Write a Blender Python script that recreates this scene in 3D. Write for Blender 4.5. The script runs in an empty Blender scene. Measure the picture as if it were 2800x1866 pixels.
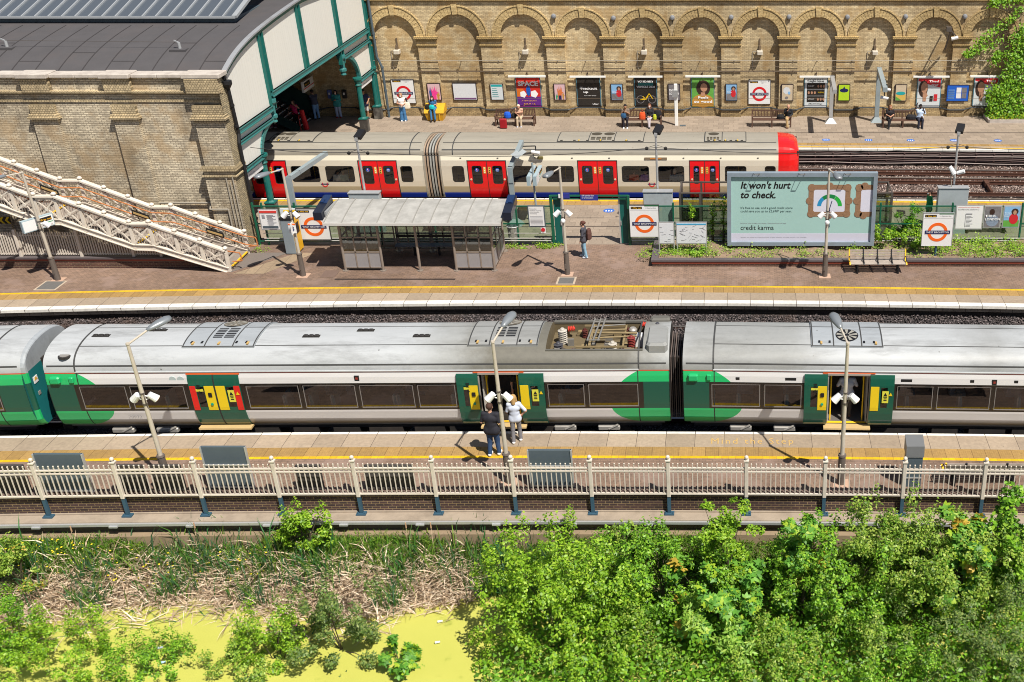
import bpy, math, random
import numpy as np
from mathutils import Vector, Matrix

scene = bpy.context.scene
COL = scene.collection
R = math.radians
rnd = random.Random(7)

# ---------------------------------------------------------------- camera
F_PX, CX, CY, TILT, CAM_H = 3024.0, 2020.0, 933.0, R(26.9), 18.46
cam_d = bpy.data.cameras.new("camera")
cam = bpy.data.objects.new("camera", cam_d)
COL.objects.link(cam)
cam.location = (0, 0, CAM_H)
cam.rotation_euler = (R(90) - TILT, 0, 0)
cam_d.sensor_fit = 'HORIZONTAL'
cam_d.sensor_width = 36.0
cam_d.lens = 36.0 * F_PX / 2800.0
cam_d.shift_x = (1400.0 - CX) / 2800.0
cam_d.clip_start = 0.5
cam_d.clip_end = 1000
scene.camera = cam

# ---------------------------------------------------------------- sky, sun, exposure
world = bpy.data.worlds.new("World")
scene.world = world
world.use_nodes = True
wn = world.node_tree
bg = wn.nodes['Background']
sky = wn.nodes.new('ShaderNodeTexSky')
sky.sky_type = 'NISHITA'
sky.sun_disc = False
SUN = Vector((2.0, -2.05, 4.6)).normalized()
sky.sun_elevation = math.asin(SUN.z)
sky.sun_rotation = math.atan2(SUN.x, SUN.y)
wn.links.new(sky.outputs[0], bg.inputs[0])
bg.inputs[1].default_value = 0.055
sl = bpy.data.lights.new("sun", 'SUN')
sl.energy = 5.0
sl.angle = R(0.5)
sl.color = (1.0, 0.94, 0.84)
so = bpy.data.objects.new("sun", sl)
COL.objects.link(so)
so.rotation_euler = SUN.to_track_quat('Z', 'Y').to_euler()
so.location = SUN * 60
scene.view_settings.view_transform = 'Standard'
scene.view_settings.look = 'None'
scene.view_settings.gamma = 1.0
scene.view_settings.exposure = 0.42
scene.render.resolution_x, scene.render.resolution_y = 1024, 682
scene.render.engine = 'CYCLES'
scene.cycles.filter_width = 1.0

# ---------------------------------------------------------------- measuring: photo pixel -> point on a world plane
cT, sT = math.cos(TILT), math.sin(TILT)
def ray(px, py):
 a, b = (px - CX) / F_PX, (py - CY) / F_PX
 return Vector((a, cT - b * sT, -sT - b * cT))
def G(px, py, z=0.0):
 d = ray(px, py); t = (z - CAM_H) / d.z
 return Vector((d.x * t, d.y * t, z))
def V(px, py, Y):
 d = ray(px, py); t = Y / d.y
 return Vector((d.x * t, Y, CAM_H + d.z * t))
def S(px, py, X):
 d = ray(px, py); t = X / d.x
 return Vector((X, d.y * t, CAM_H + d.z * t))

# ---------------------------------------------------------------- objects
def tag(o, label=None, cat=None, group=None, kind=None):
 if label: o['label'] = label
 if cat: o['category'] = cat
 if group: o['group'] = group
 if kind: o['kind'] = kind
 return o
def thing(name, loc, label, cat, group=None, rz=0.0):
 o = bpy.data.objects.new(name, None)
 o.empty_display_size = 0.2
 o.location = loc
 o.rotation_euler = (0, 0, rz)
 COL.objects.link(o)
 return tag(o, label, cat, group)
def copy_tree(o, parent=None):
 c = o.copy(); COL.objects.link(c); c.parent = parent
 for ch in list(o.children): copy_tree(ch, c)
 return c
def wpos(o):
 p = Vector((0, 0, 0))
 while o is not None:
  p += Vector(o.location); o = o.parent
 return p

class MB:
 """collects shapes, builds ONE mesh object"""
 def __init__(s): s.v = []; s.f = []; s.m = []; s.mi = 0; s.arr = []
 def mat(s, i): s.mi = i; return s
 def add(s, vs, fs):
  n = len(s.v); s.v.extend([tuple(p) for p in vs])
  for f in fs: s.f.append(tuple(i + n for i in f)); s.m.append(s.mi)
  return s
 def box(s, x0, x1, y0, y1, z0, z1):
  return s.add([(x0,y0,z0),(x1,y0,z0),(x1,y1,z0),(x0,y1,z0),(x0,y0,z1),(x1,y0,z1),(x1,y1,z1),(x0,y1,z1)],
      [(3,2,1,0),(4,5,6,7),(0,1,5,4),(1,2,6,5),(2,3,7,6),(3,0,4,7)])
 def bbox(s, x0, x1, y0, y1, z0, z1, b=0.02):
  """box with chamfered vertical and top edges"""
  xs=(x0,x1); ys=(y0,y1)
  pts=[(x0+b,y0),(x1-b,y0),(x1,y0+b),(x1,y1-b),(x1-b,y1),(x0+b,y1),(x0,y1-b),(x0,y0+b)]
  cx,cy=(x0+x1)/2,(y0+y1)/2
  sh=[(p[0]+(b if p[0]<cx else -b)*.7,p[1]+(b if p[1]<cy else -b)*.7) for p in pts]
  vs=[(p[0],p[1],z0) for p in pts]+[(p[0],p[1],z1-b) for p in pts]+[(p[0],p[1],z1) for p in sh]
  fs=[tuple(reversed(range(8))),tuple(range(16,24))]
  for i in range(8):
   j=(i+1)%8
   fs+= [(i,j,8+j,8+i),(8+i,8+j,16+j,16+i)]
  return s.add(vs,fs)
 def bar(s, a, b, w, h=None, up=(0,0,1)):
  h = w if h is None else h
  a, b = Vector(a), Vector(b); d = (b - a).normalized(); up = Vector(up)
  if abs(d.dot(up)) > 0.98: up = Vector((0,1,0))
  x = d.cross(up).normalized() * (w/2); y = x.cross(d).normalized() * (h/2)
  vs = [a-x-y, a+x-y, a+x+y, a-x+y, b-x-y, b+x-y, b+x+y, b-x+y]
  return s.add(vs, [(0,1,2,3),(7,6,5,4),(0,4,5,1),(1,5,6,2),(2,6,7,3),(3,7,4,0)])
 def tube(s, a, b, r0, r1=None, n=8, cap=True):
  r1 = r0 if r1 is None else r1
  a, b = Vector(a), Vector(b); d = (b - a).normalized()
  u = Vector((0,0,1)) if abs(d.z) < .9 else Vector((1,0,0))
  x = d.cross(u).normalized(); y = x.cross(d).normalized()
  vs = []
  for c, r in ((a, r0), (b, r1)):
   for i in range(n):
    t = 2*math.pi*i/n; vs.append(c + (x*math.cos(t) + y*math.sin(t))*r)
  fs = [(i, i+n, (i+1)%n+n, (i+1)%n) for i in range(n)]
  if cap: fs += [tuple(range(n)), tuple(range(2*n-1, n-1, -1))]
  return s.add(vs, fs)
 def path(s, pts, r, n=6):
  for a, b in zip(pts[:-1], pts[1:]): s.tube(a, b, r, r, n)
  return s
 def lathe(s, c, prof, n=12, axis='z'):
  c = Vector(c); vs = []
  for (r, h) in prof:
   for i in range(n):
    t = 2*math.pi*i/n; p = (r*math.cos(t), r*math.sin(t), h)
    if axis == 'y': p = (p[0], p[2], p[1])
    if axis == 'x': p = (p[2], p[0], p[1])
    vs.append(c + Vector(p))
  fs = []
  for k in range(len(prof)-1):
   for i in range(n):
    j = (i+1) % n; fs.append((k*n+i, k*n+j, (k+1)*n+j, (k+1)*n+i))
  fs += [tuple(reversed(range(n))), tuple(range((len(prof)-1)*n, len(prof)*n))]
  return s.add(vs, fs)
 def ball(s, c, r, n=10, sq=(1,1,1)):
  k = n//2 + 1
  prof = [(max(1e-4, r*math.sin(math.pi*i/k)), -r*math.cos(math.pi*i/k)) for i in range(k+1)]
  st = len(s.v); s.lathe((0,0,0), prof, n)
  for i in range(st, len(s.v)):
   p = s.v[i]; s.v[i] = (c[0]+p[0]*sq[0], c[1]+p[1]*sq[1], c[2]+p[2]*sq[2])
  return s
 def prism(s, poly, f0, f1):
  """poly 2D (u,v); f0,f1 map (u,v) to the two end faces"""
  n = len(poly)
  vs = [f0(*p) for p in poly] + [f1(*p) for p in poly]
  fs = [tuple(range(n)), tuple(range(2*n-1, n-1, -1))] + [(i, i+n, (i+1)%n+n, (i+1)%n) for i in range(n)]
  return s.add(vs, fs)
 def slab_xz(s, poly, y0, y1): return s.prism(poly, lambda u, v: (u, y0, v), lambda u, v: (u, y1, v))
 def slab_yz(s, poly, x0, x1): return s.prism(poly, lambda u, v: (x0, u, v), lambda u, v: (x1, u, v))
 def slab_xy(s, poly, z0, z1): return s.prism(poly, lambda u, v: (u, v, z0), lambda u, v: (u, v, z1))
 def grid(s, us, vs, f, holes=()):
  """surface f(u,v) over a grid, leaving out cells inside holes (u0,u1,v0,v1)"""
  U = sorted(set([round(x, 5) for x in us] + [round(h[k], 5) for h in holes for k in (0, 1) if us[0] < h[k] < us[-1]]))
  W = sorted(set([round(x, 5) for x in vs] + [round(h[k], 5) for h in holes for k in (2, 3) if vs[0] < h[k] < vs[-1]]))
  n = len(s.v)
  for w in W:
   for u in U: s.v.append(tuple(f(u, w)))
  L = len(U)
  for j in range(len(W)-1):
   for i in range(L-1):
    um, wm = (U[i]+U[i+1])/2, (W[j]+W[j+1])/2
    if any(h[0] < um < h[1] and h[2] < wm < h[3] for h in holes): continue
    s.f.append((n+j*L+i, n+j*L+i+1, n+(j+1)*L+i+1, n+(j+1)*L+i)); s.m.append(s.mi)
  return s
 def merge(s, o, off=(0,0,0)):
  n = len(s.v); s.v.extend([(p[0]+off[0], p[1]+off[1], p[2]+off[2]) for p in o.v])
  s.f.extend([tuple(i+n for i in f) for f in o.f]); s.m.extend(o.m); return s
 def build(s, name, mats, parent=None, label=None, cat=None, group=None, kind=None, smooth=False, local=False, origin=None):
  """vertices are world coordinates unless local=True"""
  if not isinstance(mats, (list, tuple)): mats = [mats]
  me = bpy.data.meshes.new(name)
  off = wpos(parent) if parent is not None else Vector((0,0,0))
  o = bpy.data.objects.new(name, me); COL.objects.link(o)
  vs = np.array(s.v, dtype=float).reshape(-1, 3)
  if parent is not None: o.parent = parent
  elif not local and len(vs):
   if origin is None: origin = ((vs[:,0].min()+vs[:,0].max())/2, (vs[:,1].min()+vs[:,1].max())/2, vs[:,2].min())
   off = Vector(origin); o.location = off
  if not local: vs = vs - np.array(off)
  me.from_pydata([tuple(p) for p in vs], [], s.f)
  for m in mats: me.materials.append(m)
  if len(mats) > 1: me.polygons.foreach_set('material_index', s.m)
  if smooth: me.polygons.foreach_set('use_smooth', [True]*len(me.polygons))
  me.update()
  return tag(o, label, cat, group, kind)

def quads_object(name, P, mats, mi=None, parent=None, **kw):
 """P: (N,4,3) array of quads in world coordinates"""
 N = len(P); me = bpy.data.meshes.new(name)
 off = np.array(wpos(parent)) if parent is not None else np.zeros(3)
 vs = (P.reshape(-1, 3) - off)
 me.vertices.add(N*4); me.vertices.foreach_set('co', vs.ravel())
 me.loops.add(N*4); me.loops.foreach_set('vertex_index', np.arange(N*4))
 me.polygons.add(N); me.polygons.foreach_set('loop_start', np.arange(N)*4)
 for m in mats: me.materials.append(m)
 if mi is not None: me.polygons.foreach_set('material_index', mi.astype(np.int32))
 me.update(calc_edges=True); me.validate()
 o = bpy.data.objects.new(name, me); COL.objects.link(o)
 if parent is not None: o.parent = parent
 return tag(o, **kw)

# ---------------------------------------------------------------- materials
def nt(name):
 m = bpy.data.materials.new(name); m.use_nodes = True
 t = m.node_tree; b = t.nodes['Principled BSDF']
 return m, t, b
def N(t, typ, **kw):
 n = t.nodes.new(typ)
 for k, v in kw.items():
  if k.startswith('i_'):
   n.inputs[int(k[2:]) if k[2:].isdigit() else k[2:]].default_value = v
  else: setattr(n, k, v)
 return n
def rgba(c): return (c[0], c[1], c[2], 1.0)
def sc(c, k): return tuple(min(1, x*k) for x in c)
def posn(t, obj=False):
 if obj: return N(t, 'ShaderNodeTexCoord').outputs['Object']
 return N(t, 'ShaderNodeNewGeometry').outputs['Position']
def noise(t, vec, scale, detail=4, rough=.6):
 n = N(t, 'ShaderNodeTexNoise'); n.inputs['Scale'].default_value = scale
 n.inputs['Detail'].default_value = detail; n.inputs['Roughness'].default_value = rough
 t.links.new(vec, n.inputs['Vector']); return n.outputs['Fac']
def ramp(t, fac, a, b, ca=(0,0,0), cb=(1,1,1)):
 r = N(t, 'ShaderNodeValToRGB'); e = r.color_ramp.elements
 e[0].position, e[1].position = a, b; e[0].color, e[1].color = rgba(ca), rgba(cb)
 t.links.new(fac, r.inputs[0]); return r.outputs[0]
def mix(t, fac, a, b, mode='MIX'):
 n = N(t, 'ShaderNodeMix', data_type='RGBA', blend_type=mode)
 for s, x in ((0, fac), (6, a), (7, b)):
  if hasattr(x, 'type') and hasattr(x, 'links'): t.links.new(x, n.inputs[s])
  else: n.inputs[s].default_value = x if s == 0 else rgba(x)
 return n.outputs[2]
def math_(t, op, a, b=None):
 n = N(t, 'ShaderNodeMath', operation=op)
 for i, x in enumerate((a, b)):
  if x is None: continue
  if hasattr(x, 'links'): t.links.new(x, n.inputs[i])
  else: n.inputs[i].default_value = x
 return n.outputs[0]
def bump(t, b, h, strength=.3, dist=.02):
 n = N(t, 'ShaderNodeBump'); n.inputs['Strength'].default_value = strength; n.inputs['Distance'].default_value = dist
 t.links.new(h, n.inputs['Height']); t.links.new(n.outputs[0], b.inputs['Normal'])

def M(name, col, rough=.6, metal=0.0, var=.12, vs=3.0, dirt=0.0, dcol=(.12,.1,.08), ds=.8, bmp=0.0, spec=.4, coat=0, emit=0, obj=False):
 m, t, b = nt(name)
 b.inputs['Roughness'].default_value = rough; b.inputs['Metallic'].default_value = metal
 b.inputs['Specular IOR Level'].default_value = spec
 if coat: b.inputs['Coat Weight'].default_value = coat
 if emit:
  b.inputs['Emission Color'].default_value = rgba(col); b.inputs['Emission Strength'].default_value = emit
 if var or dirt or bmp:
  p = posn(t, obj)
  c = mix(t, noise(t, p, vs, 5), sc(col, 1-var), sc(col, 1+var))
  if dirt:
   f = ramp(t, noise(t, p, ds, 8, .7), .62-dirt*.35, .8)
   f = math_(t, 'MULTIPLY', f, .35+dirt*.5)
   c = mix(t, f, c, dcol)
  t.links.new(c, b.inputs['Base Color'])
  if bmp: bump(t, b, noise(t, p, vs*8, 4), bmp, .02)
 else: b.inputs['Base Color'].default_value = rgba(col)
 return m

def BRICK(name, c1, c2, mortar, plane='xz', bw=.225, bh=.075, mw=.010, stain=.5, scol=(.10,.085,.06), sscale=.35, offset=.5, bmp=.5, stretch=(1,1,1), patch=None):
 m, t, b = nt(name)
 p = posn(t)
 s = N(t, 'ShaderNodeSeparateXYZ'); t.links.new(p, s.inputs[0])
 c = N(t, 'ShaderNodeCombineXYZ')
 ax = {'x':0,'y':1,'z':2}
 t.links.new(s.outputs[ax[plane[0]]], c.inputs[0]); t.links.new(s.outputs[ax[plane[1]]], c.inputs[1])
 br = N(t, 'ShaderNodeTexBrick', offset=offset)
 br.inputs['Color1'].default_value = rgba(c1); br.inputs['Color2'].default_value = rgba(c2)
 br.inputs['Mortar'].default_value = rgba(mortar)
 br.inputs['Scale'].default_value = 1.0; br.inputs['Mortar Size'].default_value = mw
 br.inputs['Mortar Smooth'].default_value = .2; br.inputs['Bias'].default_value = 0
 br.inputs['Brick Width'].default_value = bw; br.inputs['Row Height'].default_value = bh
 t.links.new(c.outputs[0], br.inputs['Vector'])
 col = br.outputs['Color']
 col = mix(t, 1.0, col, ramp(t, noise(t, p, 6, 3), .3, .7, (.82,.82,.82), (1.18,1.18,1.15)), 'MULTIPLY')
 if patch:
  col = mix(t, math_(t, 'MULTIPLY', ramp(t, noise(t, p, .9, 3), .5, .62), .6), col, patch)
 col = mix(t, 1.0, col, ramp(t, noise(t, p, .22, 5, .6), .35, .65, (.74,.72,.70), (1.14,1.13,1.12)), 'MULTIPLY')
 mp = N(t, 'ShaderNodeMapping'); mp.inputs['Scale'].default_value = stretch
 t.links.new(p, mp.inputs[0])
 f = ramp(t, noise(t, mp.outputs[0], sscale, 9, .68), .5, .78)
 col = mix(t, math_(t, 'MULTIPLY', f, stain), col, scol)
 t.links.new(col, b.inputs['Base Color'])
 b.inputs['Roughness'].default_value = .9; b.inputs['Specular IOR Level'].default_value = .2
 if bmp: bump(t, b, math_(t, 'SUBTRACT', 1.0, br.outputs['Fac']), bmp, .012)
 return m

def GLASS(name, tint=(.5,.55,.55), refl=.12, rough=.02, dark=None):
 m, t, b = nt(name)
 t.nodes.remove(b)
 out = t.nodes['Material Output']
 tr = N(t, 'ShaderNodeBsdfTransparent'); tr.inputs[0].default_value = rgba(tint)
 gl = N(t, 'ShaderNodeBsdfGlossy'); gl.inputs['Roughness'].default_value = rough
 gl.inputs[0].default_value = (.95,.95,.95,1)
 lw = N(t, 'ShaderNodeFresnel'); lw.inputs[0].default_value = 1.5
 f = math_(t, 'MINIMUM', math_(t, 'ADD', lw.outputs[0], refl), 1.0)
 mx = N(t, 'ShaderNodeMixShader')
 base = tr.outputs[0]
 if dark is not None:
  df = N(t, 'ShaderNodeBsdfDiffuse'); df.inputs[0].default_value = rgba(dark[:3])
  m2 = N(t, 'ShaderNodeMixShader'); m2.inputs[0].default_value = dark[3]
  t.links.new(tr.outputs[0], m2.inputs[1]); t.links.new(df.outputs[0], m2.inputs[2]); base = m2.outputs[0]
 t.links.new(f, mx.inputs[0]); t.links.new(base, mx.inputs[1]); t.links.new(gl.outputs[0], mx.inputs[2])
 t.links.new(mx.outputs[0], out.inputs[0])
 return m

def LEAF(name, col, trans=.28):
 m, t, b = nt(name)
 out = t.nodes['Material Output']
 p = posn(t)
 c = mix(t, noise(t, p, 4.0, 3), sc(col, .7), sc(col, 1.35))
 t.links.new(c, b.inputs['Base Color'])
 b.inputs['Roughness'].default_value = .45; b.inputs['Specular IOR Level'].default_value = .35
 tl = N(t, 'ShaderNodeBsdfTranslucent'); t.links.new(mix(t, 1.0, c, (1.25,1.3,.5), 'MULTIPLY'), tl.inputs[0])
 mx = N(t, 'ShaderNodeMixShader'); mx.inputs[0].default_value = trans
 t.links.new(b.outputs[0], mx.inputs[1]); t.links.new(tl.outputs[0], mx.inputs[2])
 t.links.new(mx.outputs[0], out.inputs[0])
 return m

white_paint = M('white_paint', (.66,.60,.52), .45, dirt=.45, dcol=(.4,.33,.24), ds=2.5)
white_plain = M('white_plain', (.80,.80,.78), .5, var=.05)
cream_paint = M('cream_paint', (.60,.54,.47), .5, var=.08, dirt=.35, dcol=(.30,.24,.17), ds=3)
black_mat = M('black_mat', (.012,.012,.014), .5, var=0)
dark_rubber = M('dark_rubber', (.025,.023,.022), .7)
grey_metal = M('grey_metal', (.36,.37,.38), .5, .3, dirt=.3)
galv = M('galvanised', (.50,.51,.52), .45, .5)
slate_paint = M('slate_paint', (.075,.10,.12), .5, var=.1)
slate_blue = M('slate_blue_steel', (.035,.085,.13), .5)
teal_paint = M('teal_paint', (.012,.125,.11), .42, var=.2, dirt=.12, dcol=(.3,.3,.25), ds=3)
teal_light = M('teal_paint_weathered', (.035,.17,.165), .45, var=.15)
panel_white = M('weathered_white_board', (.66,.65,.61), .6, var=.05, dirt=.2, dcol=(.45,.42,.36), ds=1.2)
green_steel = M('green_steel', (.008,.10,.055), .4, var=.1)
navy = M('navy_enamel', (.012,.018,.09), .35, var=0)
orange_enamel = M('orange_enamel', (.80,.13,.015), .4, var=0)
red_enamel = M('red_enamel', (.62,.012,.02), .4, var=0)
sign_white = M('sign_white', (.74,.74,.74), .35, var=.02)
black_print = M('black_print', (.012,.012,.012), .5, var=0)
white_print = M('white_print', (.85,.85,.85), .5, var=0)
grey_print = M('grey_print', (.25,.25,.27), .6, var=0)
yellow_print = M('yellow_print', (.85,.55,.01), .5, var=0)
yellow_paint = M('yellow_paint', (.80,.48,.02), .55, var=.1)
amber = M('amber_letters', (.95,.5,.02), .5, var=0)
steel_dark = M('brown_steel', (.10,.085,.075), .5, .2)
orange_paint = M('orange_handrail_paint', (.45,.17,.06), .4)
timber = M('weathered_timber', (.42,.36,.31), .8, var=.3, vs=9, dirt=.4, dcol=(.07,.05,.04), ds=3)
timber_dark = M('brown_timber', (.10,.052,.035), .7, var=.3, vs=9)

# ---------------------------------------------------------------- lettering
def text(s, box, parent, mat, name='lettering', face='-y', align='L', bold=0.0, shear=0.0, depth=.004, label=None, track=1.0):
 """s set to fill box: (x,y,z of lower-left corner in world, width or None, height of capitals)"""
 (x, y, z, w, h) = box
 cu = bpy.data.curves.new('text', 'FONT'); cu.body = s; cu.size = 1.0; cu.shear = shear
 cu.space_character = track
 cu.offset = bold; cu.resolution_u = 2; cu.extrude = 0
 o = bpy.data.objects.new('text', cu); COL.objects.link(o)
 me = bpy.data.meshes.new_from_object(o)
 bpy.data.objects.remove(o); bpy.data.curves.remove(cu)
 n = len(me.vertices); co = np.zeros(n*3); me.vertices.foreach_get('co', co); co = co.reshape(-1, 3)
 if n == 0: return None
 lines = s.count('\n') + 1
 k = h / 0.70
 x0, x1 = co[:,0].min(), co[:,0].max()
 kx = k if w is None else w / (x1 - x0)
 u = (co[:,0] - x0) * kx; v = co[:,1] * k + (lines-1) * k * 1.0
 if align == 'C': u -= u.max()/2
 if face == '-y': P = np.stack([x+u, np.full(n, y-depth), z+v], 1)
 elif face == '+x': P = np.stack([np.full(n, x+depth), y+u, z+v], 1)
 elif face == '+z': P = np.stack([x+u, y+v, np.full(n, z+depth)], 1)
 P = P - np.array(wpos(parent))
 me.vertices.foreach_set('co', P.ravel()); me.update()
 me.materials.clear(); me.materials.append(mat)
 ob = bpy.data.objects.new(name, me); COL.objects.link(ob); ob.parent = parent
 return tag(ob, label)

def arcpts(cx, cz, r, a0, a1, n):
 return [(cx + r*math.cos(R(a0+(a1-a0)*i/n)), cz + r*math.sin(R(a0+(a1-a0)*i/n))) for i in range(n+1)]
def ring_xz(mb, cx, cz, r0, r1, y, a0=0, a1=360, n=32, th=.006):
 A, B = arcpts(cx, cz, r0, a0, a1, n), arcpts(cx, cz, r1, a0, a1, n)
 for i in range(n):
  mb.slab_xz([A[i], B[i], B[i+1], A[i+1]], y-th, y)
 return mb

# platform curvature: y offset of the running edges with X
def bend(X, rad, xc=-5.8): return -(X-xc)**2/(2*rad)
R4, R3 = 560.0, 390.0
def y4(X): return 30.04 + bend(X, R4)      # edge of near platform
def y3(X): return 39.72 + bend(X, R3, -5.4)      # edge of middle platform
# ================================================================ SETTING
XL, XR = -46.0, 24.0
XS = list(np.linspace(XL, XR, 57))
y1 = lambda X: 60.35 + bend(X, R4)
y2 = lambda X: 52.02 - .0003*(X+18)**2

def JOINTS(name, c, joint, bw, bh=1000., mw=.008, var=.12, stain=.35, scol=(.12,.09,.07), ss=1.2, dots=False):
 m, t, b = nt(name)
 p = posn(t); s = N(t, 'ShaderNodeSeparateXYZ'); t.links.new(p, s.inputs[0])
 c2 = N(t, 'ShaderNodeCombineXYZ'); t.links.new(s.outputs[0], c2.inputs[0]); t.links.new(s.outputs[1], c2.inputs[1])
 br = N(t, 'ShaderNodeTexBrick', offset=.5)
 br.inputs['Color1'].default_value = rgba(sc(c, 1-var)); br.inputs['Color2'].default_value = rgba(sc(c, 1+var))
 br.inputs['Mortar'].default_value = rgba(joint); br.inputs['Scale'].default_value = 1
 br.inputs['Mortar Size'].default_value = mw; br.inputs['Brick Width'].default_value = bw; br.inputs['Row Height'].default_value = bh
 t.links.new(c2.outputs[0], br.inputs['Vector'])
 col = mix(t, 1.0, br.outputs['Color'], ramp(t, noise(t, p, 9, 4), .3, .7, (.88,.88,.88), (1.12,1.11,1.1)), 'MULTIPLY')
 f = ramp(t, noise(t, p, ss, 9, .7), .5, .8)
 col = mix(t, math_(t, 'MULTIPLY', f, stain), col, scol)
 # trodden-in gum and oil spots
 vo = N(t, 'ShaderNodeTexVoronoi'); vo.inputs['Scale'].default_value = 1.7; t.links.new(p, vo.inputs['Vector'])
 sp = ramp(t, vo.outputs['Distance'], .035, .05, (1,1,1), (0,0,0))
 col = mix(t, math_(t, 'MULTIPLY', sp, .5), col, sc(c, .3))
 if dots:
  vd = N(t, 'ShaderNodeTexVoronoi'); vd.inputs['Scale'].default_value = 15; vd.inputs['Randomness'].default_value = 0
  t.links.new(c2.outputs[0], vd.inputs['Vector'])
  d = ramp(t, vd.outputs['Distance'], .2, .3, (1,1,1), (0,0,0))
  bump(t, b, d, .5, .01)
 t.links.new(col, b.inputs['Base Color']); b.inputs['Roughness'].default_value = .85
 b.inputs['Specular IOR Level'].default_value = .2
 return m

mat_pavers = BRICK('brick_pavers', (.245,.165,.125), (.195,.135,.105), (.12,.09,.07), 'xy', .2, .1, .007, stain=.28, scol=(.14,.105,.09), sscale=.5, bmp=.3, patch=(.27,.195,.165))
mat_slab = JOINTS('concrete_edge_slabs', (.325,.26,.195), (.09,.07,.055), .915)
mat_slab2 = JOINTS('paving_slabs', (.29,.235,.185), (.15,.115,.09), .61, .455, .007, stain=.3)
mat_tactile = JOINTS('tactile_paving', (.325,.205,.075), (.17,.10,.04), .41, dots=True)
mat_yline = JOINTS('yellow_line', (.62,.38,.012), (.35,.22,.03), .21, mw=.006, stain=.12)
mat_wedge = JOINTS('white_edge', (.70,.68,.63), (.10,.08,.07), .915, mw=.012, stain=.3)
mat_riser = JOINTS('riser_blocks', (.30,.25,.19), (.05,.04,.03), .46, stain=.6)
mat_black_riser = BRICK('sooty_brick', (.055,.045,.04), (.035,.03,.028), (.02,.018,.016), 'xz')
mat_slot = M('slot_iron', (.03,.02,.018), .7)

def strip(mb, i, fa, fb, za, zb=None, xs=XS):
 zb = za if zb is None else zb
 mb.mat(i)
 n = len(mb.v);
 for X in xs: mb.v.append((X, fa(X), za)); mb.v.append((X, fb(X), zb))
 for k in range(len(xs)-1):
  a = n+2*k; mb.f.append((a, a+2, a+3, a+1)); mb.m.append(i)

mats_p = [mat_pavers, mat_yline, mat_tactile, mat_slab, mat_wedge, mat_riser, mat_black_riser, mat_slot, mat_slab2]
# near platform
b = MB()
E = [0, -.125, -.9, -1.41, -1.545]
strip(b, 0, lambda X: 26.60, lambda X: y4(X)+E[4], 0)
strip(b, 1, lambda X: y4(X)+E[4], lambda X: y4(X)+E[3], 0)
strip(b, 2, lambda X: y4(X)+E[3], lambda X: y4(X)+E[2], 0)
strip(b, 3, lambda X: y4(X)+E[2], lambda X: y4(X)+E[1], 0)
strip(b, 4, lambda X: y4(X)+E[1], lambda X: y4(X), 0)
strip(b, 5, lambda X: y4(X), lambda X: y4(X), 0, -.13)
strip(b, 6, lambda X: y4(X)-.12, lambda X: y4(X)-.12, -.13, -1.1)
strip(b, 6, lambda X: y4(X), lambda X: y4(X)-.12, -.13, -.13)
b.build('platform', mats_p, kind='structure')
# middle platform, outer edge to the fence
b = MB()
e3 = lambda d: (lambda X: y3(X)+d)
strip(b, 4, e3(0), e3(.30), -.004, 0)
strip(b, 4, e3(0), e3(0), -.12, -.004)
strip(b, 3, e3(.30), e3(1.02), 0)
strip(b, 2, e3(1.02), e3(1.55), 0)
strip(b, 1, e3(1.55), e3(1.69), 0)
strip(b, 0, e3(1.69), lambda X: 45.9, 0)
strip(b, 6, e3(0), e3(.10), -.12, -.13)
strip(b, 5, e3(.10), e3(.10), -.13, -.31)
strip(b, 6, e3(.10), e3(.2), -.31, -.32)
strip(b, 6, e3(.2), e3(.2), -.32, -1.1)
b.build('platform', mats_p, kind='structure')
# inner platform beyond the fence
b = MB()
e2 = lambda d: (lambda X: y2(X)-d)
strip(b, 8, lambda X: 45.9, e2(.95), 0)
strip(b, 2, e2(.95), e2(.42), 0)
strip(b, 1, e2(.42), e2(.24), 0)
strip(b, 3, e2(.24), e2(.12), 0)
strip(b, 4, e2(.12), e2(0), 0)
strip(b, 6, e2(0), e2(0), 0, -1.1)
strip(b, 7, lambda X: 48.06, lambda X: 48.13, .004)
b.build('platform', mats_p, kind='structure')
# far platform
b = MB()
e1 = lambda d: (lambda X: y1(X)+d)
strip(b, 6, e1(.1), e1(.1), -1.1, -.1)
strip(b, 4, e1(0), e1(0), -.1, 0)
strip(b, 4, e1(0), e1(.16), 0)
strip(b, 3, e1(.16), e1(.30), 0)
strip(b, 1, e1(.30), e1(.42), 0)
strip(b, 3, e1(.42), e1(.70), 0)
strip(b, 2, e1(.70), e1(1.10), 0)
strip(b, 8, e1(1.10), lambda X: 67.2, 0)
strip(b, 7, lambda X: 63.36, lambda X: 63.44, .004)
b.build('platform', mats_p, kind='structure')

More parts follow.
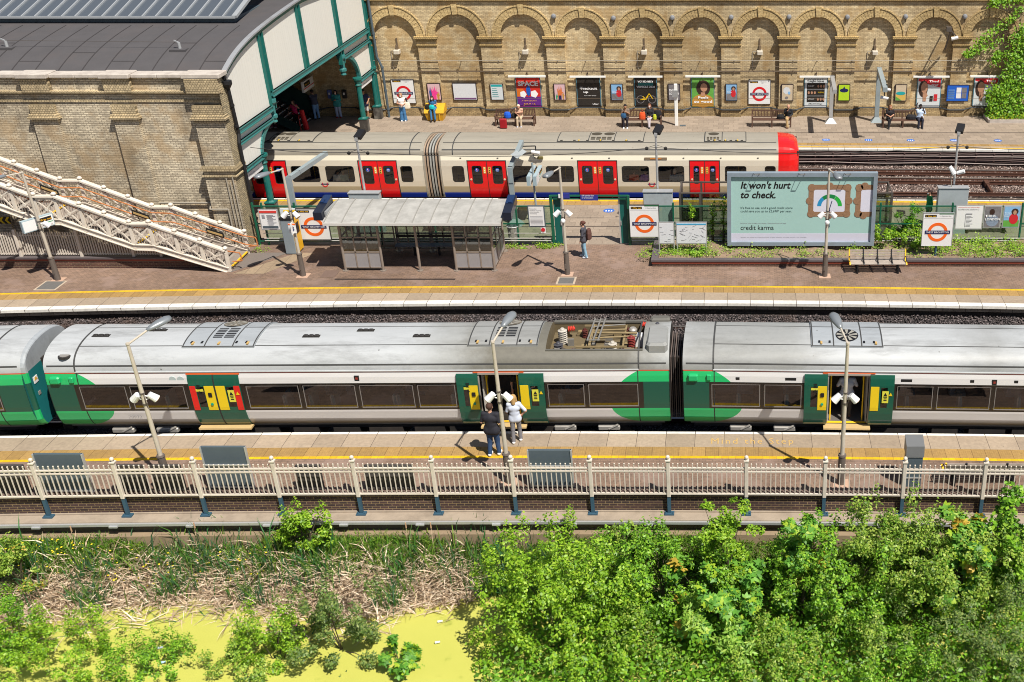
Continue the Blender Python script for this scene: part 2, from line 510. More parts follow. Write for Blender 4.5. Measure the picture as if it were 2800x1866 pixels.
# ---- ballast and track beds
def ballast_mat(name, c1, c2, c3):
 m, t, b = nt(name); p = posn(t)
 vo = N(t, 'ShaderNodeTexVoronoi'); vo.inputs['Scale'].default_value = 15; t.links.new(p, vo.inputs['Vector'])
 r = N(t, 'ShaderNodeValToRGB'); e = r.color_ramp.elements
 e[0].color, e[1].color = rgba(c1), rgba(c3); e[0].position = .2; e[1].position = .85
 q = e.new(.55); q.color = rgba(c2)
 s = N(t, 'ShaderNodeSeparateColor'); t.links.new(vo.outputs['Color'], s.inputs[0]); t.links.new(s.outputs[0], r.inputs[0])
 d = ramp(t, vo.outputs['Distance'], .25, .62, (1,1,1), (.12,.1,.1))
 c = mix(t, 1.0, r.outputs[0], d, 'MULTIPLY')
 c = mix(t, math_(t, 'MULTIPLY', ramp(t, noise(t, p, .5, 6, .7), .5, .7), .6), c, (.09,.055,.04))
 t.links.new(c, b.inputs['Base Color']); b.inputs['Roughness'].default_value = .9
 bump(t, b, math_(t, 'SUBTRACT', 1.0, vo.outputs['Distance']), 1.0, .05)
 return m
mat_ballast = ballast_mat('pink_ballast', (.20,.13,.11), (.42,.30,.25), (.72,.60,.54))
mat_ballast2 = ballast_mat('grey_ballast', (.06,.052,.055), (.125,.105,.108), (.24,.20,.20))
b = MB()
strip(b, 0, lambda X: y4(X)-.15, lambda X: y4(X)+5.2, -.96)
strip(b, 0, lambda X: y4(X)+5.2, lambda X: y3(X)-2.9, -.96, -.80)
strip(b, 0, lambda X: y3(X)-2.9, lambda X: y3(X)-.7, -.80)
strip(b, 0, lambda X: y3(X)-.7, lambda X: y3(X)+.22, -.80, -.58)
b.build('track_bed', [mat_ballast2], kind='structure')
b = MB()
strip(b, 0, lambda X: y2(X)-.05, lambda X: y1(X)+.12, -.98)
b.build('track_bed', [mat_ballast], kind='structure')
# loose ballast stones heaped between the lines (real geometry so that the bed has relief)
def stones(name, mat, n, xr, yr, z, s=(.03,.06), seed=1):
 g = np.random.default_rng(seed)
 c = np.stack([g.uniform(*xr, n), g.uniform(*yr, n), np.full(n, z)+g.uniform(0, .03, n)], 1)
 oc = np.array([(1,0,0),(0,1,0),(-1,0,0),(0,-1,0),(0,0,1.0)])
 sz = g.uniform(s[0], s[1], (n,1,1))
 a = g.uniform(0, 6.28, n); ca, sa = np.cos(a), np.sin(a)
 rot = np.zeros((n,3,3)); rot[:,0,0]=ca; rot[:,0,1]=-sa; rot[:,1,0]=sa; rot[:,1,1]=ca; rot[:,2,2]=1
 jit = g.uniform(.6, 1.3, (n,5,3))
 P = np.einsum('nij,nkj->nki', rot, oc[None]*jit)*sz + c[:,None,:]
 P[:,4,0] += g.uniform(-.02,.02,n)
 quads = []
 for (i, j) in ((0,1),(1,2),(2,3),(3,0)):
  quads.append(np.stack([P[:,i], P[:,j], P[:,4], P[:,4]], 1))
 # triangles
 me = bpy.data.meshes.new(name)
 V5 = P.reshape(-1,3); F5 = []
 base = np.arange(n)*5
 for (i, j) in ((0,1),(1,2),(2,3),(3,0)): F5.append(np.stack([base+i, base+j, base+4],1))
 F5 = np.concatenate(F5)
 me.vertices.add(len(V5)); me.vertices.foreach_set('co', V5.ravel())
 me.loops.add(len(F5)*3); me.loops.foreach_set('vertex_index', F5.ravel())
 me.polygons.add(len(F5)); me.polygons.foreach_set('loop_start', np.arange(len(F5))*3)
 me.materials.append(mat); me.update(calc_edges=True)
 o = bpy.data.objects.new(name, me); COL.objects.link(o); return o
st_far = stones('ballast_stones', mat_ballast, 16000, (1.5, 19), (55.5, 60.0), -.97, (.04,.08), 3)
tag(st_far, 'pale pink crushed stone heaped between the far rails', 'ballast', kind='stuff')
st_near = stones('ballast_stones', mat_ballast2, 9000, (-27, 12), (38.4, 39.75), -.76, (.03,.06), 4)
for v in st_near.data.vertices:
 yy = y3(v.co.x)
 if v.co.y > yy-.7: v.co.z += (v.co.y-(yy-.7))*.24
tag(st_near, 'grey crushed stone below the middle platform edge', 'ballast', kind='stuff')

# ---- rails (each running or conductor rail is one thing with its chairs)
rust = M('rusty_rail', (.10,.045,.03), .7, .2, var=.3, vs=6)
rail_top = M('polished_rail_head', (.45,.42,.40), .3, .8, var=0)
sleeper_m = M('sleeper_timber', (.075,.055,.045), .9, var=.3, vs=6)
insul = M('white_insulator', (.55,.5,.45), .5)
def rail(yf, z, label, group, x0, x1, cond=False, chairs=.7):
 b = MB(); xs = np.linspace(x0, x1, 25)
 t = thing('rail', (float((x0+x1)/2), yf((x0+x1)/2), z-.15), label, 'rail', group)
 for a, c in zip(xs[:-1], xs[1:]):
  b.mat(0).bar((a, yf(a), z-.075), (c, yf(c), z-.075), .05, .15)
  b.bar((a, yf(a), z-.14), (c, yf(c), z-.14), .14, .025)
  b.mat(0 if cond else 1).bar((a, yf(a), z+.004), (c, yf(c), z+.004), .075 if not cond else .09, .03)
 b.build('rail_bar', [rust, rail_top], t)
 k = MB(); x = x0+.3
 while x < x1:
  if cond: k.lathe((x, yf(x), z-.24), [(.06,0),(.08,.03),(.05,.09)], 8)
  else: k.box(x-.06, x+.06, yf(x)-.12, yf(x)+.12, z-.16, z-.10)
  x += chairs*(3 if cond else 1)
 o = k.build('insulators' if cond else 'rail_chairs', [insul if cond else rust], t); o['kind'] = 'stuff'
tg = 'rails of the two far tracks'
# z of sleepers = -.95
for dy, cnd, nm in ((-1.10, 0, 'running rail nearest the far platform'), (-1.83, 1, 'raised conductor rail in the middle of the empty far track'),
     (-2.55, 0, 'second running rail of the empty far track'), (-3.30, 1, 'raised conductor rail beside the empty far track')):
 rail(lambda X, d=dy: y1(X)+d, -.82 if not cnd else -.74, nm, tg, 2.0 if not cnd else 2.4, 19.5, cnd)
for dy, cnd, nm in ((3.15, 1, 'raised conductor rail on the outer side of the red train track'), (2.45, 0, 'far running rail of the red train track'), (1.72, 1, 'centre conductor rail of the red train track'), (1.0, 0, 'running rail along the inner platform')):
 rail(lambda X, d=dy: y2(X)+d, -.82 if not cnd else -.74, nm, tg, -26, 19.5, cnd)
for dy, nm in ((-2.15, 'near running rail of the track below the middle platform'), (-.72, 'running rail just below the middle platform edge')):
 rail(lambda X, d=dy: y3(X)+d, -.68, nm, 'rails of the green train lines', -28, 12)
for dy, nm in ((.75, 'running rail below the near platform edge'), (2.18, 'running rail under the far side of the green train')):
 rail(lambda X, d=dy: y4(X)+d, -.82, nm, 'rails of the green train lines', -28, 12)
# sleepers
def sleepers(yc, hw, z, x0, x1, label, group):
 b = MB(); x = x0
 while x < x1:
  b.box(x-.12, x+.12, yc(x)-hw, yc(x)+hw, z-.1, z); x += .7
 tag(b.build('sleepers', [sleeper_m]), label, 'sleepers', group, 'stuff')
sleepers(lambda X: y1(X)-1.85, 1.3, -.955, 2.2, 19, 'dark timber sleepers under the empty far track', 'sleepers')
sleepers(lambda X: y2(X)+1.75, 1.3, -.955, 2.8, 19, 'dark timber sleepers in front of the red train', 'sleepers')
sleepers(lambda X: y3(X)-1.45, 1.3, -.79, -3.2, 1, 'concrete sleepers glimpsed between the green carriages', 'sleepers')

# ---- cables racked along the far platform face
cab_m = [M('cable_grey', (.30,.24,.22), .6, var=.2), M('cable_brown', (.085,.045,.04), .6, var=.2), M('cable_pink', (.42,.33,.30), .6)]
t = thing('cable_rack', (10.5, y1(10.5), -.9), 'brackets carrying long dark cables on the far platform face', 'cables')
for i, (z, off, r, mi) in enumerate([(-.17,-.06,.03,1),(-.26,-.10,.028,1),(-.34,-.12,.03,0),(-.43,-.06,.035,1),(-.50,-.15,.028,1),(-.58,-.14,.03,1),(-.66,-.10,.032,1),(-.73,-.2,.03,0),(-.80,-.16,.025,1)]):
 b = MB(); pts = []
 for k in range(36):
  X = 2.0+17.5*k/35; sag = .035*math.sin(math.pi*((X*1.08) % 1)) if i < 4 else .05*math.sin(X*.9+i)
  pts.append((X, y1(X)+off, z-sag*.6))
 b.path(pts, r, 5); b.build('cable', [cab_m[mi]], t)
for k in range(17):
 X = 2.3+k*1.0; b = MB()
 for z in (-.17,-.38,-.6): b.box(X-.03, X+.03, y1(X)-.17, y1(X)+.09, z-.05, z-.02)
 b.box(X-.03, X+.03, y1(X)+.04, y1(X)+.095, -.9, -.1)
 b.build('bracket', [cab_m[1]], t)
b = MB(); b.box(13.1,13.32,y1(13)-3.95,y1(13)-3.35,-.95,-.62).box(13.15,13.27,y1(13)-5.0,y1(13)-3.95,-.95,-.66)
tag(b.build('trackside_box', [rust]), 'brown steel post standing in the stones between the far tracks', 'trackside box')

# ---- blue round distancing stickers
blue_st = M('blue_sticker', (.02,.13,.50), .5, var=0)
for (px, py, Z) in ((*[1880+968/2.5576, 980/2.5576], 'first'), (1880+1265/2.5576, 981/2.5576, 'second'), (1880+1560/2.5576, 983/2.5576, 'third'), (1880+1862/2.5576, 983/2.5576, 'fourth'), (1880+2170/2.5576, 985/2.5576, 'fifth')):
 p = G(px, py); t = thing('floor_sticker', (p.x, p.y, .004), 'blue floor sticker, %s along the far platform from the front of the red train' % Z, 'sticker', 'blue floor stickers')
 b = MB(); b.lathe((p.x, p.y, .004), [(.23, 0), (.23, .003)], 16); b.build('disc', [blue_st], t)
 for k in (-.11, 0, .11):
  b = MB(); b.lathe((p.x+k, p.y+.03, .008), [(.03, 0), (.03, .002)], 8); b.box(p.x+k-.03, p.x+k+.03, p.y-.1, p.y-.02, .008, .010); b.build('figure', [white_print], t)
for (px, py, w) in ((1344+321, 480+309/3.2, 'inside the green gateway'),):
 p = G(px, py); t = thing('floor_sticker', (p.x, p.y, .004), 'blue floor sticker %s' % w, 'sticker', 'blue floor stickers')
 b = MB(); b.lathe((p.x, p.y, .004), [(.27, 0), (.27, .003)], 16); b.build('disc', [blue_st], t)
 for k in (-.13, 0, .13):
  b = MB(); b.lathe((p.x+k, p.y+.03, .008), [(.035, 0), (.035, .002)], 8); b.box(p.x+k-.035, p.x+k+.035, p.y-.12, p.y-.02, .008, .010); b.build('figure', [white_print], t)

# ---- painted words on the near platform
p = G(1800+340/2.353, 820+928/2.353); q = G(1800+870/2.353, 820+928/2.353)
m_faded = M('faded_yellow_paint', (.50,.33,.12), .7, var=.25, vs=20)
t = thing('painted_words', (p.x, p.y, .003), 'faded yellow stencilled words Mind the Step on the near platform edge', 'floor marking')
text('Mind the Step', (p.x, p.y, .003, q.x-p.x, .33), t, m_faded, face='+z', track=1.25)

# ---- inspection covers
iron = M('cover_grey', (.13,.125,.12), .6, var=.2, vs=8); cement = M('cement', (.42,.34,.26), .8, var=.1)
def cover(px, py, w, d, label, frame=True, z=0.004, mat=None):
 p = G(px, py)
 t = thing('manhole_cover', (p.x, p.y, z), label, 'cover')
 if frame:
  b = MB(); b.box(p.x-w/2-.08, p.x+w/2+.08, p.y-d/2-.08, p.y+d/2+.08, z, z+.004); b.build('frame', [cement], t)
 b = MB(); b.box(p.x-w/2, p.x+w/2, p.y-d/2, p.y+d/2, z+.004, z+.009); b.build('lid', [mat or iron], t)
cover(1500+165/3.408, 400+1255/3.408, .62, .62, 'grey inspection cover in a pale frame beside the lamp by the gateway')
cover(100+38, 420+1215/3.3614, .75, .8, 'grey inspection cover in a pale frame by the leftmost lamp')
cover(980+885/2.5576, 853/2.5576, .62, .6, 'stone-coloured cover on the far platform left of the first bench', False, mat=M('cover_stone', (.30,.23,.17), .8))
cover(980+2268/2.5576, 880/2.5576, .36, .3, 'small dark grate beside the white post on the far platform', False, mat=slate_paint)
cover(640+670/2.5576, 340+1048/2.5576, .62, .7, 'brick-filled cover in the middle platform left of the shelter', False, mat=M('cover_brick', (.15,.10,.08), .8))
# drainage slot and lighter paving panel in front of the shelter
b = MB(); p, q = G(640+705/2.5576, 340+1085/2.5576), G(640+1548/2.5576, 340+1085/2.5576)
b.box(p.x, q.x, p.y-.06, p.y+.06, .002, .008)
tag(b.build('drain_slot', [mat_slot]), 'long dark drain slot in the brick paving in front of the shelter', 'drain')
# ================================================================ FAR ARCADE WALL
mat_stock = BRICK('yellow_stock_brick', (.66,.54,.34), (.49,.39,.24), (.32,.25,.16), 'xz', .23, .078, .009, stain=.6, scol=(.20,.13,.06), sscale=.5, stretch=(1.7,1,.55), bmp=.6, patch=(.40,.26,.11))
mat_vous = BRICK('arch_brick', (.60,.46,.24), (.50,.37,.18), (.28,.2,.1), 'xz', .23, .078, .009, stain=.3, sscale=.6, bmp=.4)
mat_plinth = BRICK('plinth_brick', (.48,.36,.19), (.33,.24,.13), (.16,.12,.07), 'xz', .23, .078, .011, stain=.6, scol=(.12,.085,.05), sscale=1.1, bmp=.8)
mat_mould = BRICK('moulded_brick', (.52,.38,.17), (.42,.30,.14), (.22,.16,.08), 'xz', .11, .08, .012, stain=.35, sscale=.8, bmp=.5)
YW, YB = 66.88, 67.14
cx_px = [1072,1243,1424,1590,1756,1917,2079,2238,2398,2560,2713]
arc_r = [1.27,1.33,1.33,1.15,1.16,1.17,1.17,1.17,1.17,1.17,1.17]
CXs = [V(p, 38, YW).x for p in cx_px]
while CXs[0] > -40: CXs.insert(0, CXs[0]-3.95); arc_r.insert(0, 1.3)
while len(CXs) < len(arc_r)+0: CXs.append(CXs[-1]+3.55)
CXs.append(CXs[-1]+3.5); arc_r.append(1.17); CXs.append(CXs[-1]+3.5); arc_r.append(1.17)
wall = thing('arcade_wall', ((CXs[0]+CXs[-1])/2, YW, 0), 'long yellow brick retaining wall of round blind arches behind the far platform', 'wall')
b = MB(); b.box(CXs[0]-2, CXs[-1]+2, YB, YB+.6, -.1, 8.2); b.build('recessed_brickwork', [mat_stock], wall)
SPR = 4.84
b = MB(); pl = MB(); TOP = 6.86
edges = [CXs[0]-2]+[(a+c)/2 for a, c in zip(CXs[:-1], CXs[1:])]+[CXs[-1]+2]
for i, (c, r) in enumerate(zip(CXs, arc_r)):
 x0, x1 = edges[i], edges[i+1]
 arc = arcpts(c, SPR, r, 180, 0, 20)
 poly = [(x0, SPR)]+arc+[(x1, SPR), (x1, TOP), (x0, TOP)]
 b.slab_xz(poly, YW, YB)
 b.box(x0, c-r, YW, YB, .6, SPR); b.box(c+r, x1, YW, YB, .6, SPR)
 pl.box(x0, c-r+.05, YW-.06, YB, 0, .62); pl.box(c+r-.05, x1, YW-.06, YB, 0, .62)
 pl.box(c-r+.05, c+r-.05, YB-.08, YB, 0, .60)
b.build('pilasters_and_spandrels', [mat_stock], wall)
pl.build('plinth', [mat_plinth], wall)
for i, (c, r) in enumerate(zip(CXs, arc_r)):
 if c < -26: continue
 a = MB(); n = 24; R1 = r+.42
 for k in range(n):
  a0, a1 = 180*k/n+.35, 180*(k+1)/n-.35
  A = arcpts(c, SPR, r-.01, a0, a1, 1); B_ = arcpts(c, SPR, R1, a0, a1, 1)
  a.slab_xz([A[0], B_[0], B_[1], A[1]], YW-.035, YW+.05)
 m = arcpts(c, SPR, R1+.02, 0, 180, 24); m2 = arcpts(c, SPR, R1+.09, 0, 180, 24)
 for k in range(24): a.slab_xz([m[k], m2[k], m2[k+1], m[k+1]], YW-.07, YW+.02)
 a.slab_xz([(c-.12, SPR+r-.03), (c+.12, SPR+r-.03), (c+.17, SPR+R1+.13), (c-.17, SPR+R1+.13)], YW-.10, YW)
 a.build('arch_ring', [mat_vous], wall)
for i in range(len(edges)):
 x0 = (CXs[i-1]+arc_r[i-1]) if i > 0 else edges[0]
 x1 = (CXs[i]-arc_r[i]) if i < len(CXs) else edges[-1]
 if x1 < -28: continue
 a = MB()
 for (z0, z1, o) in ((4.74, 4.86, .16), (4.64, 4.74, .10), (4.56, 4.64, .05), (4.30, 4.38, .06), (4.24, 4.30, .03)):
  a.box(x0-o, x1+o, YW-o-.003, YW+.1, z0, z1)
 a.build('capital', [mat_mould], wall)
b = MB(); xa, xb = edges[0], edges[-1]
b.box(xa, xb, YW-.06, YB, 6.86, 6.94).box(xa, xb, YW-.14, YB, 6.94, 7.02).box(xa, xb, YW-.02, YB, 7.02, 7.5).box(xa, xb, YW-.2, YB+.6, 7.5, 7.62)
b.build('cornice', [mat_mould], wall)

# ---- conduits and hoses fixed along the wall
pipe_g = M('conduit_grey', (.32,.29,.24), .5); pipe_b = M('conduit_brown', (.14,.10,.065), .6); pipe_k = M('hose_dark', (.035,.045,.055), .5)
def zof(py, Y=YW): return V(1900, py, Y).z
for (py, r, mt, lb) in ((166, .018, pipe_g, 'thin pale conduit running the length of the arcade wall'), (182.5, .012, pipe_b, 'thin brown wire along the arcade wall'), (195, .034, pipe_b, 'brown pipe at mid height along the arcade wall'), (269, .010, pipe_b, 'thin wire behind the posters on the arcade wall')):
 b = MB(); z = zof(py)
 t = thing('conduit', (-2, YW-.06, z), lb, 'pipe', 'pipes along the arcade wall')
 b.tube((-22.0, YW-.05, z), (15.2, YW-.05, z), r, n=6)
 b.build('pipe', [mt], t)
 if r > .015:
  b = MB(); x = -21.5
  while x < 15: b.box(x-.03, x+.03, YW-.05-r*1.5, YW, z-r*1.6, z+r*1.6); x += 1.18
  b.build('clips', [mt], t)
z = zof(299); b = MB(); pts = []
for i, (c, r) in enumerate(zip(CXs, arc_r)):
 if c < -27 or c > 15: continue
 pts += [(c-r-.05, YW-.12, z-.02), (c-r+.5, YB-.06, z+.05), (c+r-.5, YB-.06, z+.05), (c+r+.05, YW-.12, z-.02)]
t = thing('hose_pipe', (-2, YW-.1, z), 'dark pipe sagging in and out of the bays low on the arcade wall', 'pipe', 'pipes along the arcade wall')
b.path(pts, .035, 6); b.build('pipe', [pipe_k], t)
b = MB()
for i, (c, r) in enumerate(zip(CXs, arc_r)):
 if c < -27 or c > 14: continue
 b.path([(c+r-.55, YB-.06, z+.03), (c+r-.12, YB-.06, z-.35), (c+r-.05, YB-.06, .05)], .022, 5)
b.build('drop_pipes', [pipe_k], t)

# ---- fixtures on the wall
dome_m = M('speaker_grey', (.22,.23,.25), .5);
for k, (x, y, who) in enumerate([(980+1365/2.5576, 115/2.5576, 'fourth'), (980+1783/2.5576, 128/2.5576, 'fifth'), (980+2195/2.5576, 125/2.5576, 'sixth'), (1880+305/2.5576, 122/2.5576, 'seventh'), (1880+710/2.5576, 120/2.5576, 'eighth'), (1880+1118/2.5576, 121/2.5576, 'ninth'), (1880+1525/2.5576, 118/2.5576, 'tenth'), (1880+1940/2.5576, 117/2.5576, 'eleventh')]):
 p = V(x, y, YW-.05)
 t = thing('wall_speaker', (p.x, p.y, p.z), 'round grey speaker on the spandrel left of the %s arch from the train shed' % who, 'speaker', 'round speakers between the arches')
 b = MB(); b.lathe((p.x, p.y-.16, p.z), [(.02,0),(.10,.02),(.14,.09),(.15,.20)], 12, 'y'); b.build('cone', [dome_m], t)
 b = MB(); b.tube((p.x, p.y+.02, p.z-.12), (p.x+.04, p.y+.02, p.z-.32), .015); b.build('cable', [black_mat], t)
box_lit = M('lamp_housing', (.55,.50,.42), .5)
for x, y, who in [(980+270/2.5576, 360/2.5576, 'first'), (980+1168/2.5576, 360/2.5576, 'third'), (980+1998/2.5576, 362/2.5576, 'fifth'), (1880+505/2.5576, 365/2.5576, 'seventh'), (1880+1310/2.5576, 365/2.5576, 'ninth')]:
 p = V(x, y, YB-.22)
 t = thing('wall_lamp', (p.x, p.y, p.z), 'box wall lamp in the %s arch from the train shed' % who, 'wall lamp', 'box lamps in the arches')
 b = MB(); b.bbox(p.x-.17, p.x+.17, p.y-.22, p.y+.2, p.z-.13, p.z+.10, .03); b.build('housing', [box_lit], t)
 b = MB(); b.box(p.x-.06, p.x+.06, p.y-.02, YB, p.z+.10, p.z+.35).box(p.x-.04,p.x+.04,YB-.05,YB,p.z+.35,p.z+.75); b.build('back_plate', [pipe_b], t)
 b = MB(); b.path([(p.x-.17, p.y+.1, p.z), (p.x-.42, YB-.04, p.z-.02), (p.x-.44, YB-.04, p.z-.95), (p.x-.38, YB-.04, p.z-1.1)], .02, 6); b.build('conduit', [pipe_g], t)
# spot arms above the pipe, cast slanting shadows
for nb, (x, y) in enumerate([(980+720/2.5576,430/2.5576),(980+1590/2.5576,430/2.5576),(1880+85/2.5576,430/2.5576),(1880+905/2.5576,425/2.5576),(1880+1700/2.5576,432/2.5576)]):
 p = V(x, y, YB-.05); b = MB(); b.tube((p.x, YB, p.z), (p.x, YB-.28, p.z+.02), .02).lathe((p.x, YB-.33, p.z+.02), [(.03,0),(.03,.08)], 8, 'y')
 tag(b.build('pipe_stub', [pipe_b]), 'short pipe stub in the %s bay of the arcade wall from the train shed' % ('second', 'fourth', 'sixth', 'eighth', 'tenth')[nb], 'pipe stub', 'pipe stubs in the bays')
# rainwater pipe beside the shed
b = MB(); a = V(980+70/2.5576, 20/2.5576, YW-.15); c = V(980+130/2.5576, 400/2.5576, YW-.15); d = V(980+165/2.5576, 470/2.5576, YW-.15)
t = thing('rain_pipe', (d.x, YW-.15, 0), 'dark blue rainwater pipe with a swan neck on the arcade wall beside the train shed', 'drainpipe')
b.path([(a.x, YW-.15, 7.2), (c.x, YW-.15, c.z), (d.x, YW-.15, d.z), (d.x, YW-.15, .0)], .075, 8)
b.build('pipe', [slate_paint], t)
b = MB()
for z in (.45, 1.6, 3.0, 5.0):
 xx = d.x if z < d.z else a.x+(c.x-a.x)*(7.2-z)/(7.2-c.z)
 b.tube((xx, YW-.15, z), (xx, YW-.15, z+.1), .10)
b.build('collars', [slate_paint], t)

# ================================================================ TRAIN SHED
XG = -22.0    # plane of the open gable
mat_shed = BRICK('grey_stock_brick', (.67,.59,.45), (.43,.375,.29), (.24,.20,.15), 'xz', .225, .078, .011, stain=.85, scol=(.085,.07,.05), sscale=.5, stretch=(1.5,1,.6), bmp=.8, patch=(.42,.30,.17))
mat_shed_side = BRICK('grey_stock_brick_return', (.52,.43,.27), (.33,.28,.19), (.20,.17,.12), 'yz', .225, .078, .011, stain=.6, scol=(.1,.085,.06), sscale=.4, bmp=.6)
mat_coping = M('stone_coping', (.52,.47,.42), .8, var=.15, dirt=.6, dcol=(.18,.14,.12), ds=2)
mat_felt = M('roof_felt', (.073,.069,.073), .85, var=.18, vs=1.2, dirt=.35, dcol=(.10,.08,.075), ds=.5)
shed = thing('train_shed', (-30, 56, 0), 'old brick train shed with arched grey roof and open white boarded gable', 'train shed')
YS = 46.0
b = MB()
b.box(-48, XG+.3, YS, YS+.6, -.1, 7.45)
# stepped pilasters and buttress at the corner
pil = [(-47.0,-45.8),(-43.6,-42.4),(-40.15,-38.95),(-36.7,-35.5),(-33.25,-32.1),(-29.81,-28.75),(-26.38,-25.35)]
for (a, c) in pil: b.box(a, c, YS-.16, YS+.01, -.1, 5.72)
b.box(-22.95, XG+.35, YS-.42, YS+.6, -.1, 3.6)
b.box(-22.9, XG+.38, YS-.30, YS+.62, 3.6, 5.72)
b.build('brick_wall', [mat_shed], shed)
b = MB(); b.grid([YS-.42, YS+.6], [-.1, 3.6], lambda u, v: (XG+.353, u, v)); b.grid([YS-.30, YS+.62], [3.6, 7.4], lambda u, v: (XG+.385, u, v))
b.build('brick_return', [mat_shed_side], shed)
b = MB()
for z0, z1, o in ((3.52,3.60,.08),(3.60,3.68,.04),(3.25,3.31,.05)): b.box(-22.99-o, XG+.40+o, YS-.44-o, YS+.6, z0, z1)
for (a, c) in pil+[(-22.9, XG+.36)]:
 e = .0 if a > -23 else 0; yy = YS-.16 if a < -23 else YS-.34
 for z0, z1, o in ((5.72,5.80,.12),(5.80,5.9,.07),(5.60,5.66,.03),(5.9,6.3,.0)): b.box(a-o, c+o, yy-o-.003, YS+.01, z0, z1)
 b.box(a-.05, c+.05, yy-.05, YS+.01, 6.83, 7.42)
b.box(-48, XG+.36, YS-.05, YS+.02, 6.40, 6.50)
b.box(-48, XG+.38, YS-.10, YS+.02, 6.74, 6.80).box(-48, XG+.42, YS-.17, YS+.02, 6.80, 6.88)
b.build('string_courses', [BRICK('shed_moulding', (.58,.47,.30), (.42,.34,.22), (.2,.16,.1), 'xz', .11, .09, .012, stain=.5, sscale=1, bmp=.5)], shed)
b = MB(); x = -48.0; rr = random.Random(3)
for (a, c) in pil+[(-22.95, XG+.40)]:
 b.bbox(a-.12, c+.12, YS-.34, YS+.5, 7.46, 7.62, .02)
prev = -48.0
for (a, c) in pil+[(-22.95, XG+.4)]:
 n = max(1, round((a-.12-prev)/.95)); L = (a-.12-prev)/n
 for k in range(n): b.bbox(prev+k*L+.006, prev+(k+1)*L-.006, YS-.16, YS+.5, 7.45, 7.58+rr.uniform(-.01,.01), .02)
 prev = c+.12
b.build('coping_stones', [mat_coping], shed)

# rainwater pipe with hopper and thin service pipes on the corner of the shed
t = thing('corner_rain_pipe', (-21.5, 46.4, 0), 'black rainwater pipe with a hopper head on the corner of the train shed', 'drainpipe')
b = MB(); b.path([(-21.50, 46.35, 6.9), (-21.50, 46.45, 4.9), (-21.50, 46.3, 4.5), (-21.50, 46.35, 0)], .075, 8); b.build('pipe', [black_mat], t)
b = MB(); b.lathe((-21.5, 46.32, 6.85), [(.08,0),(.22,.22),(.22,.36)], 8); b.bar((-21.5, 46.32, 7.3), (-21.9, 46.3, 7.5), .14); b.build('hopper', [black_mat], t)
b = MB()
for z in (6.1, 5.2, 3.4, 2.2, 1.0): b = MB(); b.tube((-21.50, 46.38, z), (-21.50, 46.38, z+.1), .10); b.build('collar', [black_mat], t)
for k, (xx, zt) in enumerate(((-22.02, 3.2), (-21.88, 3.0), (-21.74, 3.3))):
 b = MB(); b.tube((xx, 45.52, 0), (xx, 45.52, zt), .025); tag(b.build('service_pipe', [pipe_g]), 'thin vertical pipe on the shed corner, %s of three' % ('leftmost', 'middle', 'rightmost')[k], 'pipe', 'service pipes on the shed corner')
b = MB(); b.path([(-26.5, 45.9, 1.95), (-23.1, 45.9, 1.95), (-23.0, 45.5, 1.8), (-22.2, 45.5, 1.8), (-22.2, 45.5, 0)], .035, 6); tag(b.build('service_pipe', [pipe_g]), 'grey pipe running along the shed wall above the staircase foot', 'pipe')
# roof: curved felt surface
prof = [(46.5,7.1),(47.2,7.42),(48.4,7.85),(50.1,8.17),(51.6,8.34),(53.5,8.50),(57,8.72),(60.5,8.55),(63,8.3),(65,7.9),(66.6,7.4)]
def roofz(y):
 for (a, za), (c, zc) in zip(prof[:-1], prof[1:]):
  if a <= y <= c: return za+(zc-za)*(y-a)/(c-a)
 return prof[0][1] if y < prof[0][0] else prof[-1][1]
ysm = np.linspace(46.5, 66.6, 41)
zs_ = [roofz(y) for y in ysm]
for _ in range(3): zs_ = [zs_[0]]+[(zs_[i-1]+zs_[i]*2+zs_[i+1])/4 for i in range(1, len(zs_)-1)]+[zs_[-1]]
rz = lambda y: float(np.interp(y, ysm, zs_))
b = MB(); b.grid([-48, XG+.12], list(ysm), lambda u, v: (u, v, rz(v))); b.grid([-48, XG+.12], list(ysm), lambda u, v: (u, v, rz(v)-.12))
b.build('roof', [mat_felt], shed, smooth=True)
rr = random.Random(5); seam_m = M('felt_seam', (.04,.036,.038), .8)
x = -47
k = 0
while x < XG-.2:
 b = MB()
 for ya, yb in zip(ysm[:-1], ysm[1:]):
  if yb < 52.5: b.bar((x, ya, rz(ya)+.008), (x, yb, rz(yb)+.008), .045, .008)
 if k % 2 == 0:
  yy = rr.choice([47.9, 48.6, 49.6]); b.box(x, x+1.0, yy, yy+.04, rz(yy)+.004, rz(yy)+.018)
 b.build('felt_seam', [seam_m], shed); x += 1.0; k += 1
# lead verge along the gable edge
b = MB()
for ya, yb in zip(ysm[:-1], ysm[1:]):
 b.bar((XG+.1, ya, rz(ya)+.03), (XG+.1, yb, rz(yb)+.03), .22, .07)
b.build('lead_verge', [M('lead', (.30,.31,.33), .6, .2, dirt=.4)], shed)
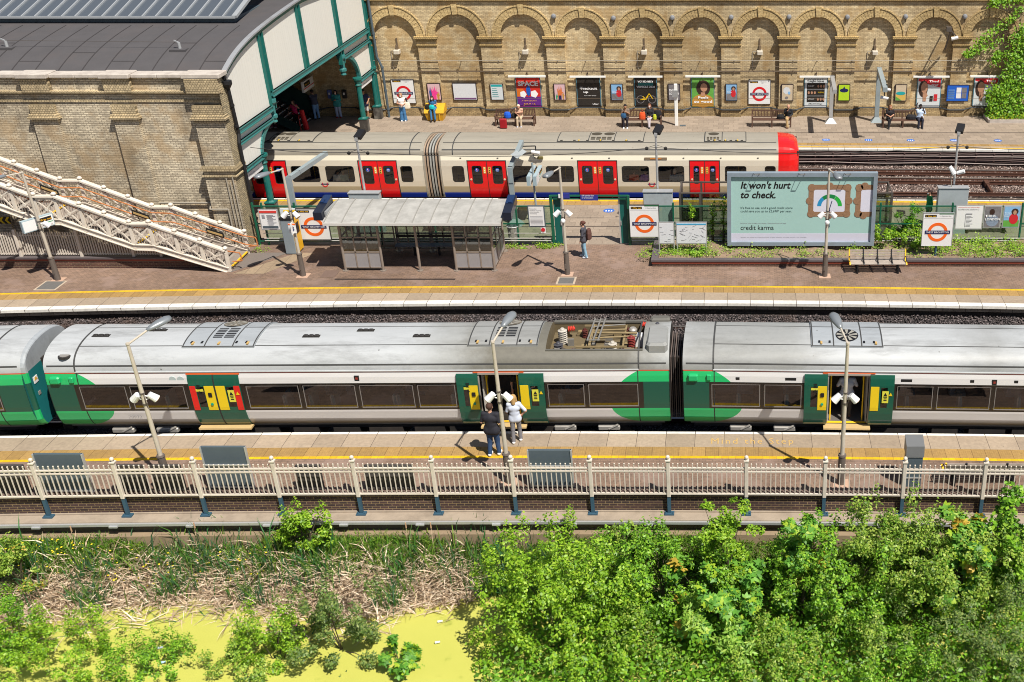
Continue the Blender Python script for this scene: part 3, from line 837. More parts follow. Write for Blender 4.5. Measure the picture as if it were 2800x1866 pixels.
# skylight lantern
b = MB(); y0s, y1s, xs0, xs1 = 52.55, 62, -48, -23.4
b.box(xs0, xs1, y0s, y1s, rz(y0s)-.1, rz(y0s)+.22)
lan = b.build('lantern_kerb', [slate_paint], shed)
gl_sky = GLASS('skylight_glass', (.35,.42,.5), 0, .15, dark=(.085,.10,.12,.93))
b = MB(); zk = rz(y0s)+.26
b.grid([xs0, xs1+.1], [0, 1], lambda u, v: (u, y0s-.25+v*4.9, zk+v*1.3)); b.grid([xs0, xs1+.1], [0, 1], lambda u, v: (u, y1s+.25-v*4.9, zk+v*1.3))
b.build('glazing', [gl_sky], lan)
b = MB(); x = xs0
while x <= xs1+.1:
 b.bar((x, y0s-.27, zk+.03), (x, y0s+4.65, zk+1.33), .06, .07); x += .62
b.bar((xs0, y0s-.27, zk+.01), (xs1+.15, y0s-.27, zk+.01), .08, .1)
b.bar((xs1+.12, y0s-.27, zk+.03), (xs1+.12, y0s+4.65, zk+1.33), .22, .12)
b.build('glazing_bars', [M('lead_bar', (.42,.44,.46), .5, .4)], lan)
# two small roof anchors with a wire
anchors = [S(0,0,-1)]*0
for (x, y) in ((40/2.0105, 262/2.0105), (990/2.0105, 270/2.0105)):
 t0 = None
 for yy in np.linspace(47, 53, 120):
  q = V(x, y, yy)
  if q.z <= rz(yy)+.02: t0 = q
  else: pass
 q = min([V(x, y, yy) for yy in np.linspace(47, 53, 240)], key=lambda q: abs(q.z-rz(q.y)))
 anchors.append(Vector((q.x, q.y, rz(q.y))))
for i, q in enumerate(anchors):
 t = thing('roof_anchor', q, 'small metal safety anchor on the grey shed roof, %s one' % ('left' if i == 0 else 'right'), 'roof anchor', 'roof safety anchors')
 b = MB(); b.tube(q, q+Vector((0,0,.28)), .07, .06, 10); b.build('post', [galv], t)
 b = MB(); b.bar(q+Vector((0,0,.28)), q+Vector((-.22,.05,.36)), .05); b.build('eye', [galv], t)
 b = MB(); b.box(q.x-.35, q.x+.35, q.y-.3, q.y+.3, rz(q.y-.3)-.02, q.z+.03); b.build('base_plate', [mat_felt], t)
b = MB(); b.tube(anchors[0]+Vector((0,0,.3)), anchors[1]+Vector((0,0,.3)), .008, n=4)
tag(b.build('safety_wire', [steel_dark]), 'thin safety wire strung between the roof anchors', 'wire')

# ---- gable screen, built on the plane x = XG : panels (boards) in a painted frame
def gy(x, y): q = S(x/2.0105, y/2.0105, XG); return (q.y, q.z)
scr = thing('gable_screen', (XG, 56.5, 0), 'white boarded gable screen in blue-green iron framing across the train shed mouth', 'gable screen')
YA, YBm = 51.85, 61.65       # ends of the high beam
ZB1, ZB2, ZLOW = 5.32, 4.72, 3.0
boards = []
def panel(ya, yb, zl, zh=None, inset=.0):
 """boarded panel between ya and yb from zl up to the roof curve"""
 n = 8; ys_ = np.linspace(ya, yb, n+1)
 top = [(y, rz(y)-.16) if zh is None else (y, zh) for y in ys_]
 poly = [(ya, zl), (yb, zl)]+[p for p in reversed(top)]
 m = MB(); m.slab_yz(poly, XG-.03, XG+.02)
 m.build('board_panel', [BOARDS], scr)
def BOARDMAT():
 m, t, b = nt('white_boarding'); p = posn(t); s = N(t, 'ShaderNodeSeparateXYZ'); t.links.new(p, s.inputs[0])
 fr = math_(t, 'FRACT', math_(t, 'MULTIPLY', s.outputs[1], 1/.24))
 g = ramp(t, fr, .0, .035, (.55,.53,.48), (1,1,1))
 mp = N(t, 'ShaderNodeMapping'); mp.inputs['Scale'].default_value = (1, 6, .5); t.links.new(p, mp.inputs[0])
 c = mix(t, noise(t, mp.outputs[0], 1.5, 6, .7), (.80,.79,.74), (.66,.65,.60))
 c = mix(t, 1.0, c, g, 'MULTIPLY')
 c = mix(t, math_(t, 'MULTIPLY', ramp(t, noise(t, p, 3, 8, .8), .62, .72), .4), c, (.35,.30,.22))
 t.links.new(c, b.inputs['Base Color']); b.inputs['Roughness'].default_value = .55; return m
BOARDS = BOARDMAT()
mul = [46.95, 50.75, 51.85, 55.15, 58.45, 61.65, 66.55]
mull = [47.0, 51.5, 56.4, 61.65, 66.6]
panel(46.9, 51.25, ZB2+.12); panel(51.65, 56.2, ZB1+.1); panel(56.6, 61.45, ZB1+.1); panel(61.85, 66.6, ZB1+.1)
panel(46.9, 51.2, 4.30, ZB2-.14);
m = MB()   # lower left panel with a quarter-round cut for the bracket
m.slab_yz([(46.9, 3.05), (49.3, 3.05)]+[(51.0-1.7*math.cos(R(a)), 3.05+1.05*math.sin(R(a))) for a in range(0, 91, 10)]+[(46.9, 4.1)], XG-.03, XG+.02); m.build('board_panel', [BOARDS], scr)
panel(61.9, 66.5, 4.80, ZB1-.14)
m = MB(); m.slab_yz([(66.5, 3.0), (64.0, 3.0)]+[(62.6+1.4*math.cos(R(a)), 3.05+1.5*math.sin(R(a))) for a in range(0, 91, 10)]+[(66.5, 4.6)], XG-.03, XG+.02); m.build('board_panel', [BOARDS], scr)
fr_ = lambda: MB()
def hbeam(ya, yb, z, h=.24, d=.22, nm='beam'):
 m = MB(); m.box(XG-d/2, XG+d/2+.02, ya, yb, z-h/2, z+h/2); m.box(XG-d/2-.03, XG+d/2+.07, ya, yb, z-h/2, z-h/2+.05); m.box(XG-d/2-.03, XG+d/2+.05, ya, yb, z+h/2-.04, z+h/2)
 m.build(nm, [teal_light], scr)
hbeam(51.5, 66.6, ZB1-.02, .26); hbeam(46.7, 51.3, ZB2, .24)
hbeam(46.7, 51.1, 4.22, .18, .18); hbeam(61.9, 66.6, 4.70, .2, .18); hbeam(46.7, 49.4, 3.0, .2, .2); hbeam(64.0, 66.6, 2.95, .22, .2)
for y, zl in ((46.8, 2.6), (51.45, ZB2-.1), (56.4, ZB1), (61.65, ZB1-.9), (66.65, 0)):
 m = MB();
 m.box(XG-.09, XG+.06, y-.25, y+.25, zl, rz(y)-.10); m.box(XG+.06, XG+.14, y-.25, y-.17, zl, rz(y)-.12); m.box(XG+.06, XG+.14, y+.17, y+.25, zl, rz(y)-.12)
 m.build('mullion', [teal_paint], scr)
m = MB()
for ya, yb in zip(ysm[:-1], ysm[1:]): m.bar((XG+.03, ya, rz(ya)-.10), (XG+.03, yb, rz(yb)-.10), .20, .16)
m.build('arched_rim', [teal_paint], scr)
def bracket(yc, ysp, z0, z1, sgn):
 """quarter-round bracket from the column up to the beam"""
 m = MB(); n = 12
 o = [(yc+sgn*(ysp-ysp*math.cos(R(90*k/n))) , z0+(z1-z0)*math.sin(R(90*k/n))) for k in range(n+1)]
 for p, q in zip(o[:-1], o[1:]): m.bar((XG, p[0], p[1]), (XG, q[0], q[1]), .22, .18, up=(1,0,0))
 m.build('bracket', [teal_light], scr)
bracket(49.35, 1.9, 3.0, 4.2, 1); bracket(64.1, 2.2, 3.0, 4.7, -1)
for y, z in ((51.45, 3.95), (61.65, 3.75)):
 m = MB(); m.lathe((XG, y, z), [(.05,0),(.16,.08),(.12,.2),(.2,.28),(.2,.4),(.14,.45),(.16,.9),(.26,1.0),(.26,1.15)], 8)
 m.build('pendant', [teal_light], scr)
def column(y, top, nm='column'):
 m = MB().mat(0); m.lathe((XG, y, .75), [(.19,0),(.22,.04),(.155,.12),(.145,top-1.2),(.2,top-1.12),(.155,top-1.05),(.22,top-.85),(.27,top-.8),(.27,top-.7)], 12)
 m.mat(1).box(XG-.22, XG+.22, y-.22, y+.22, 0, .74); m.mat(0).box(XG-.24,XG+.24,y-.24,y+.24,.74,.80)
 m.build(nm, [teal_paint, M('column_base', (.05,.045,.04), .6, dirt=.5, dcol=(.5,.48,.42))], scr)
column(49.35, 3.05); column(63.75, 3.1); column(66.5, 3.1)
# small hanging name boards under the low beams
for (ya, yb, z) in ((47.3, 49.3, 2.60), (64.2, 66.2, 2.55)):
 t = thing('hanging_board', (XG, (ya+yb)/2, z), 'small white board hung under the gable beam at the %s end' % ('near' if ya < 50 else 'far'), 'sign', 'boards under the gable beams')
 m = MB(); m.box(XG-.03, XG+.03, ya, yb, z-.15, z+.17); m.build('board', [sign_white], t)
 text('Platform', (XG+.03, ya+.35, z-.04, 1.1, .10), t, grey_print, face='+x')
# interior back side of shed: far side wall face above platform and inner lining
b = MB(); b.box(-48, XG, 66.6, 66.85, 6.2, 7.4); b.build('wall_plate', [timber_dark], shed)
# iron columns and roof trusses inside
for xx in (-29.5, -37):
 b = MB()
 for y in (49.35, 63.75): b.lathe((xx, y, 0), [(.2,0),(.2,.7),(.14,.8),(.14,3),(.2,3.1),(.1,5)], 8)
 for ya, yb in zip(ysm[:-1], ysm[1:]): b.bar((xx, ya, rz(ya)-.3), (xx, yb, rz(yb)-.3), .12, .25)
 b.build('roof_truss', [teal_paint], shed)

# ---- stair inside the shed
g_dark = M('dark_green_steel', (.012,.04,.035), .5); tread_m = M('stair_tread', (.04,.03,.028), .8)
t = thing('shed_staircase', (-27.5, 65, 0), 'dark green staircase with white step edges rising inside the train shed', 'staircase')
for k in range(22):
 x = -26.0-k*.29; z = .17*(k+1)
 b = MB(); b.box(x-.3, x, 63.6, 66.3, z-.17, z-.02); b.box(x-.3, x+.01, 63.6, 66.3, z-.02, z); b.build('step', [tread_m], t)
 b = MB(); b.box(x-.05, x+.014, 63.9, 66.0, z-.028, z+.004); b.build('nosing', [white_plain], t)
b = MB()
for yy in (63.5, 66.4): b.bar((-25.8, yy, .15), (-32.6, yy, 4.1), .08, .5)
b.bar((-25.7, 63.5, 1.0), (-32.6, 63.5, 5.0), .05); b.build('stringers', [g_dark], t)
b = MB(); b.slab_xz([(-25.8, .2), (-32.6, 4.2), (-32.6, 5.35), (-25.8, 1.3)], 66.38, 66.45); b.build('balustrade', [g_dark], t)
b = MB(); b.bar((-25.6, 63.5, .95), (-32.6, 63.5, 4.9), .05).tube((-25.7,63.5,0),(-25.7,63.5,1.0),.03); b.build('handrail', [M('red_handrail', (.35,.02,.02), .5)], t)
# sign on wall inside the shed, phones
p = V(700+960/6.272, 130+590/6.272, 66.6)
t = thing('wall_sign', (p.x, 66.6, p.z), 'tilted-looking white and red direction sign projecting inside the train shed', 'sign')
b = MB(); b.box(p.x-.06, p.x+.06, 65.0, 66.7, p.z-.28, p.z+.35); b.build('panel', [sign_white], t)
b = MB(); b.box(p.x+.06, p.x+.065, 65.15, 66.1, p.z+.0, p.z+.27); b.build('amber_panel', [black_print], t)
b = MB(); b.box(p.x+.06, p.x+.066, 65.0, 66.7, p.z-.1, p.z-.05); b.build('red_line', [red_enamel], t)
text('Way out', (p.x+.066, 65.25, p.z+.08, .7, .10), t, amber, face='+x')
for (x, y, c, nm, lb) in ((1265, 800, M('phone_blue', (.10,.14,.38), .5), 'help_point', 'pale blue help point on the brick wall inside the train shed'), (1515, 800, black_mat, 'wall_phone', 'black wall phone hood inside the train shed beside the help point')):
 p = V(700+x/6.272, 130+y/6.272, YW-.08)
 t = thing(nm, (p.x, YW, p.z), lb, 'phone')
 b = MB(); b.bbox(p.x-.14, p.x+.14, YW-.16, YW, p.z-.26, p.z+.26, .04); b.build('case', [c], t)
 b = MB(); b.box(p.x-.05, p.x+.05, YW-.17, YW-.15, p.z-.03, p.z+.1); b.build('plate', [sign_white], t)
# ================================================================ TRAINS
glass_train = GLASS('train_glass', (.66,.62,.60), .07, .03, dark=(.04,.033,.03,.06))
glass_train2 = GLASS('train_glass_clear', (.80,.82,.82), .03, .02)
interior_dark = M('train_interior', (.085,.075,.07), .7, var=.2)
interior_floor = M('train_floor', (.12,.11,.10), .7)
underframe_m = M('underframe', (.022,.019,.017), .8, var=.4, dirt=.5, dcol=(.07,.05,.04))
alu = M('dull_aluminium', (.40,.38,.35), .5, .4, dirt=.4)
seat_blue = M('seat_moquette', (.16,.36,.46), .7, var=.2, vs=12)
seat_edge = M('seat_edge', (.6,.68,.7), .5)

def livery(name, L):
 m, t, b = nt(name); p = posn(t, True); s = N(t, 'ShaderNodeSeparateXYZ'); t.links.new(p, s.inputs[0])
 x, z = s.outputs[0], s.outputs[2]
 d = math_(t, 'MINIMUM', x, math_(t, 'SUBTRACT', L, x))
 e = math_(t, 'ADD', math_(t, 'POWER', math_(t, 'MULTIPLY', d, 1/1.85), 2.0), math_(t, 'POWER', math_(t, 'MAXIMUM', math_(t, 'MULTIPLY', math_(t, 'SUBTRACT', z, .95), 1/1.36), math_(t, 'MAXIMUM', math_(t, 'MULTIPLY', math_(t, 'SUBTRACT', .9, z), 1/.85), 0.0)), 2.0))
 green = math_(t, 'LESS_THAN', e, 1.0)
 band = math_(t, 'MULTIPLY', math_(t, 'GREATER_THAN', z, .79), math_(t, 'LESS_THAN', z, 1.75))
 endp = math_(t, 'LESS_THAN', d, .82)
 mp = N(t, 'ShaderNodeMapping'); mp.inputs['Scale'].default_value = (.4, 1, 4); t.links.new(p, mp.inputs[0])
 n = noise(t, mp.outputs[0], 2.0, 6, .7)
 white = mix(t, n, (.66,.65,.65), (.54,.53,.53))
 low = ramp(t, z, .26, .44, (.36,.29,.19), (1,1,1))
 white = mix(t, 1.0, white, low, 'MULTIPLY')
 gcol = mix(t, n, (.012,.42,.13), (.014,.36,.11))
 gcol = mix(t, math_(t, 'LESS_THAN', z, .42), gcol, (.07,.36,.10))
 c = mix(t, green, white, gcol)
 bcol = mix(t, endp, (.016,.013,.012), (.006,.075,.05))
 c = mix(t, band, c, bcol)
 c = mix(t, math_(t, 'GREATER_THAN', z, 2.095), c, (.45,.05,.02))
 t.links.new(c, b.inputs['Base Color'])
 b.inputs['Roughness'].default_value = .34; b.inputs['Coat Weight'].default_value = .25; b.inputs['Coat Roughness'].default_value = .12
 return m

def roofmat(name, c, c2, soot=(.05,.045,.038), amt=.5, sx=.35, grime=()):
 m, t, b = nt(name); p = posn(t)
 mp = N(t, 'ShaderNodeMapping'); mp.inputs['Scale'].default_value = (sx, 1.6, 1); t.links.new(p, mp.inputs[0])
 c_ = mix(t, noise(t, mp.outputs[0], 1.3, 8, .7), c, c2)
 f = ramp(t, noise(t, mp.outputs[0], .9, 9, .75), .5, .75)
 c_ = mix(t, math_(t, 'MULTIPLY', f, amt), c_, soot)
 f2 = ramp(t, noise(t, p, 14, 5, .8), .62, .72); c_ = mix(t, math_(t, 'MULTIPLY', f2, .35), c_, soot)
 vo = N(t, 'ShaderNodeTexVoronoi'); vo.inputs['Scale'].default_value = 1.6; t.links.new(p, vo.inputs['Vector'])
 c_ = mix(t, math_(t, 'MULTIPLY', ramp(t, vo.outputs['Distance'], .03, .05, (1,1,1), (0,0,0)), .7), c_, soot)
 s = N(t, 'ShaderNodeSeparateXYZ'); t.links.new(posn(t, True), s.inputs[0])
 for (xa, xb, k, gc) in grime:     # soot drifts with soft ragged limits
  d = math_(t, 'ADD', math_(t, 'ABSOLUTE', math_(t, 'SUBTRACT', s.outputs[0], (xa+xb)/2)), math_(t, 'MULTIPLY', noise(t, p, 1.4, 6, .7), 1.6))
  g_ = ramp(t, math_(t, 'MULTIPLY', d, 1/20), ((xb-xa)/2+.2)/20, ((xb-xa)/2+1.5)/20, (1,1,1), (0,0,0))
  c_ = mix(t, math_(t, 'MULTIPLY', g_, k), c_, mix(t, noise(t, p, 5, 8, .8), sc(gc, .6), sc(gc, 1.4)))
 t.links.new(c_, b.inputs['Base Color']); b.inputs['Roughness'].default_value = .5; return m
roof_silver = roofmat('silver_blue_roof', (.38,.41,.44), (.24,.26,.28), amt=.45)
roof_dirty = roofmat('sooty_roof', (.15,.145,.13), (.085,.08,.065), amt=.3)
roof_grime = roofmat('grimy_grey_roof', (.33,.34,.34), (.20,.20,.19), amt=.45)
brake_dust = M('brake_dust', (.13,.10,.055), .85, var=.35, vs=4)
groove = M('roof_groove', (.05,.05,.05), .6)
door_green = M('door_green', (.006,.085,.055), .3, coat=.3, var=.1)
door_yellow = M('door_yellow', (.72,.52,.015), .4, var=.05)
door_red = M('door_red', (.62,.02,.015), .4)

class Prof:
 def __init__(s, side, W, ztop, e=2.3, yo=.08, z0=2.13):
  s.side, s.W, s.ztop, s.e, s.yo, s.z0 = side, W, ztop, e, yo, z0
 def ins(s, z): return float(np.interp(z, [q[1] for q in s.side], [q[0] for q in s.side]))
 def zs(s, a, c): return [a]+[q[1] for q in s.side if a < q[1] < c]+[c]
 def roof(s, y):
  q = min(1.0, abs((y-s.W/2)/(s.W/2-s.yo)))
  return s.z0+(s.ztop-s.z0)*(max(0, 1-q**s.e))**(1/s.e)
 def near(s, out=0.0): return lambda u, z: (u, s.ins(z)-out, z)
 def far(s, out=0.0): return lambda u, z: (u, s.W-s.ins(z)+out, z)
 def plate(s, mb, x0, x1, a, c, out=.02, th=.03, fz=None):
  """solid plate following the side between heights a and c"""
  zz = s.zs(a, c); n = len(zz)
  f = s.near(out); g = s.near(out-th)
  for z_a, z_b in zip(zz[:-1], zz[1:]):
   p = [f(x0,z_a), f(x1,z_a), f(x1,z_b), f(x0,z_b), g(x0,z_a), g(x1,z_a), g(x1,z_b), g(x0,z_b)]
   mb.add(p, [(0,1,2,3),(7,6,5,4),(0,3,7,4),(1,5,6,2),(3,2,6,7),(0,4,5,1)])
  return mb
 def pane(s, mb, x0, x1, a, c, out=0.0):
  return mb.grid([x0, x1], s.zs(a, c), s.near(out))
 def roofgrid(s, mb, x0, x1, ya, yb, up=0.0, holes=(), n=26):
  ys_ = [y for y in s.ysamp(n) if ya < y < yb]
  return mb.grid([x0, x1], [ya]+ys_+[yb], lambda u, y: (u, y, s.roof(y)+up), holes)
 def ysamp(s, n=26): return [s.W/2-(s.W/2-s.yo)*math.cos(math.pi*k/n) for k in range(n+1)]
 def roofline(s, mb, x0, x1, y, w=.03, h=.012):
  return mb.add([(x0,y-w/2,s.roof(y-w/2)+.002),(x1,y-w/2,s.roof(y-w/2)+.002),(x1,y+w/2,s.roof(y+w/2)+.002),(x0,y+w/2,s.roof(y+w/2)+.002),
        (x0,y-w/2,s.roof(y-w/2)+h),(x1,y-w/2,s.roof(y-w/2)+h),(x1,y+w/2,s.roof(y+w/2)+h),(x0,y+w/2,s.roof(y+w/2)+h)],
       [(4,5,6,7),(0,1,5,4),(2,3,7,6),(0,4,7,3),(1,2,6,5)])
 def hoop(s, mb, x, w=.04, h=.015, ya=None, yb=None):
  ys_ = s.ysamp(30)
  ys_ = [y for y in ys_ if (ya is None or y >= ya) and (yb is None or y <= yb)]
  for a, c in zip(ys_[:-1], ys_[1:]): mb.bar((x, a, s.roof(a)+h/2), (x, c, s.roof(c)+h/2), w, h, up=(1,0,0)) if False else mb.add(
   [(x-w/2,a,s.roof(a)+h),(x+w/2,a,s.roof(a)+h),(x+w/2,c,s.roof(c)+h),(x-w/2,c,s.roof(c)+h),(x-w/2,a,s.roof(a)-.01),(x+w/2,a,s.roof(a)-.01),(x+w/2,c,s.roof(c)-.01),(x-w/2,c,s.roof(c)-.01)],
   [(0,1,2,3),(0,3,7,4),(1,5,6,2)])
  return mb

P4 = Prof([(.26,.16),(.17,.26),(.08,.45),(.02,.72),(0,.95),(0,1.72),(.025,1.95),(.07,2.13)], 2.8, 2.86, 2.35, .07, 2.13)
trim_m = M('window_trim_grey', (.20,.185,.175), .5)
def lbuild(mb, nm, mt, par, **k): return mb.build(nm, mt, par, local=True, **k)
YS4 = 30.16
def xw(px, py=1080): return V(px, py, YS4).x

def bogie(root, xc, y0=.35, y1=2.45, z=-.9):
 b = MB()
 for dx in (-1.2, 1.2):
  for yy in (y0+.15, y1-.15): b.lathe((xc+dx, yy-.06, z+.42), [(.42,0),(.42,.12)], 18, 'y')
  b.tube((xc+dx, y0, z+.42), (xc+dx, y1, z+.42), .07)
 b.box(xc-1.7, xc+1.7, y0-.02, y0+.12, z+.38, z+.62); b.box(xc-1.7, xc+1.7, y1-.12, y1+.02, z+.38, z+.62)
 lbuild(b, 'bogie', underframe_m, root)

def ac_unit(root, x0, x1, y0, y1, kind, mat, P):
 u = MB(); P.roofgrid(u, x0, x1, y0, y1, .045)
 ys_ = [y0]+[y for y in P.ysamp() if y0 < y < y1]+[y1]
 for x in (x0, x1):
  for a, c in zip(ys_[:-1], ys_[1:]):
   u.add([(x,a,P.roof(a)-.01),(x,c,P.roof(c)-.01),(x,c,P.roof(c)+.045),(x,a,P.roof(a)+.045)], [(0,1,2,3)])
 for y in (y0, y1): u.add([(x0,y,P.roof(y)-.01),(x1,y,P.roof(y)-.01),(x1,y,P.roof(y)+.045),(x0,y,P.roof(y)+.045)], [(0,1,2,3)])
 un = lbuild(u, 'roof_unit', mat, root)
 g = MB(); w = .035
 def ln(xa, xb, y):
  g.add([(xa,y-w/2,P.roof(y-w/2)+.049),(xb,y-w/2,P.roof(y-w/2)+.049),(xb,y+w/2,P.roof(y+w/2)+.049),(xa,y+w/2,P.roof(y+w/2)+.049)], [(0,1,2,3)])
 def vl(x, ya, yb):
  yy = [ya]+[q for q in P.ysamp() if ya < q < yb]+[yb]
  for a, c in zip(yy[:-1], yy[1:]): g.add([(x-.02,a,P.roof(a)+.049),(x+.02,a,P.roof(a)+.049),(x+.02,c,P.roof(c)+.049),(x-.02,c,P.roof(c)+.049)], [(0,1,2,3)])
 D = x1-x0; xa, xb = x0+D*.31, x0+D*.70
 ln(x0, x1, y0+.02); ln(x0, x1, y1-.02); ln(x0, xa, (y0+y1)/2+.1); ln(xb, x1, (y0+y1)/2+.1)
 for x in (x0+.03, x1-.03, xa, xb): vl(x, y0, y1)
 lbuild(g, 'panel_joints', groove, un)
 gr = MB()
 if kind == 'slats':
  yy = y0+.42
  for k in range(6):
   y = yy+k*.11
   for (a, c) in ((xa+.12, (xa+xb)/2-.03), ((xa+xb)/2+.03, xb-.1)):
    gr.add([(a,y,P.roof(y)+.05),(c,y,P.roof(y)+.05),(c,y+.065,P.roof(y+.065)+.05),(a,y+.065,P.roof(y+.065)+.05)], [(0,1,2,3)])
  lbuild(gr, 'grille', black_mat, un)
  fan_ys = (y1-.55, )
 else: fan_ys = (y0+.55, )
 for fy in fan_ys:
  xc = (xa+xb)/2; sl = math.atan2(P.roof(fy+.05)-P.roof(fy-.05), .1)
  f = MB(); r = .36
  ring = [(xc+r*math.cos(a), fy+r*math.sin(a)*math.cos(sl), P.roof(fy)+.052+r*math.sin(a)*math.sin(sl)) for a in [2*math.pi*k/20 for k in range(20)]]
  f.add(ring, [tuple(range(20))]); fo = lbuild(f, 'fan_opening', black_mat if kind != 'slats' else M('fan_mesh', (.16,.14,.11), .7), un)
  bl = MB();
  for k in range(9):
   a = 2*math.pi*k/9; a2 = a+.35
   pt = lambda rr, an: (xc+rr*math.cos(an), fy+rr*math.sin(an)*math.cos(sl), P.roof(fy)+.062+rr*math.sin(an)*math.sin(sl))
   bl.add([pt(.06,a), pt(.33,a), pt(.33,a2), pt(.08,a2)], [(0,1,2,3)])
  lbuild(bl, 'fan_blades', M('fan_grey', (.28,.27,.24), .6), fo)
 hk = MB()
 for x in (x0+D*.14, (x0+x1)/2, x1-D*.1):
  y = y0+.16; hk.box(x-.03, x+.03, y-.10, y+.05, P.roof(y)+.04, P.roof(y)+.075)
 lbuild(hk, 'hinges', M('hinge_ochre', (.50,.33,.12), .6), un)
 bk = MB()
 for x in (xa-.12, xb+.08, x0+D*.14-.06, x1-D*.1-.06):
  y = y0+.2; bk.box(x-.03, x+.03, y-.06, y+.06, P.roof(y)+.04, P.roof(y)+.06)
 lbuild(bk, 'latches', black_mat, un)
 return un

def green_car(px0, px1, label, groups, bands, doors, acs, vents, well=None, roofm=None, dirty=(), extra=None, end_right='bellows', end_left='plain', seatx=()):
 X0, X1 = xw(px0) if px0 is not None else -43.0, xw(px1) if px1 is not None else 18.0
 L = X1-X0; xc = (X0+X1)/2
 ang = (bend(X1, R4)-bend(X0, R4))/L
 root = thing('train_carriage', (X0, YS4+bend(X0, R4), 0), label, 'train carriage', 'carriages of the green and white train', rz=math.atan(ang))
 lx = lambda px: xw(px)-X0
 LV = livery('green_white_livery', L)
 dop = [(lx(a), lx(c)) for (a, c, st) in doors]
 # openings: windows and doorways
 holes = []
 for (a, c, divs) in bands:
  xs_ = [lx(a)]+[lx(d) for d in divs]+[lx(c)]
  for u, w in zip(xs_[:-1], xs_[1:]): holes.append((u+.09, w-.09, .90, 1.66))
 win = list(holes)
 for (a, c) in dop: holes.append((a, c, .18, 2.05))
 b = MB(); b.grid([0, L], P4.zs(.16, 2.13), P4.near(), holes)
 lbuild(b, 'side_panel', LV, root)
 b = MB(); b.grid([0, L], P4.zs(.16, 2.13), P4.far(), [h for h in win])
 lbuild(b, 'side_panel', LV, root)
 gp = []
 for (u, w, a, c) in win:
  m = MB(); m.grid([u-.05, w+.05], [a-.05, c+.05], P4.near(.006)); lbuild(m, 'window', glass_train, root)
  m = MB(); m.grid([u-.05, w+.05], [a-.05, c+.05], P4.far(.006)); lbuild(m, 'window', glass_train, root)
  m = MB();
  for (p_, q_, r_, s_) in ((u-.02,w+.02,a-.03,a),(u-.02,w+.02,c,c+.012),(u-.02,u,a,c),(w,w+.02,a,c)): m.box(p_, q_, -.01, .002, r_, s_)
  lbuild(m, 'window_trim', trim_m, root)
 # roof
 rh = []
 if well: wx0, wx1, wy0, wy1 = lx(well[0]), lx(well[1]), .42, 2.40; rh = [(wx0, wx1, wy0, wy1)]
 b = MB()
 P4.roofgrid(b, 0, L, P4.yo, 2.8-P4.yo, 0, rh)

 ro = lbuild(b, 'roof', roofmat('carriage_roof', (.50,.52,.54), (.29,.305,.315), amt=.55, grime=[(lx(a), lx(c), k, q) for a, c, k, q in dirty]), root, smooth=True)
 b = MB(); P4.hoop(b, .95, .05, .012); P4.hoop(b, L-.95, .05, .012)
 for y in (.62, 1.75):
  for (u, w) in [(0.95, L-.95)] if not well else [(.95, wx0-1.4), (wx1+.2, L-.95)]:
   if w > u+.3: P4.roofline(b, u, w, y, .025, .007)
 P4.roofline(b, .1, L-.1, .10, .014, .012)
 lbuild(b, 'roof_seams', groove, root)
 b = MB()
 m = MB(); m.box(.95, L-.95, .035, .075, 2.135, 2.165); lbuild(m, 'gutter', M('gutter_grey', (.45,.47,.48), .4), root)
 # seams in the side panels
 for x in (.98, L-.98): b = MB(); P4.plate(b, x-.015, x+.015, .17, 2.12, .004, .006); lbuild(b, 'side_seam', dark_rubber, root)
 for (a, c, kd, mt) in acs: ac_unit(root, a-X0, c-X0, .52, 2.55, kd, mt, P4)
 for (px, py) in vents:
  q = min([V(px, py, yy) for yy in np.linspace(YS4+.2, YS4+2.6, 120)], key=lambda q: abs(q.z-P4.roof(q.y-YS4-bend(q.x, R4))))
  u = q.x-X0; y = q.y-YS4-bend(q.x, R4)
  m = MB()
  for k in (-.17, 0, .17): m.bbox(u+k-.075, u+k+.075, y-.06, y+.06, P4.roof(y)-.02, P4.roof(y)+.05, .02)
  m.box(u-.27, u+.27, y-.08, y+.08, P4.roof(y)-.03, P4.roof(y)+.012)
  lbuild(m, 'roof_vent', dark_rubber, root)
 # interior
 b = MB(); b.box(.2, L-.2, .28, 2.5, .10, .17); lbuild(b, 'floor', interior_floor, root)
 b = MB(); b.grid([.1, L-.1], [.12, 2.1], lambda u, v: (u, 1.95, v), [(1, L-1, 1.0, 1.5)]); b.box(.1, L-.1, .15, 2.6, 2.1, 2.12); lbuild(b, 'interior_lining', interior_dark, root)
 for sx in seatx:
  u = lx(sx)
  if any(a-.2 < u < c+.2 for a, c in dop): continue
  for yy in (.15, 1.55):
   m = MB(); m.slab_xz([(u-.07,.45),(u+.07,.45),(u+.10,.8),(u+.06,1.22),(u-.02,1.26),(u-.05,1.2),(u-.03,.8)], yy+.02, yy+.46).box(u, u+.45, yy, yy+.46, .45, .58)
   st_ = lbuild(m, 'seat', seat_blue, root)
   m = MB(); m.slab_xz([(u-.08,.6),(u-.04,.6),(u+.0,.8),(u-.02,1.24),(u-.06,1.2),(u-.05,.8)], yy, yy+.03); lbuild(m, 'seat_edge', seat_edge, st_)
 # underframe
 b = MB(); b.box(.3, L-.3, .35, 2.45, -.05, .14); rr = random.Random(int(X0*10) & 1023)
 x = 4.2
 while x < L-4.2:
  w = rr.uniform(.6, 1.6); b.box(x, x+w, .28, 1.1, -.62+rr.uniform(0,.1), -.02); x += w+rr.uniform(.1, .5)
 lbuild(b, 'underframe', underframe_m, root)
 bogie(root, 2.9); bogie(root, L-2.9)
 m = MB()
 for u in (1.8, 3.2, L-3.4, L-2.0): m.bbox(u-.35, u+.35, .2, .42, -.12, .02, .03).tube((u, .22, -.1), (u+.3, .22, .06), .04)
 lbuild(m, 'suspension_brackets', alu, root)
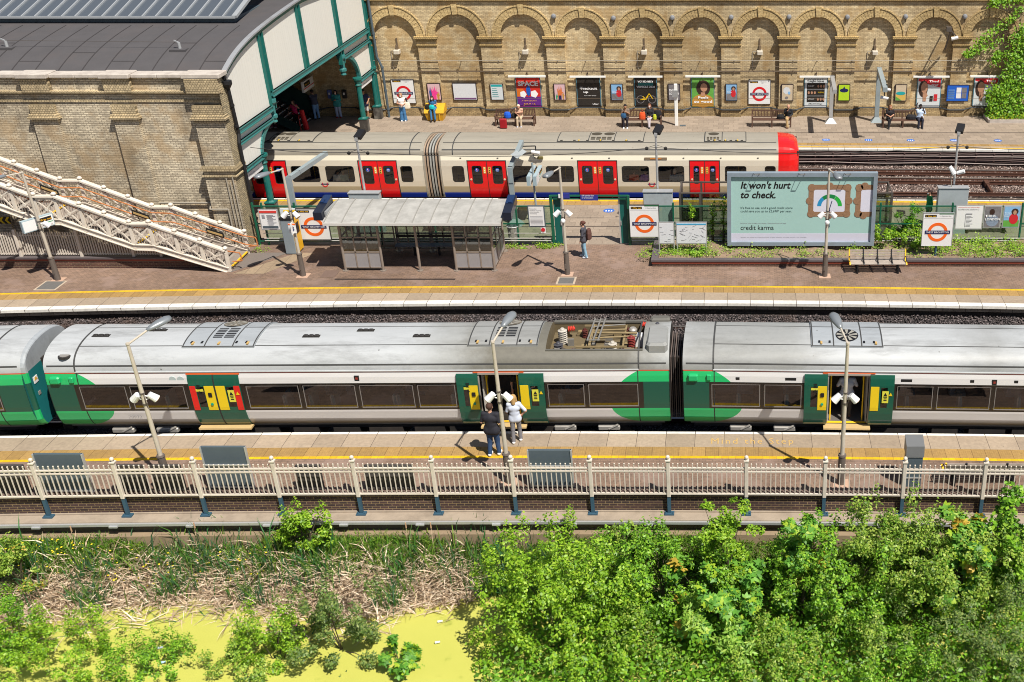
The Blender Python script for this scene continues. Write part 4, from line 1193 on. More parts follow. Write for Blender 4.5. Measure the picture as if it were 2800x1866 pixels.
 # ends
 for side, kd in ((0, end_left), (L, end_right)):
  s = -1 if side == 0 else 1
  m = MB(); prof_ = [(P4.ins(z), z) for z in P4.zs(.16, 2.12)]+[(y, P4.roof(y)-.02) for y in P4.ysamp(16)]+[(2.8-P4.ins(z), z) for z in reversed(P4.zs(.16, 2.12))]
  m.slab_yz(prof_, side-s*.02, side); lbuild(m, 'end_wall', M('end_teal', (.012,.10,.10), .4) if kd == 'cab' else underframe_m, root)
  if kd == 'bellows' and s > 0:
   for k in range(6):
    m = MB(); o = .16+.02*(k % 2); m.slab_yz([(.35+o,.15),(2.45-o,.15),(2.45-o,2.35),(.35+o,2.35)], L+.02+k*.065, L+.05+k*.065)
    lbuild(m, 'bellows_fold', M('bellows', (.05,.042,.04), .8) if k % 2 else M('bellows_light', (.13,.10,.09), .8), root)
 return root, X0, X1, LV

def leaf(root, x0, x1, out, mat, sides, winx, handed=1):
 """one door leaf > window, yellow strip, warning label"""
 m = MB();
 zz = [.17,.83,1.69,2.05]
 # leaf with a window opening
 wx0, wx1 = winx
 for (a, c, z_a, z_b) in ((x0,x1,.17,.93),(x0,x1,1.66,2.06),(x0,wx0,.93,1.66),(wx1,x1,.93,1.66)): P4.plate(m, a, c, z_a, z_b, out, .045)
 d = lbuild(m, 'door', mat, root)
 m = MB(); P4.pane(m, wx0, wx1, .93, 1.66, out-.012); lbuild(m, 'door_window', glass_train, d)
 for (a, c, mt) in sides:
  m = MB(); P4.plate(m, a, c, .83, 1.69, out+.012, .014); lbuild(m, 'door_strip', mt, d)
 m = MB(); P4.plate(m, x0+.01, x1-.01, .20, .30, out+.006, .008); lbuild(m, 'kick_dirt', M('kick_dirt', (.26,.25,.14), .7), d)
 return d
def door_details(d, x, z, btn=True, out=.09):
 y = P4.ins(z)-out
 if btn:
  m = MB(); m.box(x-.055, x+.055, y-.012, y, z+.10, z+.24); lbuild(m, 'reader', black_mat, d)
  m = MB(); m.lathe((x, y-.02, z-.16), [(.045,0),(.045,.02)], 10, 'y'); lbuild(m, 'open_button', M('button_green', (.01,.3,.18), .4), d)
def warn(d, x, z, w, h, out, tri=True):
 y = P4.ins(z)-out
 m = MB(); m.box(x-w/2, x+w/2, y-.004, y, z, z+h); lb = lbuild(m, 'warning_label', M('label_lime', (.62,.60,.06), .5), d)
 m = MB(); m.slab_xz([(x-.06, z+h-.17), (x+.06, z+h-.17), (x, z+h-.05)], y-.008, y-.004); m.box(x-.055, x+.055, y-.008, y-.004, z+.2, z+.23).box(x-.045, x+.045, y-.008, y-.004, z+.14, z+.17).box(x-.05, x+.05, y-.008, y-.004, z+.08, z+.11); lbuild(m, 'label_print', black_print, lb)

def dress_doors(root, X0, closed, opened):
 lx = lambda px: xw(px)-X0
 for (a, c) in closed:
  x0, x1 = lx(a), lx(c); xm = (x0+x1)/2
  d = leaf(root, x0, xm-.02, .03, door_green, [(x0+.02, x0+.2, door_red), (xm-.32, xm-.03, door_yellow)], (x0+.22, xm-.34))
  door_details(d, xm-.17, 1.22, out=.055); warn(d, x0+.3, 1.5, .26, .08, .034)
  d = leaf(root, xm+.02, x1, .03, door_green, [(xm+.03, xm+.32, door_yellow), (x1-.2, x1-.02, door_red)], (xm+.34, x1-.22))
  warn(d, xm+.48, 1.12, .2, .42, .034)
  m = MB(); y = P4.ins(1.4)-.05; m.slab_xz([(x1-.16,1.38),(x1-.05,1.38),(x1-.105,1.5)], y-.004, y); lbuild(m, 'warning_triangle', door_yellow, d)
  m = MB(); P4.plate(m, xm-.02, xm+.02, .18, 2.04, .034, .03); lbuild(m, 'door_seal', dark_rubber, root)
  m = MB(); m.box(x0-.02, x1+.05, -.02, .3, .10, .16); lbuild(m, 'step_board', M('step_board_ochre', (.50,.36,.17), .6), root)
  m = MB(); P4.plate(m, x0-.03, x1+.03, 2.06, 2.10, .02, .02); lbuild(m, 'door_header', M('orange_header', (.60,.10,.02), .5), root)
 for (a0, a1, b0, b1) in opened:
  x0, x1, x2, x3 = lx(a0), lx(a1), lx(b0), lx(b1)
  d = leaf(root, x0, x1, .085, door_green, [(x1-.30, x1-.02, door_yellow)], (x0+.2, x1-.32))
  door_details(d, x1-.16, 1.22, out=.11); warn(d, x0+.34, 1.55, .26, .08, .09)
  d = leaf(root, x2, x3, .085, door_green, [(x2+.02, x2+.28, door_yellow)], (x2+.34, x3-.2))
  warn(d, x2+.48, 1.12, .2, .42, .09)
  m = MB(); y = P4.ins(1.4)-.10; m.slab_xz([(x3-.16,1.38),(x3-.05,1.38),(x3-.105,1.5)], y-.004, y); lbuild(m, 'warning_triangle', door_yellow, d)
  m = MB()
  for x in (x1, x2-.03): P4.plate(m, x, x+.03, .18, 2.06, .01, .06)
  m.box(x1, x2, .0, .08, 2.02, 2.08); lbuild(m, 'door_frame', M('door_frame_grey', (.30,.27,.24), .5), root)
  m = MB(); m.box(x1-.08, x2+.08, -.05, .24, .10, .155); lbuild(m, 'step_board', M('step_board_ochre', (.50,.36,.17), .6), root)
  m = MB(); m.box(x1+.02, x2-.02, .25, .36, .172, .18); lbuild(m, 'sill_strip', yellow_paint, root)
  m = MB(); P4.plate(m, x1-.15, x2+.15, 2.07, 2.105, .02, .02); lbuild(m, 'door_header', M('orange_header', (.60,.10,.02), .5), root)
  m = MB()
  for xx in (x1+.14, x2-.16): m.tube((xx, .45, .17), (xx, .45, 2.05), .022).tube((xx, .45, 1.5), (xx, .9, 1.7), .018)
  lbuild(m, 'grab_pole', yellow_print, root)
  m = MB(); m.box(x1+.03, x1+.07, .3, .9, .2, 1.9); m.box(x2-.07, x2-.03, .3, .9, .2, 1.9); lbuild(m, 'draught_screen', M('draught_screen', (.45,.43,.40), .5), root)

def lamp_box(root, X0, px, py, c=(.25,.04,.03)):
 q = V(px, py, YS4); u = q.x-X0; z = q.z
 m = MB(); m.box(u-.075, u+.075, P4.ins(z)-.012, P4.ins(z)+.02, z-.09, z+.09); o = lbuild(m, 'body_light', black_mat, root)
 m = MB(); m.box(u-.035, u+.035, P4.ins(z)-.02, P4.ins(z)-.01, z-.035, z+.035); lbuild(m, 'lens', M('lens', c, .3, var=0), o)
def vent_box(root, X0, px, py, w=.18):
 q = V(px, py, YS4); u = q.x-X0; z = q.z
 m = MB(); m.box(u-w/2, u+w/2, P4.ins(z)-.008, P4.ins(z)+.02, z-.045, z+.045); lbuild(m, 'side_vent', black_mat, root)

# ---- the three carriages
def xr(px, py):   # x on the roof
 q = min([V(px, py, yy) for yy in np.linspace(YS4+.1, YS4+2.6, 100)], key=lambda q: abs(q.z-P4.roof(q.y-YS4)))
 return q.x
c2, X0, X1, LV2 = green_car(150, 1832, 'green and white carriage whose roof opens onto power gear at its right end', None,
 [(229, 522, (364,)), (678, 1255, (831, 984, 1141)), (1494, 1752, (1605,))],
 [(531, 669, 0), (1314, 1425, 1)],
 [(xr(497, 974), xr(694, 974), 'slats', roof_silver), (xr(1276, 972), xr(1469, 972), 'slats', roof_grime)],
 [(279, 918), (437, 902), (855, 917), (1004, 901), (1156, 916)],
 well=(1497, 1760), dirty=((1180, 1850, .55, (.22,.22,.20)), (1300, 1760, .85, (.115,.105,.08))), seatx=(775, 905, 1075, 1235, 1530, 455, 1085, 845))
dress_doors(c2, X0, [(531, 669)], [(1256, 1314, 1425, 1492)])
lamp_box(c2, X0, 978, 1031);
text('78972', (xw(345)-X0+c2.location.x, c2.location.y+.012, .52, .42, .10), c2, grey_print, name='fleet_number')
for k, px in ((0, 478), (1, 500)):
 q = V(px, 1032, YS4); m = MB(); m.lathe((q.x-X0, P4.ins(1.95)-.008, q.z), [(.11,0),(.11,.02)], 16, 'y'); lbuild(m, 'round_symbol', M('grey_symbol', (.40,.47,.47), .5, var=0), c2)
c3, X0c, X1c, LV3 = green_car(1868, None, 'green and white train carriage at the right with a man stepping through its open doors', None,
 [(1940, 2197, (2084,)), (2444, 3100, (2553, 2709, 2865, 3020))],
 [(2261, 2376, 1)],
 [(xr(2218, 974), xr(2415, 974), 'fan', roof_silver)], [], dirty=((1850, 2215, .6, (.20,.20,.185)), (2640, 2760, .45, (.2,.2,.19))), seatx=(2018, 2150, 2480, 2625, 2785), end_left='plain')
dress_doors(c3, X0c, [], [(2198, 2261, 2376, 2441)])
lamp_box(c3, X0c, 2715, 1036)
for px, w in ((2017, .12), (2162, .34), (2477, .34), (2655, .12), (2774, .12)): vent_box(c3, X0c, px, 1034, w)
c1, X0d, X1d, LV1 = green_car(None, 92, 'green and white train carriage at the left with only its dark end in view', None,
 [(-500, 24, (-350, -200, -60))], [], [], [], seatx=(-20, -120), end_right='cab')
# fitting on the round-ended cab nose and coupler between the first two carriages
def nose(root, x0, s, mat_low, LVm):
 """rounded driving-end cap: sections tapering away from the flat end"""
 secs = [(0, 0, 0), (.06, .02, .01), (.11, .06, .03), (.13, .12, .06)]
 rings = []
 for (dx, iy, iz) in secs:
  pr = [(P4.ins(z)+iy, z) for z in P4.zs(.17, 2.12)]+[(y, P4.roof(y)-iz) for y in P4.ysamp(18)]+[(2.8-P4.ins(z)-iy, z) for z in reversed(P4.zs(.17, 2.12))]
  rings.append([(x0+s*dx, min(max(y, P4.ins(.5)+iy*.9), 2.8-P4.ins(.5)-iy*.9), z) for (y, z) in pr])
 m = MB(); n = len(rings[0])
 for a, c in zip(rings[:-1], rings[1:]):
  st = len(m.v); m.v += a+c
  for i in range(n-1):
   zc = (a[i][2]+a[i+1][2])/2
   m.mi = 1 if zc > 2.13 else 0
   m.f.append((st+i, st+i+1, st+n+i+1, st+n+i)); m.m.append(m.mi)
 st = len(m.v); m.v += rings[-1]; k = len(P4.zs(.17, 2.12))
 m.f.append(tuple(range(st, st+k))+tuple(range(st+n-k, st+n))); m.m.append(2); m.f.append(tuple(range(st+k-1, st+n-k+1))); m.m.append(1)
 o = lbuild(m, 'end_cap', [LVm, roof_silver, M('end_teal_dark', (.012,.15,.16), .4)], root)
 return o
nose(c1, X1d-X0d, 1, None, LV1);
m = MB(); u = X1d-X0d+.135
m.box(u, u+.06, .95, 1.85, .12, 2.2); lbuild(m, 'gangway_door', underframe_m, c1)
m = MB(); m.box(u-.01, u+.012, .30, .52, 1.62, 1.84); o = lbuild(m, 'end_label', sign_white, c1)
m = MB(); m.slab_yz([(.32,1.72),(.5,1.72),(.41,1.83)], u+.013, u+.018); lbuild(m, 'label_print', M('label_amber', (.7,.4,.05), .5), o)
m = MB(); m.box(u-.01, u+.012, .34, .46, 1.2, 1.32); lbuild(m, 'end_socket', alu, c1)
m = MB(); m.tube((u, 1.4, -.2), (u+.5, 1.4, -.2), .12).box(u+.0, u+.3, 1.0, 1.8, -.45, -.05); lbuild(m, 'coupler', underframe_m, c1)
# hatch on the rounded end of the middle carriage
q = min([V(178, 975, yy) for yy in np.linspace(YS4+.1, YS4+2.6, 100)], key=lambda q: abs(q.z-P4.roof(q.y-YS4-bend(q.x, R4))))
m = MB(); m.lathe((q.x-X0, q.y-c2.location.y, q.z-.02), [(.2,0),(.2,.05),(.16,.06)], 12); lbuild(m, 'roof_hatch', dark_rubber, c2)
m = MB(); m.lathe((q.x-X0, q.y-c2.location.y, q.z-.02), [(.15,0),(.15,.075)], 12); lbuild(m, 'hatch_plate', alu, c2)
mg = M('pod_green', (.015,.38,.13), .4)
for root, px in ((c2, 161), (c3, 1895)):
 q = V(px, 1029, YS4); u = q.x-root.location.x
 m = MB(); m.bbox(u-.16, u+.16, -.09, .06, q.z-.10, q.z+.09, .04); lbuild(m, 'camera_pod', mg, root)
 m = MB(); m.bbox(u+.42, u+.56, -.05, .04, q.z-.10, q.z+.07, .02); lbuild(m, 'camera_bracket', mg, root)

# ---- roof well with pantograph
wx0, wx1 = xw(1497)-X0, xw(1760)-X0
m = MB(); m.box(wx0, wx1, .42, 2.40, 2.26, 2.28)
m.grid([wx0, wx1], [2.28, P4.roof(.42)], lambda u, v: (u, .42, v)).grid([wx0, wx1], [2.28, P4.roof(2.4)], lambda u, v: (u, 2.40, v))
wl = [(y, P4.roof(y)) for y in [.42]+[y for y in P4.ysamp() if .42 < y < 2.4]+[2.4]]
for x in (wx0, wx1): m.add([(x, .42, 2.28), (x, 2.40, 2.28)]+[(x, y, z) for y, z in reversed(wl)], [tuple(range(len(wl)+2))])
well_o = lbuild(m, 'roof_well', brake_dust, c2)
m = MB(); m.box(wx0+.0, wx1, .36, .44, P4.roof(.4)-.03, P4.roof(.4)+.015).box(wx0, wx1, 2.38, 2.5, P4.roof(2.4)-.05, P4.roof(2.4)+.015); lbuild(m, 'well_rim', roof_dirty, well_o)
ins_br = M('brown_insulator', (.09,.025,.02), .3); ins_w = M('white_porcelain', (.45,.42,.37), .3); ins_r = M('red_insulator', (.55,.05,.03), .35); ins_g = M('grey_insulator', (.06,.06,.07), .35)
def insul_(x, y, h, r, mt, n=5, z0=2.28):
 pr = [(r*.5, 0)]
 for k in range(n): pr += [(r, h*(k+.25)/n), (r*.55, h*(k+.6)/n)]
 pr += [(r*.5, h), (r*.35, h+.03)]
 mm = MB(); mm.lathe((x, y, z0), pr, 12); return lbuild(mm, 'insulator', mt, well_o)
def insul_d(a, b_, r, mt, n=6):
 a, b_ = Vector(a), Vector(b_); mm = MB()
 for k in range(n): mm.tube(a+(b_-a)*(k/n), a+(b_-a)*((k+.55)/n), r, r, 10)
 mm.tube(a, b_, r*.55); return lbuild(mm, 'insulator', mt, well_o)
W = lambda fx, fy: (wx0+(wx1-wx0)*fx, .42+1.98*fy)
for fx, fy in ((.34, .82), (.81, .82), (.27, .08), (.79, .10)): insul_(*W(fx, fy), .30, .10, ins_br)
insul_(*W(.12, .62), .50, .15, ins_w, 7); insul_(*W(.10, .30), .32, .15, ins_g, 5); insul_(*W(.67, .30), .34, .14, ins_w, 5); insul_(*W(.865, .34), .5, .13, M('maroon_insulator', (.20,.035,.03), .4), 9)
a = W(.165, .80); insul_d((a[0], a[1], 2.6), (a[0]+.22, a[1]+.02, 2.62), .09, ins_r, 4)
a = W(.93, .86); insul_d((a[0]+.1, a[1], 2.7), (a[0]+.45, a[1]-.05, 2.66), .09, ins_r, 6)
insul_(wx1+.38, 1.9, .34, .13, ins_g, 4, 2.5)
pan = M('pantograph_ochre', (.24,.18,.09), .7, var=.35, vs=6, dirt=.4); pan2 = M('pantograph_grey', (.25,.24,.22), .5, .3)
m = MB(); zt = 2.66
A = lambda fx, fy, z=zt: (*W(fx, fy), z)
m.bar(A(.30,.10), A(.83,.10), .05).bar(A(.34,.86), A(.80,.86), .05).bar(A(.44,.12), A(.44,.88), .08).bar(A(.79,.12), A(.79,.88), .05)
lbuild(m, 'base_frame', pan, well_o)
m = MB(); m.tube(A(.46,.52,2.74), A(.92,.50,2.74), .04).tube(A(.46,.62,2.72), A(.80,.66,2.72), .028).tube(A(.46,.36,2.70), A(.92,.42,2.72), .03); lbuild(m, 'lower_arm', pan, well_o)
m = MB(); m.tube(A(.44,.70,2.78), A(.78,.80,2.76), .02).tube(A(.44,.88,2.78), A(.78,.88,2.76), .02); lbuild(m, 'upper_arm', pan2, well_o)
m = MB()
for fx in (.42, .48, .53): m.bar(A(fx,.16,2.82), A(fx+.03,.95,2.82), .045, .04)
m.bar(A(.42,.2,2.80), A(.55,.2,2.80), .03).bar(A(.44,.92,2.80), A(.57,.92,2.80), .03); lbuild(m, 'collector_head', pan2, well_o)
rr = random.Random(8)
for _ in range(24):
 fx, fy = rr.uniform(.05,.9), rr.uniform(.08,.88); x, y = W(fx, fy); w, d = rr.uniform(.06,.34), rr.uniform(.06,.18); m = MB(); m.box(x, min(x+w, wx1-.02), y, y+d, 2.28, 2.28+rr.uniform(.05,.26)); lbuild(m, 'equipment_box', (brake_dust, pan, pan2)[_ % 3], well_o)
m = MB(); m.box(*[W(.90,.5)[0], W(.98,.5)[0]], W(0,.46)[1], W(0,.6)[1], 2.28, 2.66); lbuild(m, 'white_box', sign_white, well_o)
m = MB(); x_, y_ = W(.86,.78); m.lathe((x_, y_, 2.3), [(.13,0),(.14,.3),(.09,.36)], 12); lbuild(m, 'vacuum_pot', alu, well_o)
m = MB()
for k in range(7):
 p_ = [A(.08+.01*k,.3,2.5), A(.2,.2+.02*k,2.42), A(.3,.34,2.4)]; m.path(p_, .012, 5) if k < 3 else None
m.path([A(.45,.4,2.75), A(.44,.2,2.5), A(.5,.05,2.45)], .012, 5).path([A(.6,.4,2.7), A(.58,.15,2.5), A(.5,.05,2.45)], .012, 5); lbuild(m, 'cables', steel_dark, well_o)
# raised block at the carriage end beyond the well
m = MB(); m.bbox(wx1+.12, X1-X0-.05, .30, 1.62, 2.45, 2.92, .08); lbuild(m, 'end_fairing', roof_grime, c2)
m = MB(); m.bbox(wx1+.12, X1-X0-.05, 2.2, 2.5, 2.4, 2.86, .06); lbuild(m, 'end_fairing', roof_dirty, c2)

# ================================================================ RED UNDERGROUND-STYLE TRAIN
PU = Prof([(.12,-.10),(.07,.10),(.02,.45),(0,.8),(0,1.55),(.03,1.8),(.09,2.06)], 2.92, 2.66, 2.5, .09, 2.06)
YSU = 52.33
def livery_u():
 m, t, b = nt('cream_blue_livery'); p = posn(t, True); s = N(t, 'ShaderNodeSeparateXYZ'); t.links.new(p, s.inputs[0]); z = s.outputs[2]
 mp = N(t, 'ShaderNodeMapping'); mp.inputs['Scale'].default_value = (.5, 1, 3); t.links.new(p, mp.inputs[0])
 n = noise(t, mp.outputs[0], 2.0, 7, .7)
 c = mix(t, n, (.60,.55,.46), (.50,.45,.37))
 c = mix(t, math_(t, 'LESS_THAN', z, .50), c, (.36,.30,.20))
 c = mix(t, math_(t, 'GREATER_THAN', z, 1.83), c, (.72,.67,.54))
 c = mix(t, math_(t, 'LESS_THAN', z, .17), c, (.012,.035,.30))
 t.links.new(c, b.inputs['Base Color']); b.inputs['Roughness'].default_value = .4; b.inputs['Coat Weight'].default_value = .1
 return m
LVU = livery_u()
roof_beige = roofmat('beige_grey_roof', (.36,.33,.27), (.24,.22,.185), amt=.35, soot=(.09,.075,.05))
red_door = M('red_door', (.66,.008,.012), .33, var=.08, coat=.2)
def xu(px, py=469): return V(px, py, YSU).x
def red_car(xa, xb, label, windows, doors, hatches):
 L = xb-xa
 root = thing('underground_carriage', (xa, YSU, 0), label, 'train carriage', 'carriages of the red and cream train')
 holes = []; WZ = (.72, 1.55)
 wl_ = [(xu(a)-xa, xu(c)-xa) for a, c in windows]
 dl = [(xu(a)-xa, xu(c)-xa) for a, c in doors]
 for (a, c) in wl_: holes.append((a, c, *WZ))
 dw = []
 for (a, c) in dl:
  holes.append((a, c, -.1, 1.80))
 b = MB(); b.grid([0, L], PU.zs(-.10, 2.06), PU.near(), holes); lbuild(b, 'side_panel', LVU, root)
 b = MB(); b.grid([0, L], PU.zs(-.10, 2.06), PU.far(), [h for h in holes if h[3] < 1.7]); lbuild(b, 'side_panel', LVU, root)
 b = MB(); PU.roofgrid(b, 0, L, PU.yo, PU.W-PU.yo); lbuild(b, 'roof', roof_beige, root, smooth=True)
 b = MB()
 for y in (.55, .16): PU.roofline(b, 0.1, L-.1, y, .03, .012)
 lbuild(b, 'roof_seams', groove, root)
 def corner(mm, a, c, z0, z1, r, f):
  for (cx_, cz_, sx, sz) in ((a, z0, 1, 1), (c, z0, -1, 1), (a, z1, 1, -1), (c, z1, -1, -1)):
   pts = [(cx_, cz_)]+[(cx_+sx*(r-r*math.sin(R(k))), cz_+sz*(r-r*math.cos(R(k)))) for k in (0, 30, 60, 90)]
   mm.add([f(*q) for q in pts], [(0,1,2,3,4)])
 for (a, c) in wl_:
  m = MB(); corner(m, a-.001, c+.001, WZ[0], WZ[1], .13, PU.near(.004)); lbuild(m, 'window_corners', LVU, root)
  m = MB(); PU.pane(m, a, c, *WZ, -.02); w = lbuild(m, 'window', glass_train2, root)
  m = MB()
  for (p_, q_, r_, s_) in ((a, c, WZ[0], WZ[0]+.035), (a, c, WZ[1]-.035, WZ[1]), (a, a+.035, *WZ), (c-.035, c, *WZ)): PU.plate(m, p_, q_, r_, s_, -.004, .03)
  corner(m, a+.03, c-.03, WZ[0]+.03, WZ[1]-.03, .10, PU.near(-.008)); lbuild(m, 'window_seal', dark_rubber, w)
  m = MB(); PU.pane(m, a, c, *WZ, 0) if False else m.grid([a, c], list(WZ), PU.far(-.02)); lbuild(m, 'window', glass_train2, root)
 for (a, c) in dl:
  xm = (a+c)/2
  for (u, v, hd) in ((a+.01, xm-.012, 1), (xm+.012, c-.01, -1)):
   wa, wb = u+.17, v-.17
   if hd == 1: wb = v-.24
   else: wa = u+.24
   m = MB()
   for (p_, q_, r_, s_) in ((u, v, -.10, .62), (u, v, 1.56, 1.80), (u, wa, .62, 1.56), (wb, v, .62, 1.56)): PU.plate(m, p_, q_, r_, s_, -.008, .04)
   corner(m, wa, wb, .62, 1.56, .11, PU.near(-.01))
   d = lbuild(m, 'door', red_door, root)
   m = MB(); PU.pane(m, wa, wb, .62, 1.56, -.03); w = lbuild(m, 'door_window', glass_train2, d)
   m = MB(); corner(m, wa+.03, wb-.03, .65, 1.53, .09, PU.near(-.02))
   for (p_, q_, r_, s_) in ((wa, wb, .62, .65), (wa, wb, 1.53, 1.56), (wa, wa+.03, .62, 1.56), (wb-.03, wb, .62, 1.56)): PU.plate(m, p_, q_, r_, s_, -.015, .02)
   lbuild(m, 'window_seal', dark_rubber, w)
   m = MB(); xc_ = (wa+wb)/2; m.lathe((xc_, PU.ins(1.34)+.005, 1.34), [(.095,0),(.095,.01)], 14, 'y'); st_ = lbuild(m, 'blue_sticker', M('sticker_blue', (.012,.07,.42), .5, var=0), d)
   m = MB(); yy = PU.ins(1.34)-.004
   if hd == 1: m.box(xc_-.02, xc_+.005, yy, yy+.006, 1.35, 1.41); m.mat(1).box(xc_+.01, xc_+.035, yy, yy+.006, 1.30, 1.41)
   else: m.box(xc_-.06, xc_+.06, yy, yy+.006, 1.345, 1.365); m.box(xc_-.06,xc_-.03,yy,yy+.006,1.33,1.385); m.box(xc_+.03,xc_+.06,yy,yy+.006,1.33,1.385)
   m.mat(0).box(xc_-.05, xc_+.05, yy, yy+.006, 1.285, 1.30)
   lbuild(m, 'sticker_figure', [white_print, red_enamel], st_)
   lbx = (v-.17, v-.05) if hd == 1 else (u+.05, u+.17)
   m = MB(); PU.plate(m, *lbx, 1.17, 1.50, .002, .006); lb = lbuild(m, 'door_notice', M('notice_yellow', (.75,.45,.08), .5, var=0), d)
   m = MB()
   for z in (1.20, 1.29, 1.42): PU.plate(m, (lbx[0]+lbx[1])/2-.025, (lbx[0]+lbx[1])/2+.025, z, z+.05, .008, .005)
   lbuild(m, 'notice_print', sign_white if hd == 1 else black_print, lb)
   if hd == 1: ex = u+.10
   else: ex = v-.10
   m = MB(); m.lathe((ex, PU.ins(.9)-.015, .86), [(.045,0),(.05,.01),(.05,.03)], 10, 'y'); lbuild(m, 'door_button', M('button_cream', (.6,.5,.35), .4), d)
  m = MB(); PU.plate(m, xm-.014, xm+.014, -.09, 1.79, .0, .03); PU.plate(m, a-.03, a+.01, -.09, 1.8, .004, .02); PU.plate(m, c-.01, c+.03, -.09, 1.8, .004, .02); m.box(a-.03, c+.03, -.01+PU.ins(1.8), .04, 1.80, 1.83); lbuild(m, 'door_seal', dark_rubber, root)
 # interior
 b = MB(); b.box(.1, L-.1, .2, 2.72, -.02, .02); lbuild(b, 'floor', interior_floor, root)
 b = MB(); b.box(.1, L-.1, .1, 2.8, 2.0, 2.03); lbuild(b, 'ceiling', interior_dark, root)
 for (a, c) in wl_:
  if c-a < .9: continue
  for yy in (.12, 2.3):
   m = MB(); m.bbox(a-.1, c+.1, yy, yy+.5, .3, .46, .03).box(a-.1, c+.1, yy if yy < 1 else yy+.42, (yy if yy < 1 else yy+.42)+.08, .46, .85); lbuild(m, 'bench_seat', M('seat_blue_moquette', (.03,.05,.12), .8, var=.4, vs=20), root)
 m = MB()
 for (a, c) in wl_:
  if c-a > .9: m.tube(((a+c)/2+.15, .75, .0), ((a+c)/2+.15, .75, 2.0), .018)
 for (a, c) in dl: m.tube((a-.05, .6, 0), (a-.05, .6, 2.0), .018).tube((c+.05, .6, 0), (c+.05, .6, 2.0), .018)
 lbuild(m, 'grab_poles', M('pole_yellow', (.75,.42,.02), .4, var=0), root)
 b = MB(); b.box(.3, L-.3, .3, 2.6, -.4, -.12); b.box(.6, L-.6, .25, 1, -.7, -.4); lbuild(b, 'underframe', underframe_m, root)
 bogie(root, 2.6, .4, 2.5); bogie(root, L-2.6, .4, 2.5)
 for (a, c, kind) in hatches:
  m = MB(); PU.roofgrid(m, a-xa, c-xa, .60, 2.2, .03); un = lbuild(m, 'roof_unit', roof_beige, root)
  m = MB(); xs_ = [a-xa, a-xa+(c-a)*.36, a-xa+(c-a)*.66, c-xa] if kind == 'big' else [a-xa, a-xa+(c-a)*.42, c-xa]
  for x in xs_:
   yy = [.60]+[q for q in PU.ysamp() if .6 < q < 2.2]+[2.2]
   for p_, q_ in zip(yy[:-1], yy[1:]): m.add([(x-.02,p_,PU.roof(p_)+.034),(x+.02,p_,PU.roof(p_)+.034),(x+.02,q_,PU.roof(q_)+.034),(x-.02,q_,PU.roof(q_)+.034)], [(0,1,2,3)])
  for y in (.62, 2.18): m.add([(a-xa,y-.02,PU.roof(y-.02)+.034),(c-xa,y-.02,PU.roof(y-.02)+.034),(c-xa,y+.02,PU.roof(y+.02)+.034),(a-xa,y+.02,PU.roof(y+.02)+.034)], [(0,1,2,3)])
  lbuild(m, 'panel_joints', groove, un)
  m = MB()
  x_a, x_b = (xs_[1], xs_[2]) if kind == 'big' else (xs_[0], xs_[1])
  nf = 2 if kind == 'big' else 1
  for k in range(nf):
   xc_ = x_a+(x_b-x_a)*(k+.5)/nf; yc_ = 1.65; r = .27
   m.add([(xc_+r*math.cos(q), yc_+r*math.sin(q)*.98, PU.roof(yc_+r*math.sin(q))+.038) for q in [2*math.pi*j/16 for j in range(16)]], [tuple(range(16))])
  for i in range(4):
   for j in range(2):
    xx = x_a+.1+(x_b-x_a-.2)*i/4; y = .78+.2*j; w = (x_b-x_a-.2)/4-.05
    m.add([(xx,y,PU.roof(y)+.038),(xx+w,y,PU.roof(y)+.038),(xx+w,y+.14,PU.roof(y+.14)+.038),(xx,y+.14,PU.roof(y+.14)+.038)], [(0,1,2,3)])
  lbuild(m, 'grille', M('grille_brown', (.06,.05,.035), .7), un)
  m = MB()
  for k in range(7):
   x = a-xa+.2+(c-a-.4)*k/6; m.box(x-.06, x+.06, .66, .72, PU.roof(.7)+.03, PU.roof(.7)+.05)
  lbuild(m, 'latches', dark_rubber, un)
  m = MB()
  for k in (.25, .5, .8):
   x = a-xa+(c-a)*k; m.box(x-.025, x+.025, .62, .78, PU.roof(.7)+.03, PU.roof(.7)+.06)
  lbuild(m, 'hinges', M('hinge_yellow', (.65,.42,.04), .6), un)
 return root, L
def ring_sign(root, x, z, r, par_y):
 m = MB(); ring_xz(m, x, z, r*.68, r, par_y, th=.004, n=20); a = lbuild(m, 'ring_emblem', red_enamel, root)
 m = MB(); m.box(x-r*1.35, x+r*1.35, par_y-.008, par_y-.003, z-r*.17, z+r*.17); lbuild(m, 'emblem_bar', navy, a)
XN = xu(2128); XG1, XG2 = xu(1207), xu(1160)
rA, LA = red_car(XG1, XN, 'red-doored cream carriage with the red cab nose, behind the shelter and billboard',
 [(1236, 1269), (1397, 1472), (1493, 1569), (1700, 1775), (1799, 1871), (1982, 2041), (2091, 2121)],
 [(1280, 1384), (1581, 1687), (1886, 1967)],
 [(xu(1520, 415), xu(1757, 415), 'big'), (xu(1926, 415), xu(2040, 415), 'small')])
rB, LB = red_car(-33.0, XG2, 'red-doored cream carriage running back into the train shed',
 [(1095, 1128), (890, 968), (796, 873)], [(982, 1086), (684, 784)],
 [(xu(690, 415)-.6, xu(846, 415), 'big')])
ring_sign(rA, xu(1783, 512)-XG1, .62, .15, PU.ins(.62)); ring_sign(rB, xu(889, 507)+33.0, .62, .15, PU.ins(.62))
text('21303', (xu(1476, 511), YSU+.02, .62, .42, .09), rA, grey_print, name='fleet_number')
m = MB(); u = xu(1478, 441)-XG1; m.bbox(u-.14, u+.14, -.08, .06, 1.93, 2.04, .03); lbuild(m, 'door_camera', M('camera_olive', (.12,.10,.03), .5), rA)
